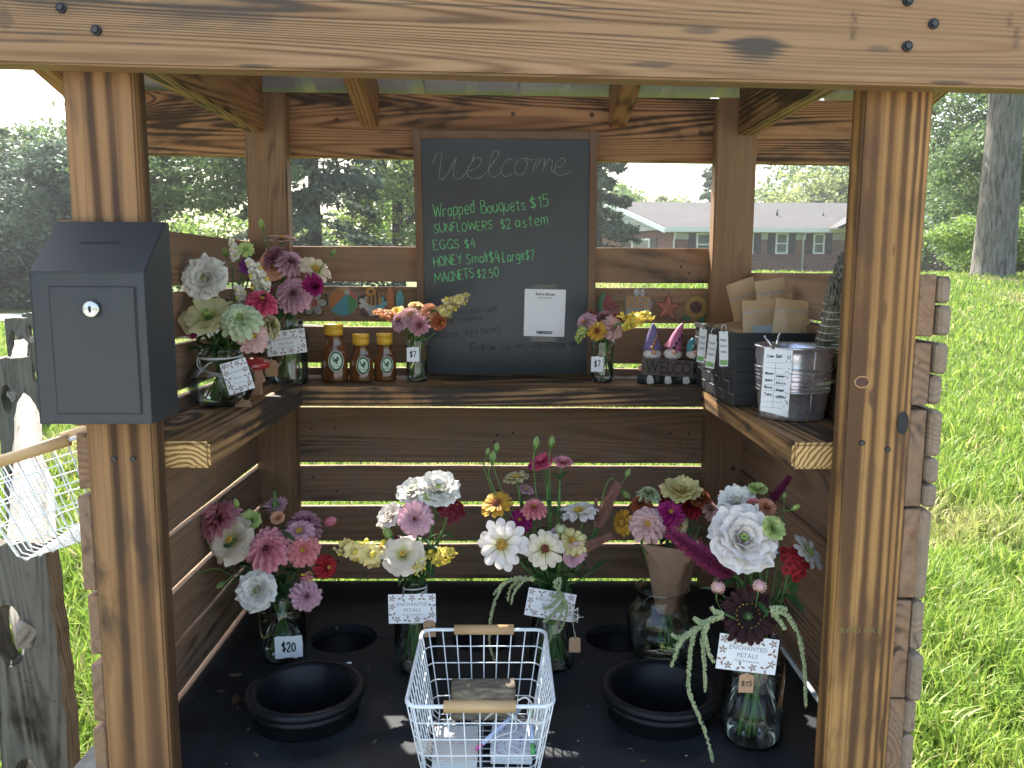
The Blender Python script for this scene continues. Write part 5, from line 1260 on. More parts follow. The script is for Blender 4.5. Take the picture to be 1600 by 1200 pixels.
def flower_pts(n, r0, r1, rot=0): return [((r0+(r1-r0)*abs(math.cos(n*a/2))**.7)*math.cos(a+rot), (r0+(r1-r0)*abs(math.cos(n*a/2))**.7)*math.sin(a+rot)) for a in np.linspace(0, 2*math.pi, n*8+1)[:-1]]
r, B = mag(490, 473, 'white flower magnet behind the flowers at the left end'); piece('backing', [(flower_pts(6, 10, 23), [])], B, r, 'g_brown', 0, .0015); piece('petals', [(flower_pts(6, 9, 21), [])], B, r, 'g_white', .0015, .003); piece('centre', [(circle(0, 0, 7, 14), [])], B, r, 'g_pinkred', .003, .0042)
r, B = mag(583, 472, 'bee magnet with a honey swirl and a white blossom'); piece('backing', [([(x-2, y-3) for x, y in flower_pts(5, 15, 23, .3)], [])], B, r, 'g_brown', 0, .0014)
piece('blossom', [([(x-12, y-2) for x, y in flower_pts(5, 5, 11)], [])], B, r, 'g_white', .0015, .0036); piece('blossom', [([(x+12, y-2) for x, y in flower_pts(5, 5, 11)], [])], B, r, 'g_cyan', .0015, .0035)
piece('honeycomb', [([(x, y-12) for x, y in circle(0, 0, 11, 6)], [])], B, r, 'g_white', .0015, .003); piece('bee_body', [(circle(2, 3, 13, 20, 8), [])], B, r, 'g_amber', .0036, .005)
piece('bee_stripe', [([(-6, -4), (-4, -4), (-4, 10), (-6, 10)], []), ([(0, -5), (2, -5), (2, 11), (0, 11)], []), ([(6, -5), (8, -5), (8, 10), (6, 10)], [])], B, r, 'ink', .005, .0056)
piece('swirl', [(arcpts(-3, 16, 8, 0, 350), [arcpts(-3, 16, 3, 0, 350)])], B, r, 'g_amber', .0015, .004)
r, B = mag(620, 468, 'pair of surfboard magnets, one orange and one blue'); piece('board', [([(-10+6*math.cos(a), 2+18*math.sin(a)) if math.sin(a) < 0 else (-10+6*math.cos(a)*(1-math.sin(a)**3), 2+20*math.sin(a)) for a in np.linspace(0, 2*math.pi, 20)[:-1]], [])], B, r, 'g_orange', .001, .003)
piece('board', [([(5+6*math.cos(a), -1+16*math.sin(a)) for a in np.linspace(0, 2*math.pi, 18)[:-1]], [])], B, r, 'g_cyan', 0, .002)
r, B = mag(950, 475, 'red watermelon slice magnet right of the chalkboard'); piece('rind', [([(-8, 19), (-14, 10), (-16, -2), (-12, -14), (20, -2)], [])], B, r, 'g_dgreen', 0, .0016); piece('rind', [([(-6, 17), (-11, 9), (-12.5, -2), (-9, -12), (20, -2)], [])], B, r, 'g_green', .0016, .0024)
piece('flesh', [([(-3, 16), (-8, 7), (-9, -2), (-5, -14), (20, -4)], [])], B, r, 'g_red', .0024, .0036); piece('seeds', [(circle(x, y, 1.2, 6, 1.9), []) for x, y in ((-3, 7), (1, 1), (-3, -5), (5, -3), (2, -8), (8, 0), (-5, 1), (12, -4))], B, r, 'ink', .0036, .0042)
r, B = mag(997, 476, 'white and gold magnet reading BEE with a little bee on top'); 
piece('backing', [([(-21, 4), (-19, 12), (-12, 14), (-4, 12), (4, 14), (12, 14), (20, 10), (22, 2), (20, -8), (22, -18), (10, -22), (-8, -22), (-21, -18), (-19, -8)], [])], B, r, 'g_silver', 0, .0016)
for ch, x in (('B', -12), ('E', 1), ('E', 13)): mb = MB(); text_into(mb, ch, 25*k_, B @ Matrix.Translation((x*k_, 3*k_, .0022)), bold=.0007); text_into(mb, ch, 25*k_, B @ Matrix.Translation((x*k_, 3*k_, .0018)), bold=.0007); mb.build('letter', M['g_amber'], r, smooth=False)
piece('wing', [(circle(-3, 19, 5, 12, 7), []), (circle(6, 19, 4, 12, 6), [])], B, r, 'g_white', .0016, .003); piece('heart', [(circle(0, -14, 9, 14, 5), [])], B, r, 'g_amber', .0016, .003)
r, B = mag(1043, 481, 'orange starfish magnet between BEE and sunflower magnets'); st = lambda a, b: [((a if k % 2 == 0 else b)*math.cos(R(86+36*k)), (a if k % 2 == 0 else b)*math.sin(R(86+36*k))) for k in range(10)]
piece('backing', [(st(24, 10), [])], B, r, 'g_brown', 0, .0014); piece('star', [(st(22, 9), [])], B, r, 'g_pinkred', .0014, .003); piece('star', [(st(15, 3), [])], B, r, 'g_orange', .003, .0042)
piece('seeds', [(circle(t_*math.cos(R(86+72*k)), t_*math.sin(R(86+72*k)), 1.1, 6), []) for k in range(5) for t_ in (3.5, 7, 10.5, 14)], B, r, 'g_yellow', .0042, .005)
r, B = mag(1087, 480, 'sunflower magnet with a dark centre'); piece('leaves', [([(-18, -12), (-22, -20), (-8, -20), (-4, -12)], []), ([(4, -14), (6, -26), (14, -22), (16, -12)], [])], B, r, 'g_dgreen', 0, .0015)
piece('petals', [([(q_[0], q_[1]) for q_ in [((20 if k % 2 == 0 else 16)*math.cos(2*math.pi*k/44), (20 if k % 2 == 0 else 16)*math.sin(2*math.pi*k/44)) for k in range(44)]], [])], B, r, 'g_gold', .0015, .003); piece('centre', [(circle(0, 0, 9.5, 18), [])], B, r, 'g_brown', .003, .0045)

# ------------------------------------------------------------------ gnome welcome figurine
M['gnome_purple'] = plain('mauve_paint', (.14, .11, .26), .5, var=.25, scale=90, bump=.4); M['gnome_pink'] = plain('rose_paint', (.40, .11, .22), .5, var=.25, scale=90, bump=.4); M['gnome_teal'] = plain('teal_paint', (.06, .25, .30), .5, var=.25, scale=90, bump=.4)
M['beard'] = plain('white_painted_beard', (.62, .56, .54), .7, var=.2, scale=300, bump=1., dist=.001); M['skin'] = plain('pink_painted_nose', (.55, .27, .20), .5)
M['resin_dark'] = plain('dark_painted_resin', (.025, .035, .032), .6, var=.5, scale=120, bump=.6); M['resin_sign'] = plain('brown_painted_sign', (.085, .060, .048), .7, var=.4, scale=130, bump=.8)
gp = at(1046, 596, Y=1.735); gp.z = SH
gn = thing('gnome_figurine', gp, 'three gnomes in purple, pink and teal hats holding a WELCOME sign', 'figurine')
gx0 = at(1000, 580, Y=1.735).x; gw = .148
mb = MB(); box(mb, (gx0-.003, 1.722, SH+.001), (gx0+gw, 1.752, SH+.021)); 
for k in range(6): ball(mb, (gx0+.012+k*.024, 1.722, SH+.013), .011, 10, s=(1.0, .6, 1.0))
mb.build('base', M['resin_dark'], gn)
sgb = Matrix.Translation((gx0+gw/2, 1.716, SH+.036)) @ Matrix.Rotation(.055, 4, 'Y')
mb = MB(); box(mb, (-gw/2, -.004, -.018), (gw/2, .004, .0165), 0, sgb); sg = mb.build('sign', M['resin_sign'], gn, smooth=False)
mb = MB(); text_into(mb, 'WELCOME', .0345, sgb @ Matrix.Translation((0, -.0052, -.001)) @ Matrix.Rotation(R(90), 4, 'X') @ Matrix.Diagonal((.80, 1.12, 1, 1)), bold=.0006); mb.build('lettering', M['ink'], sg, smooth=False)
for xx in (.012, .050, .088, .126):
    mb = MB(); slab(mb, [(-.0075, -.008), (0, -.011), (.0075, -.008), (.006, .004), (.002, .009), (-.002, .010), (-.006, .004)], (), 0, .003, 0, basis(Vector((gx0+.006+xx, 1.7145, SH+.0125)), (1, 0, .1), (0, -1, .1))); mb.build('white_tulip', M['beard'], gn, smooth=False)
for i, (px, hm, tipx, tipy) in enumerate(((1019, 'gnome_purple', 1021, 505), (1051, 'gnome_pink', 1067, 505), (1084, 'gnome_teal', 1080, 528))):
    c_ = at(px, 548, Y=1.735); tp = at(tipx, tipy, Y=1.74); rr0 = pxm(15.5 if i < 2 else 13, 1.735)
    b0 = c_+Vector((0, .002, .003)); mb = MB(); P = smooth_path([b0, b0.lerp(tp, .35)+Vector((-.001, 0, 0)), b0.lerp(tp, .7)+Vector((0, 0, .003)), tp], 5)
    tube(mb, P, [rr0*(1-(j/(len(P)-1))**.95*.93) for j in range(len(P))], 14); hat = mb.build('hat', M[hm], gn)
    mb = MB(); g = random.Random(i)
    for k in range(4): ball(mb, b0.lerp(tp, .1+.14*k)+Vector((-.003+.003*k, -rr0*(.95-.2*k), 0)), .0042, 8, s=(1, .5, 1))
    mb.build('hat_flower', M['g_amber'] if i == 0 else M['resin_dark'], hat)
    mb = MB(); ball(mb, c_+Vector((0, -.002, -.007)), rr0*.92, 12, s=(1.05, .8, .7)); mb.build('beard', M['beard'], gn)
    mb = MB(); ball(mb, c_+Vector((0, -rr0*.95, -.0015)), .0052, 12, s=(1.1, .8, 1)); mb.build('nose', M['skin'], gn)
mb = MB(); ball(mb, Vector((gx0-.003, 1.716, SH+.036)), .0055, 10, s=(.7, .8, 1.3)); mb.build('hand', M['skin'], gn)

# ------------------------------------------------------------------ mushroom ornament
mp = at(396, 606, Y=1.56); mp.z = SH; mu = thing('mushroom_ornament', mp, 'wooden mushroom ornament with red cap behind the round vase', 'ornament')
M['mush_red'] = plain('red_glazed_cap', (.40, .03, .03), .15, var=.1, spec=.8); M['mush_wood'] = plain('tan_wood', (.46, .26, .16), .6, var=.12, scale=40)
mb = MB(); lathe(mb, [(0, .050), (.024, .050), (.031, .053), (.033, .058), (.028, .067), (.014, .073), (0, .0745)], 26, mp); mb.build('cap', M['mush_red'], mu)
mb = MB(); B = basis(mp+Vector((0, -.008, 0)), (1, 0, 0), (0, -1, 0)); slab(mb, [(-.017, 0), (.015, 0), (.015, .022), (.022, .026), (.014, .051), (-.016, .051)], (), -.016, 0, 0, B); mb.build('stem', M['mush_wood'], mu, smooth=False)
mb = MB(); slab(mb, circle(.003, .041, .0016, 8), (), 0, .0006, 0, B); mb.build('eye', M['ink'], mu, smooth=False)

# ------------------------------------------------------------------ black woven basket with kraft pouches
x0, x1, y0, y1, zt = .4085, .546, 1.43, 1.735, EYE-.105
wb = thing('woven_basket', ((x0+x1)/2, (y0+y1)/2, SH), 'black woven strap basket of kraft pouches on the right rear corner shelf', 'basket')
M['strap'] = plain('black_strap', (.020, .021, .024), .6, var=.25, scale=200, bump=.35)
def woven(a, b, z0, z1, nu, nv, nrm, name):
    a, b = Vector(a), Vector(b); u = (b-a)/nu; dz = (z1-z0)/nv; mb = MB(); base = basis(a, b-a, nrm); W = (b-a).length/nu
    for i in range(nu):
        for j in range(nv):
            o = .0014 if (i+j) % 2 == 0 else .0003; e = .0006; ex = .0012
            vs_ = []
            for (p, q, w_) in ((ex*.3, e, 0), (W-ex*.3, e, 0), (W-ex*.3, dz-e, 0), (ex*.3, dz-e, 0), (ex, e+.001, o), (W-ex, e+.001, o), (W-ex, dz-e-.001, o), (ex, dz-e-.001, o)):
                vs_.append(a+u.normalized()*(i*W+p)+Vector((0, 0, z0+j*dz+q))+Vector(nrm)*w_)
            mb.add(vs_, [(4, 5, 6, 7), (0, 1, 5, 4), (1, 2, 6, 5), (2, 3, 7, 6), (3, 0, 4, 7)])
    return mb.build(name, M['strap'], wb, smooth=False)
woven((x0, y0, 0), (x1, y0, 0), SH+.002, zt-.008, 5, 6, (0, -1, 0), 'woven_side')
woven((x0, y1, 0), (x0, y0, 0), SH+.002, zt-.008, 9, 6, (-1, 0, 0), 'woven_side')
mb = MB(); t_ = .003
box(mb, (x0, y0, SH+.001), (x1, y0+t_, zt-.004)); box(mb, (x0, y1-t_, SH+.001), (x1, y1, zt-.004)); box(mb, (x0, y0+t_, SH+.001), (x0+t_, y1-t_, zt-.004)); box(mb, (x1-t_, y0+t_, SH+.001), (x1, y1-t_, zt-.004)); box(mb, (x0+t_, y0+t_, SH+.0012), (x1-t_, y1-t_, SH+.005)); mb.build('lining', M['strap'], wb, smooth=False)
mb = MB(); box(mb, (x0-.003, y0-.003, zt-.009), (x1+.001, y0-.0005, zt)); box(mb, (x0-.003, y0-.0004, zt-.009), (x0-.0005, y1, zt)); mb.build('rim_strap', M['strap'], wb, smooth=False)
M['foil'] = plain('silver_label', (.5, .55, .6), .35, .2, var=.15, scale=30)
def pouch(px, py, Y, wpx, hpx, rz, yaw, tilt, label, win=False):
    p = at(px, py, Y=Y); D = Y*.99; w, h = wpx*D/FPX, hpx*D/FPX
    r = thing('kraft_pouch', p, label, 'pouch', 'brown kraft pouches in the woven basket')
    B = Matrix.Translation(p) @ Matrix.Rotation(yaw, 4, 'Z') @ Matrix.Rotation(R(90)+tilt, 4, 'X') @ Matrix.Rotation(rz, 4, 'Z')
    mb = MB(); NX, NY = 10, 12
    for s in (1, -1):
        vs_ = []
        for j in range(NY+1):
            v = j/NY; 
            for i in range(NX+1):
                u = i/NX*2-1; th_ = .0008+.010*(1-abs(u)**2.5)*(max(0, 1-v*1.25))**.6 if v < .8 else .0008*(1-abs(u)**8)
                th_ += .0022*noise.noise(Vector((u*2.5, v*4, Y*9)))*(1 if v < .8 else .3)
                vs_.append(B @ Vector((u*w/2, (v-.5)*h, s*max(.0002, th_))))
        fs = [((j*(NX+1)+i), (j*(NX+1)+i+1), ((j+1)*(NX+1)+i+1), ((j+1)*(NX+1)+i)) for j in range(NY) for i in range(NX)]
        mb.add(vs_, fs if s > 0 else [f[::-1] for f in fs])
    mb.build('bag', M['kraft_bag'], r)
    mb = MB(); 
    for zz in (.30, .275): tube(mb, [B @ Vector((x*w/2, zz*h, .0022)) for x in (-.97, -.3, .3, .97)], .0006, 5)
    mb.build('zip', M['foil'], r)
    if win:
        mb = MB(); slab(mb, [(x-w*.1, y-h*.12) for x, y in rrect(w*.46, h*.34, .004)], (), .0112, .0118, 0, B); mb.build('label_sticker', M['foil'], r, smooth=False)
pouch(1208, 486, 1.57, 46, 100, .16, -.1, 0, 'kraft pouch tilted at the left of the tall row')
pouch(1168, 494, 1.66, 50, 116, .30, .3, 0, 'kraft pouch leaning left, tallest of the row', True)
pouch(1226, 486, 1.66, 60, 90, -.18, .0, 0, 'kraft pouch at the back of the tall row')
pouch(1250, 492, 1.58, 44, 92, -.14, -.25, 0, 'kraft pouch leaning right at the back corner')
pouch(1196, 512, 1.49, 74, 88, .05, .08, -.05, 'wide kraft pouch with a pale sticker in front of the row', True)
pouch(1236, 510, 1.475, 56, 84, -.08, -.15, -.03, 'kraft pouch in front at the right above the metal bucket')
pouch(1140, 540, 1.64, 50, 74, .12, .2, 0, 'kraft pouch lowest at the left back of the woven basket')
pouch(1165, 545, 1.50, 56, 60, -.1, .1, -.1, 'folded kraft pouch top at the near left of the woven basket')
pouch(1192, 553, 1.47, 40, 60, -.02, .0, 0, 'short kraft pouch top against the front rim')
# three scripture tags clipped to its rim
for i, (px, py, Y, w, h, rz, lb) in enumerate(((1097, 540, 1.66, 15, 58, -.04, 'left white hanging tag clipped to the woven basket rim'), (1112, 549, 1.56, 17, 58, -.05, 'middle white hanging tag clipped to the woven basket rim'), (1131, 545, 1.465, 17, 60, .03, 'right white hanging tag clipped to the woven basket rim'))):
    p = at(px, py, X=x0-.0075); D = p.y*.99; wv_, hv_ = w*D/FPX*1.9, h*D/FPX*.93
    r = thing('hanging_tag', p, lb, 'tag', 'white tags hanging on the woven basket')
    B = basis(p, Vector((.45, -1, rz)), (-1, -.45, 0)); B = basis(p, Vector((.62, -.8, rz*2)), (-.8, -.62, 0))
    wv_ = w*D/FPX
    mb = MB(); slab(mb, rrect(wv_, hv_, .001, 2), (), 0, .0006, 0, B); mb.build('card', M['paper'], r, smooth=False)
    mb = MB(); slab(mb, [(-wv_*.42, -hv_*.46), (wv_*.42, -hv_*.46), (wv_*.42, -hv_*.32), (-wv_*.42, -hv_*.32)], (), .0006, .0008, 0, B); mb.build('green_band', M['green_ink'], r, smooth=False)
    mb = MB(); ux, uy, nn_ = (B.to_3x3() @ Vector(v) for v in ((1, 0, 0), (0, 1, 0), (0, 0, 1)))
    for j, s in enumerate(('hope', 'Love', 'faith')): write(mb, s, B @ Vector((-wv_*.34, hv_*(.22-.17*j), .0008)), ux, uy, nn_, wv_*.66, hv_*.075, .00035, 0, j+i)
    mb.build('lettering', M['grey_ink'], r)
    mb = MB(); tp = B @ Vector((0, hv_*.47, .001)); tube(mb, smooth_path([tp, tp+Vector((-.004, 0, .008)), tp+Vector((.002, 0, .014)), tp+Vector((.006, .0, .004))], 5), .0008, 6); mb.build('clip', M['steel'], r)

# ------------------------------------------------------------------ galvanised bucket with sage bundles
bp = at(1251, 655, Y=1.335); bp.z = SH; bp.x = .478
gb = thing('metal_bucket', bp, 'ribbed galvanised bucket holding dried bundles on the right shelf', 'bucket')
M['galv'] = plain('galvanised_bucket', (.62, .62, .67), .27, .8, var=.25, scale=14, bump=.1)
H_ = .117; prof = [(0, .002), (.049, .002), (.050, 0), (.052, .002), (.0525, .006)]
for k in range(9):
    z = .045+.0052*k; prof += [(.0535+.0085*z/H_+(.0020 if k % 2 else -.0008), z)]
prof += [(.0612, H_-.012), (.0618, H_-.002), (.0635, H_-.001), (.0640, H_+.001), (.0630, H_+.003), (.0605, H_+.001), (.0595, H_-.01), (.049, .006), (0, .006)]
mb = MB(); lathe(mb, prof, 60, bp); mb.build('wall', M['galv'], gb)
a = R(-78); mb = MB(); tube(mb, [bp+Vector((math.cos(a)*(r_+.0003), math.sin(a)*(r_+.0003), z)) for r_, z in ((.0528, .006), (.0545, .03), (.0600, H_-.02), (.0618, H_-.004))], .0009, 5); mb.build('seam', M['galv'], gb)
for k in range(7):
    zz = .047+.0062*k; rk = .0535+.0085*zz/H_+.0006; mb = MB(); tube(mb, [bp+Vector((rk*math.cos(q_), rk*math.sin(q_), zz)) for q_ in np.linspace(0, 2*math.pi, 49)], .0012 if k not in (0, 6) else .0018, 6, cap=False); mb.build('rib', M['galv'], gb)
# price sheet
SB = Matrix.Translation(at(1213, 596, Y=1.262)) @ Matrix.Rotation(-.42, 4, 'Z') @ Matrix.Rotation(R(90)-.03, 4, 'X') @ Matrix.Rotation(-.02, 4, 'Z')
ps = thing('price_sheet', SB.translation, 'white handwritten price sheet clipped to the galvanised bucket', 'price sheet')
w, h = pxm(42, 1.29), pxm(103, 1.29)
mb = MB(); slab(mb, [(-w/2, -h/2+.004), (0, -h/2+.001), (w/2, -h/2-.003), (w/2, h/2-.002), (-w/2, h/2)], (), 0, .0004, 0, SB); mb.build('paper', M['paper'], ps, smooth=False)
mb = MB(); ux, uy, nn_ = (SB.to_3x3() @ Vector(v) for v in ((1, 0, 0), (0, 1, 0), (0, 0, 1)))
write(mb, 'Low Salt', SB @ Vector((-w*.36, h*.36, .0006)), ux, uy, nn_, w*.5, h*.045, .0005, 0, 1)
for j, (a_, b_) in enumerate((('Basil', 'Lemon'), ('Salt', 'Dill'), ('Mix', 'Sage'), ('Tea', '5'))): 
    a_ = {'Basil': 'Basil'}.get(a_, a_)
    write(mb, a_ if all(c in G for c in a_) else 'Bas', SB @ Vector((-w*.40, h*(.10-.105*j), .0006)), ux, uy, nn_, w*.26, h*.03, .0005, 0, j); write(mb, b_, SB @ Vector((.0, h*(.07-.105*j), .0006)), ux, uy, nn_, w*.28, h*.03, .0005, 0, j+9)
mb.build('lettering', M['ink'], ps)
mb = MB()
for j in range(9): q = h*(.28-.085*j); slab(mb, [(-w*.44, q), (w*.28, q), (w*.28, q+.0004), (-w*.44, q+.0004)], (), .0004, .0006, 0, SB)
slab(mb, [(-w*.07, -h*.42), (-w*.06, -h*.42), (-w*.06, h*.28), (-w*.07, h*.28)], (), .0006, .0008, 0, SB)
g = random.Random(5)
for j in range(26): c_ = (w*g.uniform(.31, .46), h*g.uniform(-.42, .42)); slab(mb, circle(c_[0], c_[1], .0009, 6, .0014), (), .0004, .0007, 0, SB)
mb.build('printed_lines', M['grey_ink'], ps, smooth=False)
for i, (pa, pb) in enumerate((((1195, 526), (1209, 545)), ((1218, 522), (1213, 538)))):
    a, b = at(*pa, Y=1.268), at(*pb, Y=1.262); mb = MB(); tube(mb, [a, a.lerp(b, .5), b], [.0013, .0019, .0022], 8); ball(mb, a, .0022, 8)
    tag(mb.build('clip', M['steel']), ['left metal clip pinning the price sheet to the bucket', 'right metal clip on the bucket rim'][i], 'clip', 'metal clips on the bucket rim')
M['dry_stem'] = plain('dried_stems', (.20, .19, .12), .9, var=.35, scale=60, bump=.8); M['dry_head'] = plain('dried_grey_flower_heads', (.17, .155, .135), .95, var=.4, scale=80, bump=1.)
M['twine'] = plain('pale_twine', (.62, .60, .55), .85)
def bundle(pa, pb, Ya, Yb, r0, label, seed):
    a, b = at(*pa, Y=Ya), at(*pb, Y=Yb); r = thing('dried_bundle', a, label, 'dried bundle', 'dried bundles in the galvanised bucket'); g = random.Random(seed)
    d = (b-a).normalized(); ux, uy = frame_from(d); L = (b-a).length; mb = MB(); mh = MB()
    for i in range(90):
        an = g.uniform(0, 6.28); q = r0*math.sqrt(g.random()); o = ux*math.cos(an)*q+uy*math.sin(an)*q
        e = g.uniform(.55, .8); tube(mb, [a+o*.9, a+o+d*L*e*.5+ux*g.uniform(-1, 1)*.001, a+o*1.1+d*L*e], .0013, 5)
    for i in range(420):
        an = g.uniform(0, 6.28); q = r0*1.05*math.sqrt(g.random()); o = ux*math.cos(an)*q+uy*math.sin(an)*q; t_ = g.uniform(.45, 1.0); q2 = 1 if t_ < .85 else (1-t_)/.15*.8+.2
        ball(mh, a+o*q2+d*L*t_, g.uniform(.0018, .0034), 5, s=(1, 1, 1.4))
    mb.build('stems', M['dry_stem'], r); mh.build('seed_heads', M['dry_head'], r)
    mb = MB(); P = [a+d*L*(.08+.5*k/64)+(ux*math.cos(k*.98*math.pi/4)+uy*math.sin(k*.98*math.pi/4))*r0*1.1 for k in range(65)]; tube(mb, P, .0009, 5)
    P = [a+d*L*(.16+.003*k/8)+(ux*math.cos(k*math.pi/4)+uy*math.sin(k*math.pi/4))*r0*1.12 for k in range(33)]; tube(mb, P, .0012, 5)
    mb.build('twine', M['twine'], r)
bundle((1283, 572), (1320, 400), 1.345, 1.30, .0155, 'dried herb bundle wrapped in pale twine, left one in the metal bucket', 1)
bundle((1305, 575), (1330, 375), 1.335, 1.31, .0150, 'dried grey lavender bundle behind the right post, right one in the bucket', 2)
# ------------------------------------------------------------------ blooms (built facing local +Z)
PR = {'round': [.28, .62, .9, 1., .93, .5], 'spoon': [.22, .36, .62, .92, 1., .62], 'point': [.35, .75, 1., .92, .6, .04], 'strap': [.3, .62, .85, .95, .85, .4], 'fan': [.3, .6, .85, 1.05, 1.2, 1.12], 'thin': [.6, .9, 1., .9, .7, .1]}
def petal(mb, r0, ang, e0, e1, L, W, prof='round', cup=.3, m=0, frill=0., z0=0., ns=5, nc=4, g=rnd, notch=0.):
    er = Vector((math.cos(ang), math.sin(ang), 0)); ec = Vector((-math.sin(ang), math.cos(ang), 0)); p = er*r0+Vector((0, 0, z0)); pr = PR[prof]
    vs = []; uv = []; ph = g.uniform(0, 9); tw = g.uniform(-.12, .12)
    for i in range(ns+1):
        u = i/ns; el = R(e0+(e1-e0)*u); d = er*math.cos(el)+Vector((0, 0, math.sin(el))); n = Vector((0, 0, math.cos(el)))-er*math.sin(el)
        if i: p = p+d*(L/ns)
        x = u*5; k = min(4, int(x)); w = W*.5*(pr[k]*(1-(x-k))+pr[k+1]*(x-k))
        for j in range(nc+1):
            s = j/nc*2-1; q = p+ec*(s*w)+n*(cup*s*s*w+tw*s*w)
            if frill and u > .35: q = q+n*(frill*L*u*math.sin(s*6.5+ph+u*3))+d*(frill*.6*L*math.sin(s*9+ph)*u)
            if u == 1.: q = q-d*(L*.10*s*s+notch*L*(1-abs(s)))
            vs.append(q); uv.append((j/nc, u))
    c = nc+1
    mb.add(vs, [(i*c+j, i*c+j+1, (i+1)*c+j+1, (i+1)*c+j) for i in range(ns) for j in range(nc)], uv, m)
def bloom(kind, r, g):
    """returns (petal mesh, centre mesh or None, depth of the head behind its face)"""
    P, Cn = MB(), MB()
    U = g.uniform
    if kind == 'dahlia':
        for l in range(9):
            n = [15, 15, 14, 13, 12, 11, 9, 7, 5][l]; Lr = r*(1.02-.085*l)
            for k in range(n): petal(P, r*.05, 2*math.pi*(k+.5*(l % 2))/n+U(-.08, .08), 4+9.5*l+U(-5, 5), -26+13*l+U(-9, 9), Lr*U(.88, 1.04), r*.30*(1-.05*l), 'strap' if l < 5 else 'round', .75, 0, 0, l*r*.045, 4, 2, g, .12)
    elif kind == 'pom':       # tight dahlia / strawflower
        for l in range(8):
            n = [16, 16, 15, 13, 11, 9, 7, 5][l]
            for k in range(n): petal(P, r*.1, 2*math.pi*(k+.5*(l % 2))/n+U(-.06, .06), -6+12*l, 8+11*l, r*(.95-.08*l), r*.36*(1-.06*l), 'point', .5, 0, 0, l*r*.03, 3, 2, g)
    elif kind == 'zinnia':    # double zinnia, rounded petals in tiers
        for l in range(6):
            n = [14, 13, 12, 10, 9, 7][l]; Lr = r*(1-.13*l)
            for k in range(n): petal(P, r*.08, 2*math.pi*(k+.5*(l % 2))/n+U(-.08, .08), 4+10*l+U(-4, 4), -24+13*l+U(-8, 8), Lr*U(.9, 1.05), r*.37*(1-.06*l), 'spoon', .62, 0, 0, l*r*.075, 4, 2, g, .06)
        for k in range(26):
            a, q = k*2.4, r*.16*math.sqrt(k/26); ball(Cn, (q*math.cos(a), q*math.sin(a), r*(.44+.07*(1-k/26))), r*.032, 5)
    elif kind == 'single':    # one or two rows of long rounded petals, open eye
        for l in range(2):
            n = 13-3*l
            for k in range(n): petal(P, r*.1, 2*math.pi*(k+.4*l)/n+U(-.1, .1), 14+13*l+U(-6, 6), -12+12*l+U(-9, 9), r*(.96-.25*l)*U(.88, 1.05), r*(.38-.03*l), 'spoon', .25, 0, .02, l*r*.05, 5, 3, g, .04)
        for k in range(34):
            a, q = k*2.4, r*.22*math.sqrt(k/34); ball(Cn, (q*math.cos(a), q*math.sin(a), r*(.12+.12*(1-k/34))), r*.036*U(.8, 1.3), 5)
    elif kind == 'lis':       # ruffled lisianthus
        for l in range(6):
            n = [6, 6, 6, 5, 5, 4][l]
            for k in range(n): petal(P, r*.05, 2*math.pi*(k+.5*(l % 2))/n+U(-.15, .15), 48+8*l+U(-5, 5), [-18, 0, 20, 44, 70, 98][l]+U(-10, 10), r*[1.05, 1.0, .9, .78, .62, .46][l], r*[.98, .94, .86, .74, .6, .44][l], 'fan', .32, 0, [.07, .07, .065, .06, .06, .05][l], 0, 6, 6, g)
        for k in range(7): a = k*.9; ball(Cn, (r*.08*math.cos(a), r*.08*math.sin(a), r*.42), r*.05, 5, s=(1, 1, 1.8))
    elif kind == 'open':      # open lisianthus, one whorl
        for l in range(2):
            for k in range(5): petal(P, r*.05, 2*math.pi*(k+.5*l)/5+U(-.12, .12), 42+10*l, -22+28*l+U(-10, 10), r*(1.08-.2*l), r*(1.0-.15*l), 'fan', .2, 0, .05, 0, 6, 6, g)
        for k in range(9): a = k*.9; ball(Cn, (r*.1*math.cos(a), r*.1*math.sin(a), r*.38), r*.055, 5, s=(1, 1, 1.8))
    elif kind == 'sun':       # dark sunflower
        for l in range(2):
            n = 15
            for k in range(n): petal(P, r*.36, 2*math.pi*(k+.5*l)/n+U(-.08, .08), 12+8*l+U(-5, 5), -6+8*l+U(-9, 9), r*(.70-.08*l)*U(.85, 1.12), r*.27, 'point', .35, 0, .02, -.02*r, 5, 2, g)
        for k in range(150):
            a, q = k*2.39996, r*.42*math.sqrt(k/150); ball(Cn, (q*math.cos(a), q*math.sin(a), r*(.06+.06*(1-k/150))), r*.028, 5, m=1 if k > 118 and k % 2 else 0, s=(1, 1, 1.6))
        lathe(Cn, [(0, -r*.1), (r*.42, -r*.06), (r*.41, r*.05), (0, r*.07)], 20)
    elif kind == 'cluster':   # sweet william head
        for i in range(16):
            a, q = i*2.39996, r*.82*math.sqrt(i/16); c = Vector((q*math.cos(a), q*math.sin(a), r*.5*(1-(q/r)**2)))
            T = MB(); rr0 = r*.27
            for k in range(5): petal(T, 0, 2*math.pi*k/5+i, 25, -5, rr0, rr0*.95, 'fan', .15, 0, .06, 0, 3, 3, g, .05)
            Q = Vector((math.cos(a)*q/r*.8, math.sin(a)*q/r*.8, 1)).to_track_quat('Z', 'Y').to_matrix()
            P.add([c+Q @ v for v in T.v], T.f, T.uv); ball(Cn, c+Q @ Vector((0, 0, r*.05)), r*.04, 5)
    elif kind == 'globe':
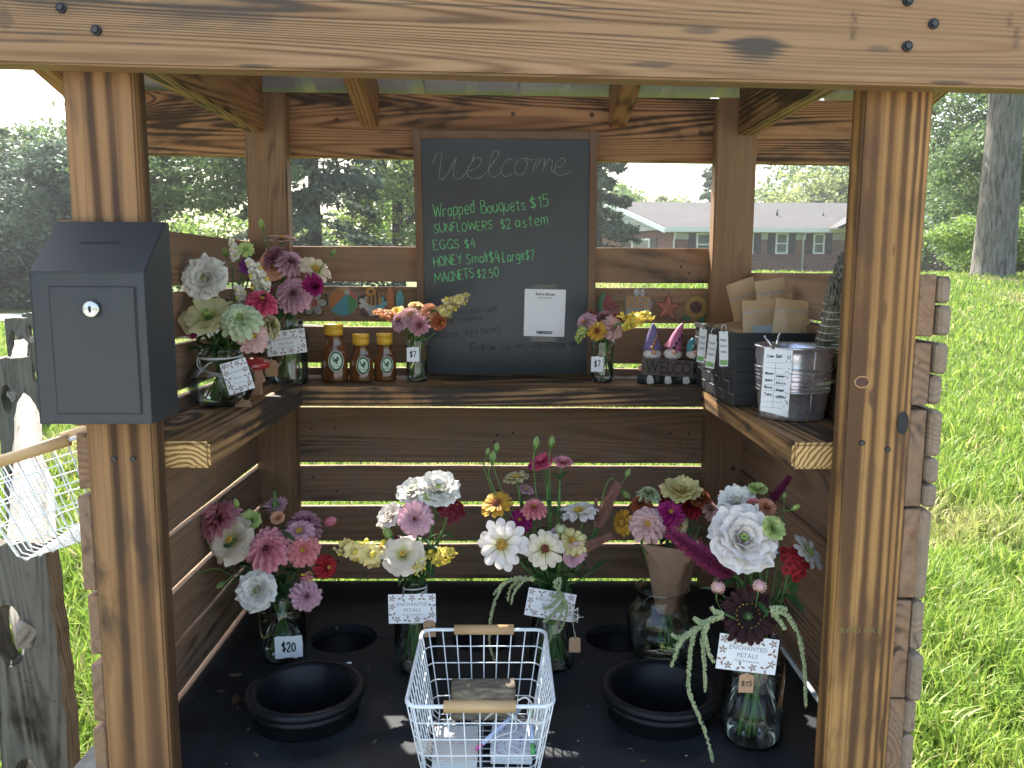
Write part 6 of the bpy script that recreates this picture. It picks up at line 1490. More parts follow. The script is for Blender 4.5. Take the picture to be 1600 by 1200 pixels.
        for i in range(70):
            t_ = math.acos(1-1.85*i/70); a = i*2.39996; d = Vector((math.sin(t_)*math.cos(a), math.sin(t_)*math.sin(a), math.cos(t_)))
            T = MB(); petal(T, 0, 0, 70, 110, r*.42, r*.26, 'point', .4, 0, 0, 0, 2, 1, g); Q = d.to_track_quat('Z', 'Y').to_matrix(); P.add([d*r*.62+Q @ v for v in T.v], T.f, T.uv)
        ball(P, (0, 0, 0), r*.7, 10)
    elif kind == 'bud':       # closed lisianthus bud
        for k in range(5): petal(P, r*.05, 2*math.pi*k/5, 62, 112, r*2.1, r*1.0, 'point', .5, 0, .0, 0, 5, 2, g)
        ball(P, (0, 0, r*.8), r*.42, 8, s=(1, 1, 1.9))
        for k in range(5): petal(Cn, r*.08, 2*math.pi*(k+.4)/5, 50, 75, r*1.0, r*.18, 'thin', .2, 0, 0, -r*.1, 3, 1, g)
    elif kind == 'snap':      # head of snapdragon florets along a spike
        for i in range(8):
            t_ = i/7; a = i*2.2+U(-.3, .3); c = Vector((.34*r*math.cos(a)*(1-.4*t_), .34*r*math.sin(a)*(1-.4*t_), -r*.9+1.7*r*t_)); s = r*.62*(1-.45*t_)
            out = Vector((math.cos(a), math.sin(a), .35)).normalized(); Q = out.to_track_quat('Z', 'Y').to_matrix(); T = MB()
            for k, (aa, L_, W_p) in enumerate(((60, .85, .7), (120, .85, .7), (200, .75, .6), (270, .8, .65), (340, .75, .6))): petal(T, s*.12, R(aa), 55, -30 if k < 2 else -45, s*L_, s*W_p*1.2, 'fan', .25, 0, .06, 0, 4, 3, g)
            P.add([c+Q @ v for v in T.v], T.f, T.uv); ball(Cn, c+Q @ Vector((0, -s*.18, s*.35)), s*.26, 7, s=(1.2, .8, .8)); tube(P, [c-out*s*.35, c+out*s*.1], [s*.12, s*.26], 7)
    elif kind == 'plume':     # celosia spike
        N = 560
        for i in range(N):
            t_ = i/N; rad = r*.26*math.sin(math.pi*min(1, .12+t_*.88))**.6*(1-t_*.55); a = i*2.39996; d = Vector((math.cos(a), math.sin(a), .9)).normalized(); c = Vector((0, 0, -r+2*r*t_))
            e = c+Vector((math.cos(a), math.sin(a), 0))*rad*.6; tp_ = e+d*r*.22*U(.5, 1.3); x_, y_ = frame_from(d); w_ = r*.026
            P.add([e+x_*w_, e-x_*w_*.5+y_*w_, e-x_*w_*.5-y_*w_, tp_], [(0, 1, 3), (1, 2, 3), (2, 0, 3)], [(0, 0), (.3, 0), (.6, 0), (.5, 1)])
        tube(P, [(0, 0, -r*1.05), (0, 0, 0), (0, 0, r*.95)], [r*.05, r*.09, r*.02], 8)
    return P, (Cn if Cn.v else None)
CENT = plain('yellow_stamens', (.62, .36, .05), .7, var=.2, scale=300); CGREEN = plain('green_stamens', (.30, .40, .10), .7); CDARK = plain('dark_flower_disc', (.018, .008, .008), .8, scale=300); CGOLD = plain('gold_anthers', (.5, .28, .04), .7)
CRED = plain('russet_eye', (.22, .035, .03), .7); CYEL = plain('snapdragon_throat', (.72, .58, .06), .6, var=.1)
COL = {'white': ((.86, .84, .78), (.85, .82, .73), (.72, .72, .42)), 'cream': ((.80, .70, .58), (.80, .70, .52), (.60, .55, .2)), 'pyellow': ((.72, .68, .38), (.74, .70, .36), (.45, .50, .12)),
 'green': ((.62, .70, .46), (.60, .68, .42), (.35, .45, .15)), 'hot': ((.72, .14, .22), (.62, .06, .15), (.35, .03, .08)), 'pink': ((.80, .38, .42), (.74, .24, .31), (.45, .10, .18)), 'rose': ((.78, .42, .46), (.72, .28, .34), (.45, .12, .16)), 'coral': ((.78, .34, .33), (.70, .19, .21), (.4, .07, .06)),
 'blush': ((.78, .52, .50), (.74, .46, .42), (.50, .30, .16)), 'lilac': ((.70, .44, .52), (.62, .34, .42), (.38, .20, .24)), 'mauve': ((.56, .30, .35), (.47, .20, .25), (.25, .09, .10)), 'orchid': ((.76, .42, .58), (.80, .56, .54), (.80, .45, .22)),
 'magenta': ((.42, .03, .20), (.34, .015, .14), (.18, .01, .06)), 'purple': ((.30, .06, .28), (.22, .04, .2), (.1, .02, .08)), 'wine': ((.20, .008, .025), (.14, .006, .018), (.06, .004, .008)), 'red': ((.45, .03, .04), (.38, .02, .03), (.2, .01, .02)),
 'yellow': ((.80, .66, .14), (.80, .62, .10), (.6, .5, .12)), 'mustard': ((.66, .40, .05), (.60, .32, .04), (.35, .14, .02)), 'peach': ((.78, .42, .26), (.74, .36, .22), (.6, .3, .08)), 'dark': ((.045, .006, .010), (.030, .005, .008), (.02, .004, .004)),
 'lime': ((.55, .66, .26), (.48, .60, .2), (.3, .42, .1)), 'tan': ((.62, .56, .34), (.60, .52, .28), (.35, .32, .10)), 'rust': ((.50, .16, .06), (.42, .11, .05), (.2, .05, .02)), 'cel': ((.42, .05, .18), (.32, .03, .12), (.16, .02, .05)), 'pcel': ((.62, .34, .28), (.52, .24, .18), (.3, .14, .08)),
 'gbud': ((.40, .50, .22), (.30, .42, .14), (.12, .22, .05)), 'ycream': ((.80, .72, .36), (.82, .70, .30), (.6, .5, .15)), 'wpink': ((.87, .82, .77), (.86, .78, .72), (.72, .68, .38))}
NAMES = {'dahlia': 'dahlia', 'pom': 'strawflower', 'zinnia': 'zinnia', 'single': 'zinnia', 'lis': 'lisianthus', 'open': 'lisianthus', 'sun': 'sunflower', 'cluster': 'sweet_william', 'globe': 'globe_amaranth', 'bud': 'flower_bud', 'snap': 'snapdragon', 'plume': 'celosia_plume'}
def leaf_blade(mb, base, d, L, W, up=Vector((0, 0, 1)), droop=.35, m=0):
    d = d.normalized(); s = d.cross(up); s = s.normalized() if s.length > 1e-3 else Vector((1, 0, 0)); n = s.cross(d); vs = []; uv = []; p = Vector(base)
    for i in range(6):
        u = i/5; dd = (d*math.cos(droop*u*1.6)-n*math.sin(droop*u*1.6)).normalized()
        if i: p = p+dd*L/5
        w = W*.5*[.12, .7, 1, .9, .55, .03][i]
        for j in (-1, 0, 1): vs.append(p+s*w*j+n*abs(j)*w*.35); uv.append((j*.5+.5, u))
    mb.add(vs, [(i*3+j, i*3+j+1, (i+1)*3+j+1, (i+1)*3+j) for i in range(5) for j in range(2)], uv, m)
FN = [0]; HEADS = []; USED = set()
class Vase: pass
def flower(V, kind, px, py, rpx, col, label, dy=0., face=(0, .6, .6), centre=None, lv=2, group=None, yabs=None):
    FN[0] += 1; g = random.Random(FN[0]*13+5)
    Y = (yabs if yabs is not None else V.c.y+dy); p = at(px, py, Y=Y); D = (p-Vector((0, 0, EYE))).dot(Fv); r = rpx*D/FPX*(1.0 if kind in ('lis', 'sun') else 1.08)
    nm = NAMES[kind]; HEADS.append((V, px, py, label))
    t_ = thing(nm, p, label, nm.replace('_', ' ') if nm != 'flower_bud' else 'flower bud', group or V.group)
    f = Vector((face[0], -face[1], face[2])).normalized(); q = f.to_track_quat('Z', 'Y').to_matrix().to_4x4() @ Matrix.Rotation(g.uniform(0, 6.28), 4, 'Z')
    P, Cn = bloom(kind, r, g); back = r*(.15 if kind not in ('snap', 'plume', 'lis', 'bud', 'open') else .3)
    if kind in ('lis', 'open'): sh = Vector((0, 0, -r*.42))
    elif kind == 'bud': sh = Vector((0, 0, -r))
    elif kind in ('zinnia', 'dahlia', 'pom'): sh = Vector((0, 0, -r*.28))
    else: sh = Vector((0, 0, 0))
    MX = Matrix.Translation(p) @ q @ Matrix.Translation(sh)
    mat = petal_mat(*COL[col]); o = P.build('petals', mat, t_, M=MX)
    if Cn:
        cmats = {'sun': [CDARK, CGOLD], 'snap': CYEL, 'cluster': CRED, 'bud': M['stem'], 'lis': CGREEN, 'open': CENT}.get(kind, CENT)
        if centre == 'red': cmats = CRED
        if centre == 'green': cmats = CGREEN
        Cn.build('sepals' if kind == 'bud' else 'centre', cmats, t_, M=MX)
    # calyx and stem
    at_b = MX @ Vector((0, 0, -r*.04 if kind not in ('snap', 'plume') else -r)); bdir = -f
    sr = max(.0011, min(.0024, r*.10)) if kind != 'sun' else .0035
    neck = V.neck+Vector((g.uniform(-1, 1)*V.nr*.75, g.uniform(-1, 1)*V.nr*.6, 0)); bot = V.bot+Vector((-(neck.x-V.neck.x)*1.2+g.uniform(-1, 1)*V.br*.5, g.uniform(-1, 1)*V.br*.5, g.uniform(.002, .012)))
    d1 = at_b+bdir*min(.03, (neck-at_b).length*.25); mid_ = d1.lerp(neck, .55)+Vector(((d1.x-neck.x)*.12, 0, -.004))
    path = smooth_path([at_b, d1, mid_, neck, neck.lerp(bot, .55)+Vector((g.uniform(-.004, .004), 0, 0)), bot], 5)
    mb = MB(); tube(mb, path, sr, 6)
    if kind not in ('snap', 'plume', 'globe', 'bud'):
        ball(mb, at_b, r*.22, 8, s=(1, 1, .8))
        for k in range(7): 
            T = MB(); petal(T, r*.1, 6.283*k/7, 0, 30, r*.42, r*.13, 'thin', .2, 0, 0, -r*.08, 3, 1, g); mb.add([MX @ v for v in T.v], T.f, T.uv)
    mb.build('stem', M['stem'], t_)
    for k in range(lv):
        i = g.randint(4, 11); b_ = path[i]; dd = Vector((g.uniform(-1, 1), g.uniform(-1, .4), g.uniform(-.1, .7))); mb = MB(); leaf_blade(mb, b_, dd, g.uniform(.022, .042), g.uniform(.008, .014), droop=g.uniform(.1, .6)); mb.build('leaf', M['leaf'], t_)
    return t_
def near_label(V, px, py):
    c_ = sorted((math.hypot(h[1]-px, h[2]-py), h[3]) for h in HEADS if h[0] is V and h[3] not in USED and len(h[3].split()) <= 12)
    USED.add(c_[0][1]); return 'green leaves beside the '+c_[0][1]
def filler(V, px, py, n, dy=0., L=.035, spread=.03, seed=0, label=None):
    g = random.Random(seed+99); p = at(px, py, Y=V.c.y+dy); t_ = thing('leafy_stem', p, near_label(V, px, py), 'foliage stem', V.group)
    path = smooth_path([p, p.lerp(V.neck, .5)+Vector((0, 0, -.004)), V.neck, V.bot], 5); mb = MB(); tube(mb, path, .0014, 6); mb.build('stem', M['stem'], t_)
    for k in range(n):
        b_ = path[g.randint(0, 11)]; mb = MB(); leaf_blade(mb, b_, Vector((g.uniform(-1, 1), g.uniform(-1, .5), g.uniform(-.3, .8))), L*g.uniform(.6, 1.3), L*.36*g.uniform(.7, 1.3), droop=g.uniform(0, .7)); mb.build('leaf', M['leaf'], t_)
# ------------------------------------------------------------------ vases
def vase(px, pyb, Y, z, prof, label, name='glass_jar', cat='jar', fill=.6, thread=None, group=None, neck=None, water=True):
    b = at(px, pyb, Y=Y); b.z = z; r = thing(name, b, label, cat, group)
    mb = MB(); lathe(mb, prof, 40, b); mb.build('glass', M['glass'], r)
    h = prof[-1][1]; rt = prof[-1][0]
    mb = MB(); tube(mb, [b+Vector((rt*math.cos(a), rt*math.sin(a), h)) for a in np.linspace(0, 2*math.pi, 33)], .0016, 8, cap=False); mb.build('lip', M['glass'], r)
    mb = MB(); lathe(mb, [(0, .0015), (prof[1][0]*.92, .0015), (prof[1][0]*.97, .004), (prof[1][0]*.6, .007), (0, .006)], 32, b); mb.build('base', M['glass'], r)
    if thread:
        for zz in thread: mb = MB(); tube(mb, [b+Vector(((rt+.0006)*math.cos(a), (rt+.0006)*math.sin(a), zz+.0012*a/6.28)) for a in np.linspace(0, 2*math.pi, 29)], .0010, 6, cap=False); mb.build('thread', M['glass'], r)
    if water:
        zl = h*fill; pr2 = [(0, .003)]
        for (q, z_) in prof[1:]:
            if z_ < zl: pr2.append((max(0, q-.0022), max(.003, z_)))
        q = np.interp(zl, [a[1] for a in prof], [a[0] for a in prof])-.0022; pr2 += [(q, zl), (0, zl-.0003)]
        mb = MB(); lathe(mb, pr2, 32, b); w = mb.build('water', M['water'], None); tag(w, 'water standing in the '+label[:1].lower()+label[1:70], 'water', 'water in the glass vases')
        w['label'] = ' '.join(('water standing in the '+label).split()[:15])
    V = Vase(); V.c = b+Vector((0, 0, h*.5)); V.neck = b+Vector((0, 0, h)); V.nr = rt*.8; V.bot = b+Vector((0, 0, .004)); V.br = prof[1][0]*.6; V.r = r; V.h = h; V.b = b
    return V
def mason(w, h):
    q = w/2; return [(0, 0), (q*.86, 0), (q*.97, .006), (q, .014), (q, h*.78), (q*.96, h*.83), (q*.80, h*.88), (q*.76, h*.90), (q*.76, h)]
def bottle(w, h):
    q = w/2; return [(0, 0), (q*.8, 0), (q*.97, .006), (q, .015), (q, h*.55), (q*.95, h*.68), (q*.72, h*.80), (q*.52, h*.86), (q*.48, h*.9), (q*.52, h)]
# A round vase on the left shelf
A = vase(348, 640, 1.445, SH, [(0, 0), (.030, 0), (.044, .006), (.056, .028), (.0585, .045), (.054, .062), (.042, .076), (.036, .082), (.036, .095), (.039, .098)], 'round clear glass vase on the left shelf tied with white string', 'glass_vase', 'vase', .45, neck=1)
A.group = 'flowers in the round vase on the left shelf'; A.fill = 'dark green leafy stem in the round vase on the left shelf'
mb = MB()
for zz, ti in ((.086, .0), (.089, .05)): tube(mb, [A.b+Vector((.0375*math.cos(a), .0375*math.sin(a), zz+ti*math.sin(a)*.1)) for a in np.linspace(0, 2*math.pi, 29)], .0013, 6)
c0 = at(372, 590, Y=1.385); tube(mb, smooth_path([A.b+Vector((-.033, -.02, .087)), A.b+Vector((-.018, -.045, .068)), c0], 6), .0011, 6); tube(mb, smooth_path([A.b+Vector((-.030, -.024, .085)), A.b+Vector((-.010, -.046, .064)), c0+Vector((-.003, 0, -.004))], 6), .0011, 6)
tag(mb.build('neck_string', M['string']), 'white string tied round the neck of the round vase on the left shelf', 'string')
name_card(371, 588, 1.378, 40, 50, .28, 'small white floral name card hanging on the round vase', yaw=.2, seed=1)
kraft_tag(380, 634, 1.42, 26, 20, 'kraft tag lying on the left shelf beside the round vase', None, .1)
F = lambda *a, **k: flower(A, *a, **k)
F('lis', 318, 433, 35, 'white', 'large white ruffled lisianthus high at the left of the round vase', dy=-.02, face=(-.1, .9, .3), lv=1)
F('open', 322, 486, 38, 'pyellow', 'pale yellow lisianthus drooping forward over the round vase', dy=-.045, face=(-.1, .6, .75), lv=0, centre='green')
F('zinnia', 375, 497, 32, 'green', 'pale green double zinnia at the front of the round vase', dy=-.06, face=(.15, .8, .55), lv=0, centre='green')
F('zinnia', 409, 469, 26, 'hot', 'hot pink zinnia at the right of the round vase', dy=-.02, face=(.3, .6, .7), lv=0)
F('zinnia', 396, 526, 25, 'blush', 'pale pink zinnia low at the right of the round vase', dy=-.04, face=(.4, .7, .2), lv=1)
F('zinnia', 426, 507, 22, 'tan', 'tan green zinnia seen from its side right of the round vase', dy=.01, face=(1, .2, .4), lv=1)
F('snap', 401, 428, 24, 'white', 'white snapdragon head above the hot pink zinnia', dy=.0, face=(-.3, .3, 1), lv=1)
F('snap', 377, 462, 18, 'white', 'lower white snapdragon head between lisianthus and hot pink zinnia', dy=.0, face=(-.1, .5, 1), lv=1)
F('bud', 273, 488, 12, 'lime', 'creamy green lisianthus bud peeping beside the lockbox', dy=.0, face=(-.6, .5, .6), lv=1)
F('zinnia', 293, 508, 22, 'magenta', 'dark magenta flower low beside the lockbox', dy=.0, face=(-.7, .7, .1), lv=1)
F('single', 384, 390, 13, 'lime', 'green spiky bud open above the round vase', dy=.02, face=(.1, .8, .4), centre='green', lv=1)
F('snap', 365, 388, 14, 'white', 'tiny white snapdragon tip above the big lisianthus', dy=.03, face=(-.2, .3, 1), lv=1)
F('zinnia', 386, 415, 13, 'purple', 'deep purple flower half hidden above the round vase', dy=.03, face=(.1, .8, .2), lv=1)
F('bud', 352, 394, 9, 'gbud', 'green bud above the big white lisianthus', dy=.04, face=(-.3, 0, 1), lv=1)
F('bud', 284, 444, 8, 'gbud', 'green bud left of the big white lisianthus', dy=.05, face=(-.6, .2, .6), lv=1)
for i, (x, y) in enumerate(((330, 530), (300, 540), (372, 440), (420, 450), (350, 470), (365, 530), (400, 540))): filler(A, x, y, 7, dy=rnd.uniform(-.02, .04), seed=i)
# B jar behind it
B_ = vase(452, 597, 1.725, SH, mason(.082, .135), 'clear jar in the left rear corner of the shelf with a name card', fill=.6, thread=(.125, .128))
B_.group = 'flowers in the corner jar on the left shelf'; B_.fill = 'dark green leafy stem in the corner jar on the left shelf'; BV = B_
name_card(447, 535, 1.665, 62, 38, .13, 'white floral name card on the corner jar of the left shelf', seed=2)
kraft_tag(424, 575, 1.64, 19, 27, 'blank kraft tag hanging under the corner jar name card')
F = lambda *a, **k: flower(BV, *a, **k)
F('dahlia', 457, 459, 31, 'lilac', 'dusty lilac dahlia at the front of the corner jar', dy=-.06, face=(0, .9, .25), lv=0)
F('dahlia', 430, 398, 26, 'mauve', 'mauve dahlia high in the corner jar', dy=-.02, face=(-.3, .3, .9), lv=1)
F('dahlia', 455, 408, 24, 'lilac', 'upper pale lilac dahlia behind the front one in the corner jar', dy=-.03, face=(.5, .6, .5), lv=0)
F('single', 440, 375, 26, 'blush', 'pale pink single zinnia on top of the corner jar seen from the side', dy=.0, face=(.05, .1, 1), lv=1)
F('open', 424, 412, 22, 'peach', 'peach lisianthus tucked under the mauve dahlia', dy=-.03, face=(-.2, .8, .2), lv=1)
F('single', 492, 422, 26, 'cream', 'creamy white dahlia at the right of the corner jar catching the sun', dy=-.02, face=(.5, .5, .6), lv=0)
F('dahlia', 493, 448, 21, 'magenta', 'dark magenta dahlia seen side on under the creamy one', dy=-.05, face=(.7, .6, -.2), lv=0)
F('bud', 521, 394, 7, 'gbud', 'small bud on a thin stem reaching right from the corner jar', dy=-.03, face=(.5, 0, .6), lv=1)
F('bud', 409, 350, 9, 'lime', 'pale green bud standing highest above the corner jar', dy=-.02, face=(-.2, 0, 1), lv=1)
F('zinnia', 413, 440, 18, 'magenta', 'dark purple bloom half hidden between the two left shelf bouquets', dy=.0, face=(-.2, .7, .2), lv=1)
for i, (x, y) in enumerate(((445, 440), (420, 430), (470, 470), (440, 480))): filler(BV, x, y, 6, dy=-.03, seed=20+i)
# D small jar left of the chalkboard, E right of it
D_ = vase(652, 590, 1.765, SH, [(0, 0), (.019, 0), (.0235, .004), (.0245, .012), (.0235, .05), (.0255, .088)], 'small clear jar left of the chalkboard with a price label', fill=.5)
D_.group = 'flowers in the small jar left of the chalkboard'; D_.fill = 'green leafy stem in the small jar left of the chalkboard'
price_label(645, 554, 1.737, 19, 23, '$7', 'white price label reading $7 on the jar left of the chalkboard')
F = lambda *a, **k: flower(D_, *a, **k)
F('zinnia', 641, 492, 19, 'blush', 'dusty pink zinnia in the middle of the small left jar', dy=-.03, face=(0, .7, .6), lv=0)
F('zinnia', 623, 500, 17, 'lilac', 'mauve zinnia at the left of the small left jar', dy=-.03, face=(-.4, .6, .4), lv=0)
F('zinnia', 674, 484, 16, 'peach', 'salmon zinnia at the right of the small left jar', dy=-.02, face=(.3, .6, .6), lv=0)
F('single', 649, 477, 12, 'mustard', 'yellow topped zinnia above the small left jar', dy=.0, face=(0, .3, .9), lv=1)
F('single', 655, 508, 16, 'mauve', 'dark centred pink zinnia at the rim of the small left jar', dy=-.04, face=(.1, .9, 0), lv=0, centre='red')
F('zinnia', 689, 504, 14, 'rust', 'orange green zinnia low right of the small left jar', dy=-.03, face=(.5, .6, -.1), lv=1)
F('snap', 712, 472, 21, 'ycream', 'yellow snapdragons reaching over the chalkboard from the small left jar', dy=-.03, face=(.9, .1, .4), lv=0)
F('snap', 697, 489, 12, 'ycream', 'lower yellow snapdragon in front of the chalkboard', dy=-.04, face=(.4, .6, -.2), lv=0)
F('snap', 598, 490, 14, 'peach', 'peach snapdragon reaching left above the honey', dy=-.02, face=(-.9, .2, .3), lv=0)
F('open', 618, 486, 12, 'yellow', 'small yellow flower at the top left of the small left jar', dy=.0, face=(-.3, .5, .7), lv=0)
for i, (x, y) in enumerate(((640, 515), (665, 515), (680, 520))): filler(D_, x, y, 6, dy=-.02, L=.022, seed=30+i)
E_j = vase(941, 594, 1.765, SH, [(0, 0), (.019, 0), (.0235, .004), (.0245, .012), (.0235, .05), (.0255, .086)], 'small clear jar right of the chalkboard with a $7 label', fill=.5)
E_j.group = 'flowers in the small jar right of the chalkboard'; E_j.fill = 'green leafy stem in the small jar right of the chalkboard'
price_label(933, 569, 1.737, 19, 24, '$7', 'white price label reading $7 on the jar right of the chalkboard')
F = lambda *a, **k: flower(E_j, *a, **k)
F('zinnia', 914, 503, 17, 'lilac', 'dusty mauve zinnia at the left of the small right jar', dy=-.03, face=(-.5, .6, .3), lv=0)
F('zinnia', 959, 512, 19, 'blush', 'pale pink zinnia at the right of the small right jar', dy=-.03, face=(.3, .8, .2), lv=0)
F('single', 933, 517, 15, 'mustard', 'mustard zinnia low in the small right jar', dy=-.04, face=(0, .9, .1), lv=0, centre='red')
F('zinnia', 945, 494, 17, 'mauve', 'dusty rose zinnia on top of the small right jar', dy=.0, face=(0, .4, .9), lv=0)
F('zinnia', 968, 497, 11, 'red', 'small red zinnia behind the pale pink one in the small right jar', dy=.0, face=(.4, .5, .5), lv=0)
F('snap', 997, 498, 22, 'yellow', 'bright yellow snapdragons reaching right over the gnomes in the sun', dy=-.05, face=(.95, .2, .3), lv=0)
F('snap', 907, 523, 14, 'lime', 'lime yellow snapdragon hanging left of the small right jar', dy=-.05, face=(-.4, .5, -.6), lv=0)
F('zinnia', 921, 491, 12, 'rust', 'russet zinnia at the top left of the small right jar', dy=.01, face=(-.3, .4, .8), lv=0)
for i, (x, y) in enumerate(((930, 520), (950, 520))): filler(E_j, x, y, 6, dy=-.02, L=.022, seed=40+i)

# 1: the $20 jar
J1 = vase(444, 1038, 1.50, FL, mason(.086, .125), 'clear jar marked $20 behind the left tub', fill=.6, thread=(.113, .118))
J1.group = 'flowers in the $20 jar'; J1.fill = 'broad green leafy stem in the $20 jar'
price_label(451, 1011, 1.435, 42, 37, '$20', 'torn white price label reading $20', rz=.02, yaw=.08)
F = lambda *a, **k: flower(J1, *a, **k)
F('dahlia', 336, 806, 38, 'rose', 'rosy dahlia at the far left of the $20 jar facing away', dy=-.02, face=(-.5, .35, .7), lv=1)
F('open', 357, 842, 33, 'cream', 'creamy white lisianthus at the left of the $20 jar', dy=-.05, face=(-.3, .8, .5), lv=0)
F('dahlia', 416, 857, 38, 'pink', 'big pink dahlia in the middle of the $20 jar', dy=-.06, face=(0, .8, .5), lv=0)
F('zinnia', 473, 859, 27, 'coral', 'coral pink zinnia right of the big pink dahlia', dy=-.05, face=(.15, .9, .3), lv=0)
F('zinnia', 512, 886, 19, 'red', 'small red zinnia at the far right of the $20 jar', dy=-.04, face=(.6, .7, .2), lv=0)
F('lis', 399, 923, 31, 'white', 'white ruffled lisianthus low in front of the $20 jar', dy=-.085, face=(-.1, .9, .35), lv=0)
F('dahlia', 479, 932, 26, 'lilac', 'pinkish lilac dahlia hanging beside the $20 jar neck', dy=-.075, face=(.3, .8, .2), lv=0)
F('dahlia', 477, 816, 30, 'mauve', 'dusky mauve zinnia behind the coral one at the $20 jar', dy=.01, face=(.2, .4, .8), lv=1)
F('single', 468, 831, 23, 'lilac', 'pale lilac single zinnia with yellow eye above the coral zinnia', dy=-.03, face=(0, .5, .8), lv=0)
F('lis', 390, 812, 17, 'lime', 'creamy green lisianthus bud opening above the pink dahlia', dy=-.01, face=(.1, .6, .6), lv=1)
F('dahlia', 432, 793, 18, 'lilac', 'small drooping dahlia seen from behind at the top of the $20 jar', dy=.03, face=(0, -.3, -.9), lv=1)
F('bud', 516, 815, 15, 'pink', 'half open pink bud at the upper right of the $20 jar', dy=.0, face=(.7, .4, .4), lv=1)
F('lis', 433, 808, 11, 'peach', 'small peach bloom between the buds above the $20 jar', dy=.0, face=(0, .7, .6), lv=0)
F('zinnia', 411, 884, 20, 'hot', 'bright pink bloom below the big pink dahlia', dy=-.03, face=(0, .8, -.1), lv=0)
F('snap', 481, 901, 15, 'pink', 'pink snapdragon tip above the lilac dahlia', dy=-.06, face=(.3, .6, .4), lv=0)
F('bud', 369, 787, 9, 'lime', 'pale green bud right of the rosy dahlia', dy=.0, face=(-.2, .1, 1), lv=1)
F('bud', 318, 837, 8, 'gbud', 'green bud under the rosy dahlia', dy=-.02, face=(-.3, .2, .8), lv=0)
F('bud', 345, 914, 9, 'gbud', 'drooping green bud left of the white lisianthus', dy=-.06, face=(-.7, .3, -.4), lv=0)
F('bud', 308, 895, 6, 'gbud', 'tiny green bud on a curved stem at the far left', dy=-.05, face=(-.9, .2, -.1), lv=0)
for i, (x, y) in enumerate(((450, 900), (440, 915), (420, 940), (380, 880), (460, 945), (375, 830), (440, 830), (360, 870), (490, 900))): filler(J1, x, y, 6, dy=-.03, L=.045, seed=50+i)
# 2: bottle with card
J2 = vase(650, 1050, 1.455, FL, bottle(.078, .168), 'tall clear bottle with string and name card behind the wire basket', 'glass_bottle', 'bottle', fill=.7)
J2.group = 'flowers in the tall bottle'; J2.fill = 'fine green leafy stem in the tall bottle'
mb = MB()
for zz in (.150, .156, .147): tube(mb, [J2.b+Vector((.0215*math.cos(a), .0215*math.sin(a), zz+.003*math.sin(a+zz*300))) for a in np.linspace(0, 2*math.pi, 25)], .0016, 6)
tag(mb.build('neck_string', M['string']), 'white string wound round the neck of the tall bottle', 'string')
name_card(644, 951, 1.405, 74, 46, .02, 'white floral name card on the tall bottle left of the wire basket', seed=3)
kraft_tag(671, 982, 1.402, 19, 28, 'kraft tag marked $15 tucked behind the wire basket rim', '$15', .05)
F = lambda *a, **k: flower(J2, *a, **k)
F('lis', 685, 760, 33, 'white', 'white ruffled lisianthus on top of the tall bottle at the right', dy=-.01, face=(.1, .5, .8), lv=0)
F('lis', 644, 764, 26, 'white', 'white lisianthus at the upper left of the tall bottle bouquet', dy=.0, face=(-.3, .4, .8), lv=0)
F('dahlia', 648, 811, 30, 'orchid', 'pink dahlia with golden heart at the centre of the tall bottle', dy=-.05, face=(0, .95, .25), lv=0)
F('lis', 607, 804, 22, 'wpink', 'pale lilac lisianthus left of the golden hearted dahlia', dy=-.01, face=(-.5, .5, .6), lv=0)
F('cluster', 705, 800, 22, 'wine', 'dark red sweet william right of the golden hearted dahlia', dy=-.02, face=(.3, .6, .6), lv=1)
F('open', 629, 864, 29, 'cream', 'cream lisianthus low at the left of the tall bottle', dy=-.06, face=(0, .7, .6), lv=0)
F('snap', 694, 868, 25, 'yellow', 'yellow snapdragons at the lower right of the tall bottle', dy=-.05, face=(.5, .5, .3), lv=0)
F('snap', 655, 884, 20, 'ycream', 'pale yellow snapdragon over the bottle neck', dy=-.065, face=(.1, .8, -.2), lv=0)
F('snap', 562, 861, 34, 'ycream', 'peach and yellow snapdragon spike reaching far left', dy=-.05, face=(-.9, .3, .35), lv=0)
F('bud', 606, 833, 13, 'gbud', 'long green bud pointing up left of the cream lisianthus', dy=-.03, face=(-.5, .2, .9), lv=0)
F('globe', 668, 776, 8, 'lime', 'small green bud between the white blooms and the dahlia', dy=-.03, face=(0, .6, .6), lv=0)
F('globe', 620, 843, 7, 'wine', 'tiny wine red bud beside the cream lisianthus', dy=-.03, face=(0, .6, .3), lv=0)
for i, (x, y) in enumerate(((680, 840), (660, 850), (690, 830), (640, 900), (655, 870), (620, 880), (668, 790), (600, 862))): filler(J2, x, y, 6, dy=-.02, L=.034, seed=70+i)
# 3: wide jar
J3 = vase(862, 1055, 1.46, FL, [(0, 0), (.034, 0), (.041, .006), (.043, .02), (.041, .07), (.034, .11), (.030, .125), (.030, .140), (.033, .144)], 'wide clear jar right of the wire basket with a tilted name card', fill=.75)
J3.group = 'flowers in the wide jar'; J3.fill = 'slender green leafy stem in the wide jar'
name_card(860, 945, 1.405, 76, 44, -.18, 'tilted white floral name card on the wide jar', seed=4, yaw=.05)
kraft_tag(898, 1007, 1.39, 18, 26, 'blank kraft tag hanging right of the wide jar')
mb = MB(); g = random.Random(3); tc_ = at(893, 955, Y=1.39)
for k in range(14): tube(mb, [tc_, tc_+Vector((g.uniform(-.008, .014), -.003, g.uniform(-.02, .006))), tc_+Vector((g.uniform(-.012, .022), -.003, g.uniform(-.026, .010)))], .0005, 4)
tube(mb, [tc_, at(898, 995, Y=1.39)], .0005, 4); tag(mb.build('frayed_string', M['string']), 'frayed white string bow at the right of the tilted name card', 'string')
F = lambda *a, **k: flower(J3, *a, **k)
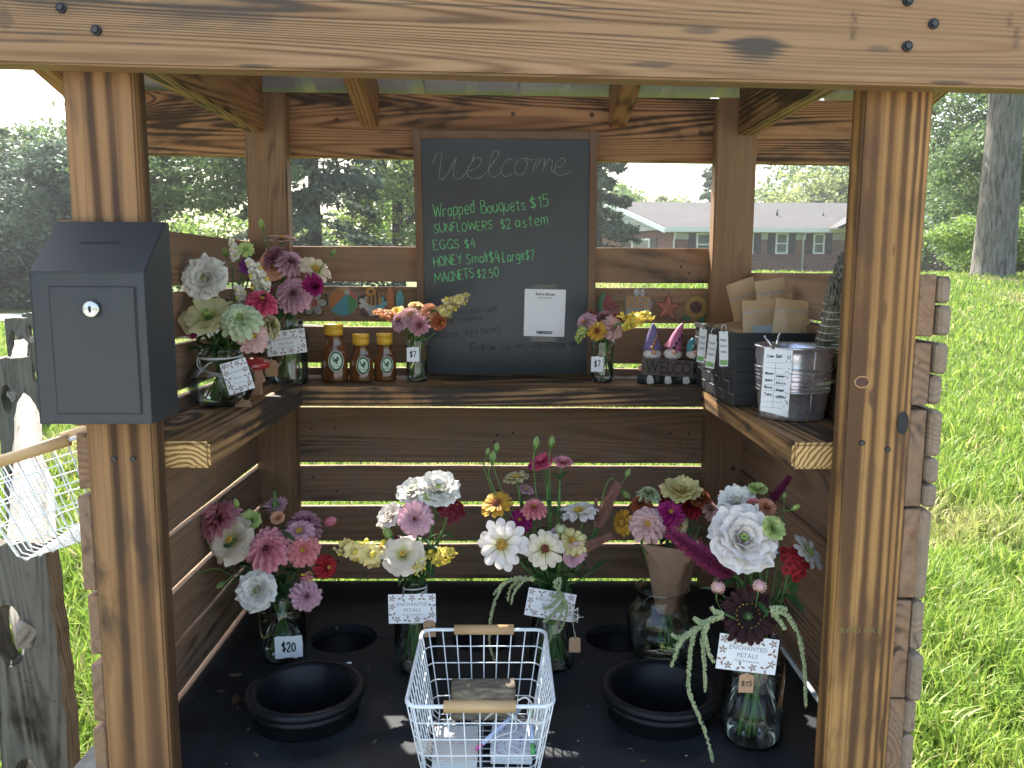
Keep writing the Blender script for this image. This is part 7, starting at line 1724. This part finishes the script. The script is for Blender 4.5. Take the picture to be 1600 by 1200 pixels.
F('single', 785, 851, 38, 'wpink', 'large white single zinnia at the left of the wide jar', dy=-.06, face=(-.2, .9, .25), lv=0)
F('single', 851, 858, 30, 'cream', 'creamy zinnia with a dark red eye at the front of the wide jar', dy=-.07, face=(0, .85, .35), lv=0, centre='red')
F('single', 905, 800, 30, 'wpink', 'white zinnia seen from below at the right of the wide jar', dy=-.01, face=(-.2, .2, 1), lv=1)
F('single', 776, 788, 25, 'mustard', 'golden yellow zinnia at the upper left of the wide jar', dy=-.01, face=(-.3, .5, .8), lv=1, centre='red')
F('zinnia', 835, 792, 20, 'coral', 'coral pink zinnia high in the middle of the wide jar', dy=-.02, face=(0, .5, .8), lv=1)
F('zinnia', 813, 812, 19, 'magenta', 'magenta zinnia below the golden one', dy=.0, face=(-.2, .7, .3), lv=1)
F('lis', 879, 720, 15, 'pink', 'small pink rose like lisianthus on a straight stem, highest right', dy=.0, face=(.1, .2, 1), lv=2)
F('lis', 845, 720, 17, 'hot', 'magenta lisianthus beside the small pink one', dy=.01, face=(-.3, .3, .8), lv=2)
F('lis', 833, 724, 10, 'magenta', 'small magenta bud left of the magenta lisianthus', dy=.02, face=(-.5, .3, .6), lv=0)
F('single', 806, 747, 22, 'tan', 'tan green zinnia seen side on above the golden zinnia', dy=.02, face=(-.2, .1, 1), lv=2)
F('plume', 948, 790, 36, 'pcel', 'tall salmon celosia plume at the upper right of the wide jar', dy=-.01, face=(.45, .1, 1), lv=2)
F('plume', 926, 850, 30, 'pcel', 'lower salmon celosia plume leaning right', dy=-.04, face=(1, .2, .55), lv=1)
F('plume', 931, 795, 15, 'pcel', 'short salmon celosia plume beside the tall one', dy=.0, face=(0, .1, 1), lv=1)
F('single', 893, 846, 24, 'ycream', 'cream yellow zinnia between the eyed zinnia and the plumes', dy=-.04, face=(.2, .6, .6), lv=1)
F('globe', 876, 827, 9, 'green', 'white globe amaranth above the eyed zinnia', dy=-.05, face=(0, .3, 1), lv=0)
F('open', 901, 868, 18, 'lilac', 'dusky pink lisianthus low at the right of the wide jar', dy=-.05, face=(.4, .8, -.1), lv=1)
F('open', 873, 840, 14, 'lilac', 'mauve bloom behind the eyed zinnia', dy=-.03, face=(.2, .8, .3), lv=0)
F('single', 822, 765, 13, 'lilac', 'small dusky zinnia under the tan one', dy=.03, face=(.2, .3, .9), lv=0)
for (x, y, r_, l) in ((770, 714, 11, 'leftmost green bud of the cluster high above the wide jar'), (776, 699, 9, 'topmost green bud of the cluster high above the wide jar'), (762, 706, 7, 'smallest green bud of the cluster above the wide jar'), (838, 692, 11, 'yellow green bud standing highest above the magenta lisianthus'), (862, 690, 10, 'slim green bud leaning right above the pink lisianthus'), (981, 739, 8, 'round green bud at the end of a stem far right'), (978, 772, 9, 'drooping green bud beside the celosia plume')):
    F('bud', x, y, r_, 'gbud', l, dy=.0, face=(.1 if x < 900 else .5, 0, 1 if y < 760 else -.4), lv=1)
for i, (x, y) in enumerate(((860, 800), (850, 830), (820, 850), (870, 880), (890, 880), (840, 890), (800, 830), (855, 760), (930, 890), (875, 750), (830, 880))): filler(J3, x, y, 6, dy=-.01, L=.036, seed=90+i)
# 4: vase with the wrapped bouquet
J4 = vase(1031, 1050, 1.50, FL, [(0, 0), (.048, 0), (.058, .008), (.063, .04), (.066, .07), (.062, .092), (.048, .108), (.043, .118), (.045, .130), (.051, .137)], 'large clear urn vase behind the right tub holding the wrapped bouquet', 'glass_vase', 'vase', fill=.5)
J4.group = 'flowers in the kraft wrapped bouquet'; J4.fill = 'green leafy stem in the kraft wrapped bouquet'
J4.neck = at(1045, 930, Y=1.50); J4.nr = .012; J4.bot = J4.b+Vector((.01, 0, .012))
wr = thing('kraft_wrap', J4.neck, 'brown kraft paper cone wrapping the bouquet in the urn vase', 'wrapping paper')
mb = MB(); tpc, btc = at(1048, 858, Y=1.50), at(1043, 955, Y=1.50); vs = []; uv = []; NK = 28
for i in range(9):
    t_ = i/8; c_ = tpc.lerp(btc, t_)
    for k in range(NK+1):
        a = R(-215)+R(340)*k/NK; rr_ = (.054*(1-t_)+.021*t_)*(1+.05*math.sin(k*1.7)+.04*math.sin(k*.6+i)); zt_ = (.012*math.sin(a*2+1)+.008*math.sin(a*5))*(1-t_)
        vs.append(c_+Vector((rr_*math.cos(a), rr_*math.sin(a)*.85, zt_))); uv.append((k/NK, t_))
mb.add(vs, [(i*(NK+1)+k, (i+1)*(NK+1)+k, (i+1)*(NK+1)+k+1, i*(NK+1)+k+1) for i in range(8) for k in range(NK)], uv); mb.build('wrap_cone', M['kraft_wrap'], wr)
mb = MB(); a_, b_, c_, d_ = at(1006, 852, Y=1.452), at(1078, 884, Y=1.452), at(1070, 905, Y=1.458), at(1030, 868, Y=1.442)
q1, q2, q3 = at(1002, 850, Y=1.462), at(1086, 862, Y=1.455), at(1056, 915, Y=1.462); mb.add([q1, q2, q3, (q1+q2+q3)/3+Vector((0, -.012, 0))], [(0, 3, 1), (1, 3, 2), (0, 2, 3)]); mb.build('folded_flap', M['kraft_wrap'], wr)
F = lambda *a, **k: flower(J4, *a, **k)
F('zinnia', 1012, 819, 29, 'blush', 'blush pink double zinnia at the left of the wrapped bouquet', dy=-.06, face=(-.2, .85, .4), lv=0)
F('zinnia', 1048, 801, 24, 'magenta', 'magenta zinnia in the middle of the wrapped bouquet', dy=-.05, face=(0, .7, .6), lv=0)
F('lis', 1064, 762, 30, 'ycream', 'pale yellow ruffled lisianthus on top of the wrapped bouquet', dy=-.01, face=(-.1, .3, .9), lv=0)
F('zinnia', 1013, 770, 20, 'green', 'flat pale green zinnia at the top left of the wrapped bouquet', dy=.0, face=(0, .15, 1), lv=0)
F('zinnia', 1001, 785, 19, 'rust', 'rusty orange zinnia behind the blush one', dy=-.01, face=(-.2, .3, .8), lv=0)
F('single', 974, 816, 21, 'mustard', 'mustard zinnia at the far left of the wrapped bouquet', dy=-.02, face=(-.8, .5, .2), lv=1)
F('zinnia', 1082, 790, 20, 'red', 'dark red zinnia right of the yellow lisianthus', dy=.0, face=(.2, .5, .7), lv=0)
F('zinnia', 1097, 776, 20, 'rust', 'pink and orange zinnia at the right of the wrapped bouquet', dy=.0, face=(.3, .4, .8), lv=0)
F('zinnia', 1062, 822, 19, 'tan', 'creamy zinnia below the magenta one in the wrapped bouquet', dy=-.05, face=(.3, .8, .0), lv=0)
F('zinnia', 1112, 795, 17, 'blush', 'dusky pink zinnia half hidden at the far right of the wrapped bouquet', dy=-.01, face=(.6, .5, .5), lv=0)
F('zinnia', 1036, 774, 13, 'red', 'small crimson zinnia left of the yellow lisianthus', dy=.01, face=(-.2, .4, .8), lv=0)
for i, (x, y) in enumerate(((1020, 840), (1050, 840), (1080, 830), (1040, 830), (1095, 820), (1000, 845))): filler(J4, x, y, 5, dy=-.02, L=.03, seed=120+i)
# 5: front right quart jar
J5 = vase(1172, 1178, 1.215, FL, [(0, 0), (.036, 0), (.044, .005), (.047, .016), (.047, .125), (.045, .140), (.037, .150), (.036, .153), (.036, .168)], 'quart glass jar at the front right holding the dark sunflower', fill=.62, thread=(.156, .161))
J5.group = 'flowers in the front right jar'; J5.fill = 'green leafy stem in the front right jar'
name_card(1168, 1022, 1.150, 94, 56, -.12, 'white floral name card under the dark sunflower', seed=5)
kraft_tag(1166, 1067, 1.146, 23, 32, 'kraft tag reading $15 on the front right jar', '$15', -.03)
F = lambda *a, **k: flower(J5, *a, **k)
F('lis', 1163, 839, 53, 'wpink', 'very large white ruffled lisianthus blushed pink at the front right', dy=-.03, face=(.0, .8, .6), lv=1)
F('sun', 1168, 962, 48, 'dark', 'dark chocolate red sunflower above the name card', dy=-.055, face=(.05, .93, .3), lv=1)
F('lis', 1151, 779, 29, 'white', 'white lisianthus above left of the very large one', dy=.04, face=(-.3, .4, .8), lv=0)
F('pom', 1199, 791, 17, 'peach', 'peach strawflower above the very large lisianthus', dy=.01, face=(.1, .6, .6), lv=0)
F('pom', 1178, 787, 13, 'coral', 'dark pink strawflower left of the peach one', dy=.02, face=(-.2, .6, .6), lv=0)
F('lis', 1211, 824, 19, 'lime', 'lime green lisianthus bud at the right of the very large one', dy=-.04, face=(.3, .7, .5), lv=0)
F('lis', 1184, 762, 15, 'lime', 'pale lime lisianthus bud at the top of the front right jar', dy=.04, face=(0, .3, 1), lv=1)
F('plume', 1216, 768, 26, 'cel', 'crimson celosia plume pointing up right', dy=.05, face=(.7, .0, 1), lv=1)
F('plume', 1095, 866, 60, 'cel', 'long crimson celosia plume sweeping left over the kraft wrap', dy=-.03, face=(-1, .25, .75), lv=1)
F('cluster', 1238, 880, 27, 'red', 'deep red sweet william at the right of the front right jar', dy=-.01, face=(.2, .8, .5), lv=1)
F('single', 1262, 864, 30, 'white', 'white dahlia seen side on at the far right', dy=-.02, face=(.6, .45, .7), lv=1, centre='green')
F('globe', 1122, 918, 11, 'orchid', 'lilac globe amaranth left of the dark sunflower', dy=-.05, face=(-.1, .4, 1), lv=1)
F('globe', 1187, 916, 11, 'orchid', 'lilac globe amaranth just above the dark sunflower', dy=-.07, face=(0, .4, 1), lv=1)
F('globe', 1178, 882, 10, 'purple', 'purple globe amaranth under the very large lisianthus', dy=-.02, face=(0, .3, 1), lv=1)
F('bud', 1243, 793, 8, 'lime', 'round green bud on a curled stem at the upper right', dy=.0, face=(.5, .2, .4), lv=0)
F('bud', 1226, 775, 6, 'gbud', 'tiny green bud above the curled one', dy=.01, face=(0, .1, 1), lv=0)
F('lis', 1133, 832, 16, 'pink', 'pink bloom peeping out at the left of the very large lisianthus', dy=.01, face=(-.7, .4, .4), lv=0)
F('zinnia', 1130, 800, 17, 'mauve', 'dusky zinnia behind the front right bouquet', dy=.06, face=(-.2, .4, .8), lv=0)
for i, (x, y) in enumerate(((1150, 900), (1200, 890), (1130, 930), (1220, 920), (1170, 880), (1190, 850), (1160, 930), (1240, 900), (1205, 940))): filler(J5, x, y, 5, dy=-.01, L=.042, seed=140+i)
# trailing amaranth
M['amar'] = plain('pale_green_amaranth', (.31, .36, .19), .8, var=.25, scale=160, bump=.6)
def amaranth(strings, base, label, V, rr_=.0042):
    t_ = thing('amaranth', base, label, 'amaranth', V.group); g = random.Random(len(label))
    for S in strings:
        mb = MB(); P = smooth_path(S, 8); L = sum((P[i+1]-P[i]).length for i in range(len(P)-1)); acc = 0
        tube(mb, P, [rr_*.45*(1-.5*i/len(P)) for i in range(len(P))], 6)
        for i in range(len(P)-1):
            d = P[i+1]-P[i]; x_, y_ = frame_from(d); n_ = max(1, int(d.length/.0022))
            for k in range(n_):
                for j in range(4):
                    a = g.uniform(0, 6.28); w_ = rr_*(1-.45*i/len(P)); c_ = P[i]+d*(k/n_)+(x_*math.cos(a)+y_*math.sin(a))*w_*.75; ball(mb, c_, w_*g.uniform(.35, .6), 4, s=(1, 1, 1.2))
        mb.build('tassel', M['amar'], t_)
    mb = MB(); tube(mb, smooth_path([base, base.lerp(V.neck, .5)+Vector((0, 0, .006)), V.neck, V.bot], 6), .0018, 6); mb.build('stem', M['stem'], t_)
def pts_(l, Y): return [at(x, y, Y=Y-.0004*i) for i, (x, y) in enumerate(l)]
Yf = 1.13
amaranth([pts_([(1128, 962), (1105, 972), (1085, 990), (1078, 1030), (1076, 1075), (1088, 1110), (1104, 1150), (1114, 1192)], Yf), pts_([(1112, 968), (1080, 988), (1062, 1005), (1055, 1025), (1049, 1042)], Yf), pts_([(1118, 965), (1088, 982), (1062, 996), (1049, 990)], Yf+.01),
          pts_([(1105, 972), (1098, 1000), (1101, 1040), (1102, 1082)], Yf), pts_([(1104, 975), (1102, 1000), (1108, 1020), (1116, 1036)], Yf-.01), pts_([(1100, 975), (1090, 970), (1084, 966)], Yf), pts_([(1128, 960), (1116, 955), (1112, 948)], Yf)],
         at(1130, 958, Y=Yf), 'pale green amaranth tassels hanging left over the right tub', J5)
amaranth([pts_([(1205, 955), (1225, 958), (1245, 985), (1254, 1020), (1258, 1060), (1259, 1106)], Yf), pts_([(1208, 958), (1222, 975), (1226, 984)], Yf), pts_([(1205, 952), (1220, 950), (1230, 952)], Yf)], at(1200, 955, Y=Yf), 'pale green amaranth tassel hanging right of the dark sunflower', J5)
Yg = 1.375
amaranth([pts_([(832, 905), (808, 903), (788, 912), (775, 935), (767, 965), (765, 1000), (768, 1020), (774, 1034)], Yg), pts_([(822, 903), (800, 905), (780, 918), (771, 930)], Yg+.01), pts_([(820, 906), (805, 922), (798, 945)], Yg), pts_([(812, 905), (797, 920), (793, 940)], Yg+.01)],
         at(836, 904, Y=Yg), 'pale green amaranth tassel arching down behind the wire basket handle', J3, .0036)
amaranth([pts_([(868, 915), (880, 935), (876, 960), (864, 985), (855, 1012)], Yg), pts_([(866, 912), (875, 905), (872, 925), (862, 935)], Yg), pts_([(874, 930), (885, 945), (882, 970), (872, 990)], Yg-.01), pts_([(872, 935), (860, 948), (848, 950)], Yg), pts_([(878, 945), (862, 962), (848, 972)], Yg)],
         at(868, 908, Y=Yg), 'pale green amaranth tassels hanging in front of the tilted name card', J3, .0038)
# ------------------------------------------------------------------ lens glare imitated by an added haze
mb = MB(); box(mb, (-300, -60, -1.2), (300, 130, 26))
t = NT('glare_air'); pv = t.n('ShaderNodeVolumePrincipled'); pv.inputs['Density'].default_value = .0008; pv.inputs['Color'].default_value = (.95, .97, 1, 1); pv.inputs['Anisotropy'].default_value = .3
t.l(pv.outputs[0], t.out.inputs[1])
hz_ = mb.build('veil', t.mat, smooth=False); tag(hz_, 'added lens glare haze lying over the lawn and trees', 'veil', kind='stuff')
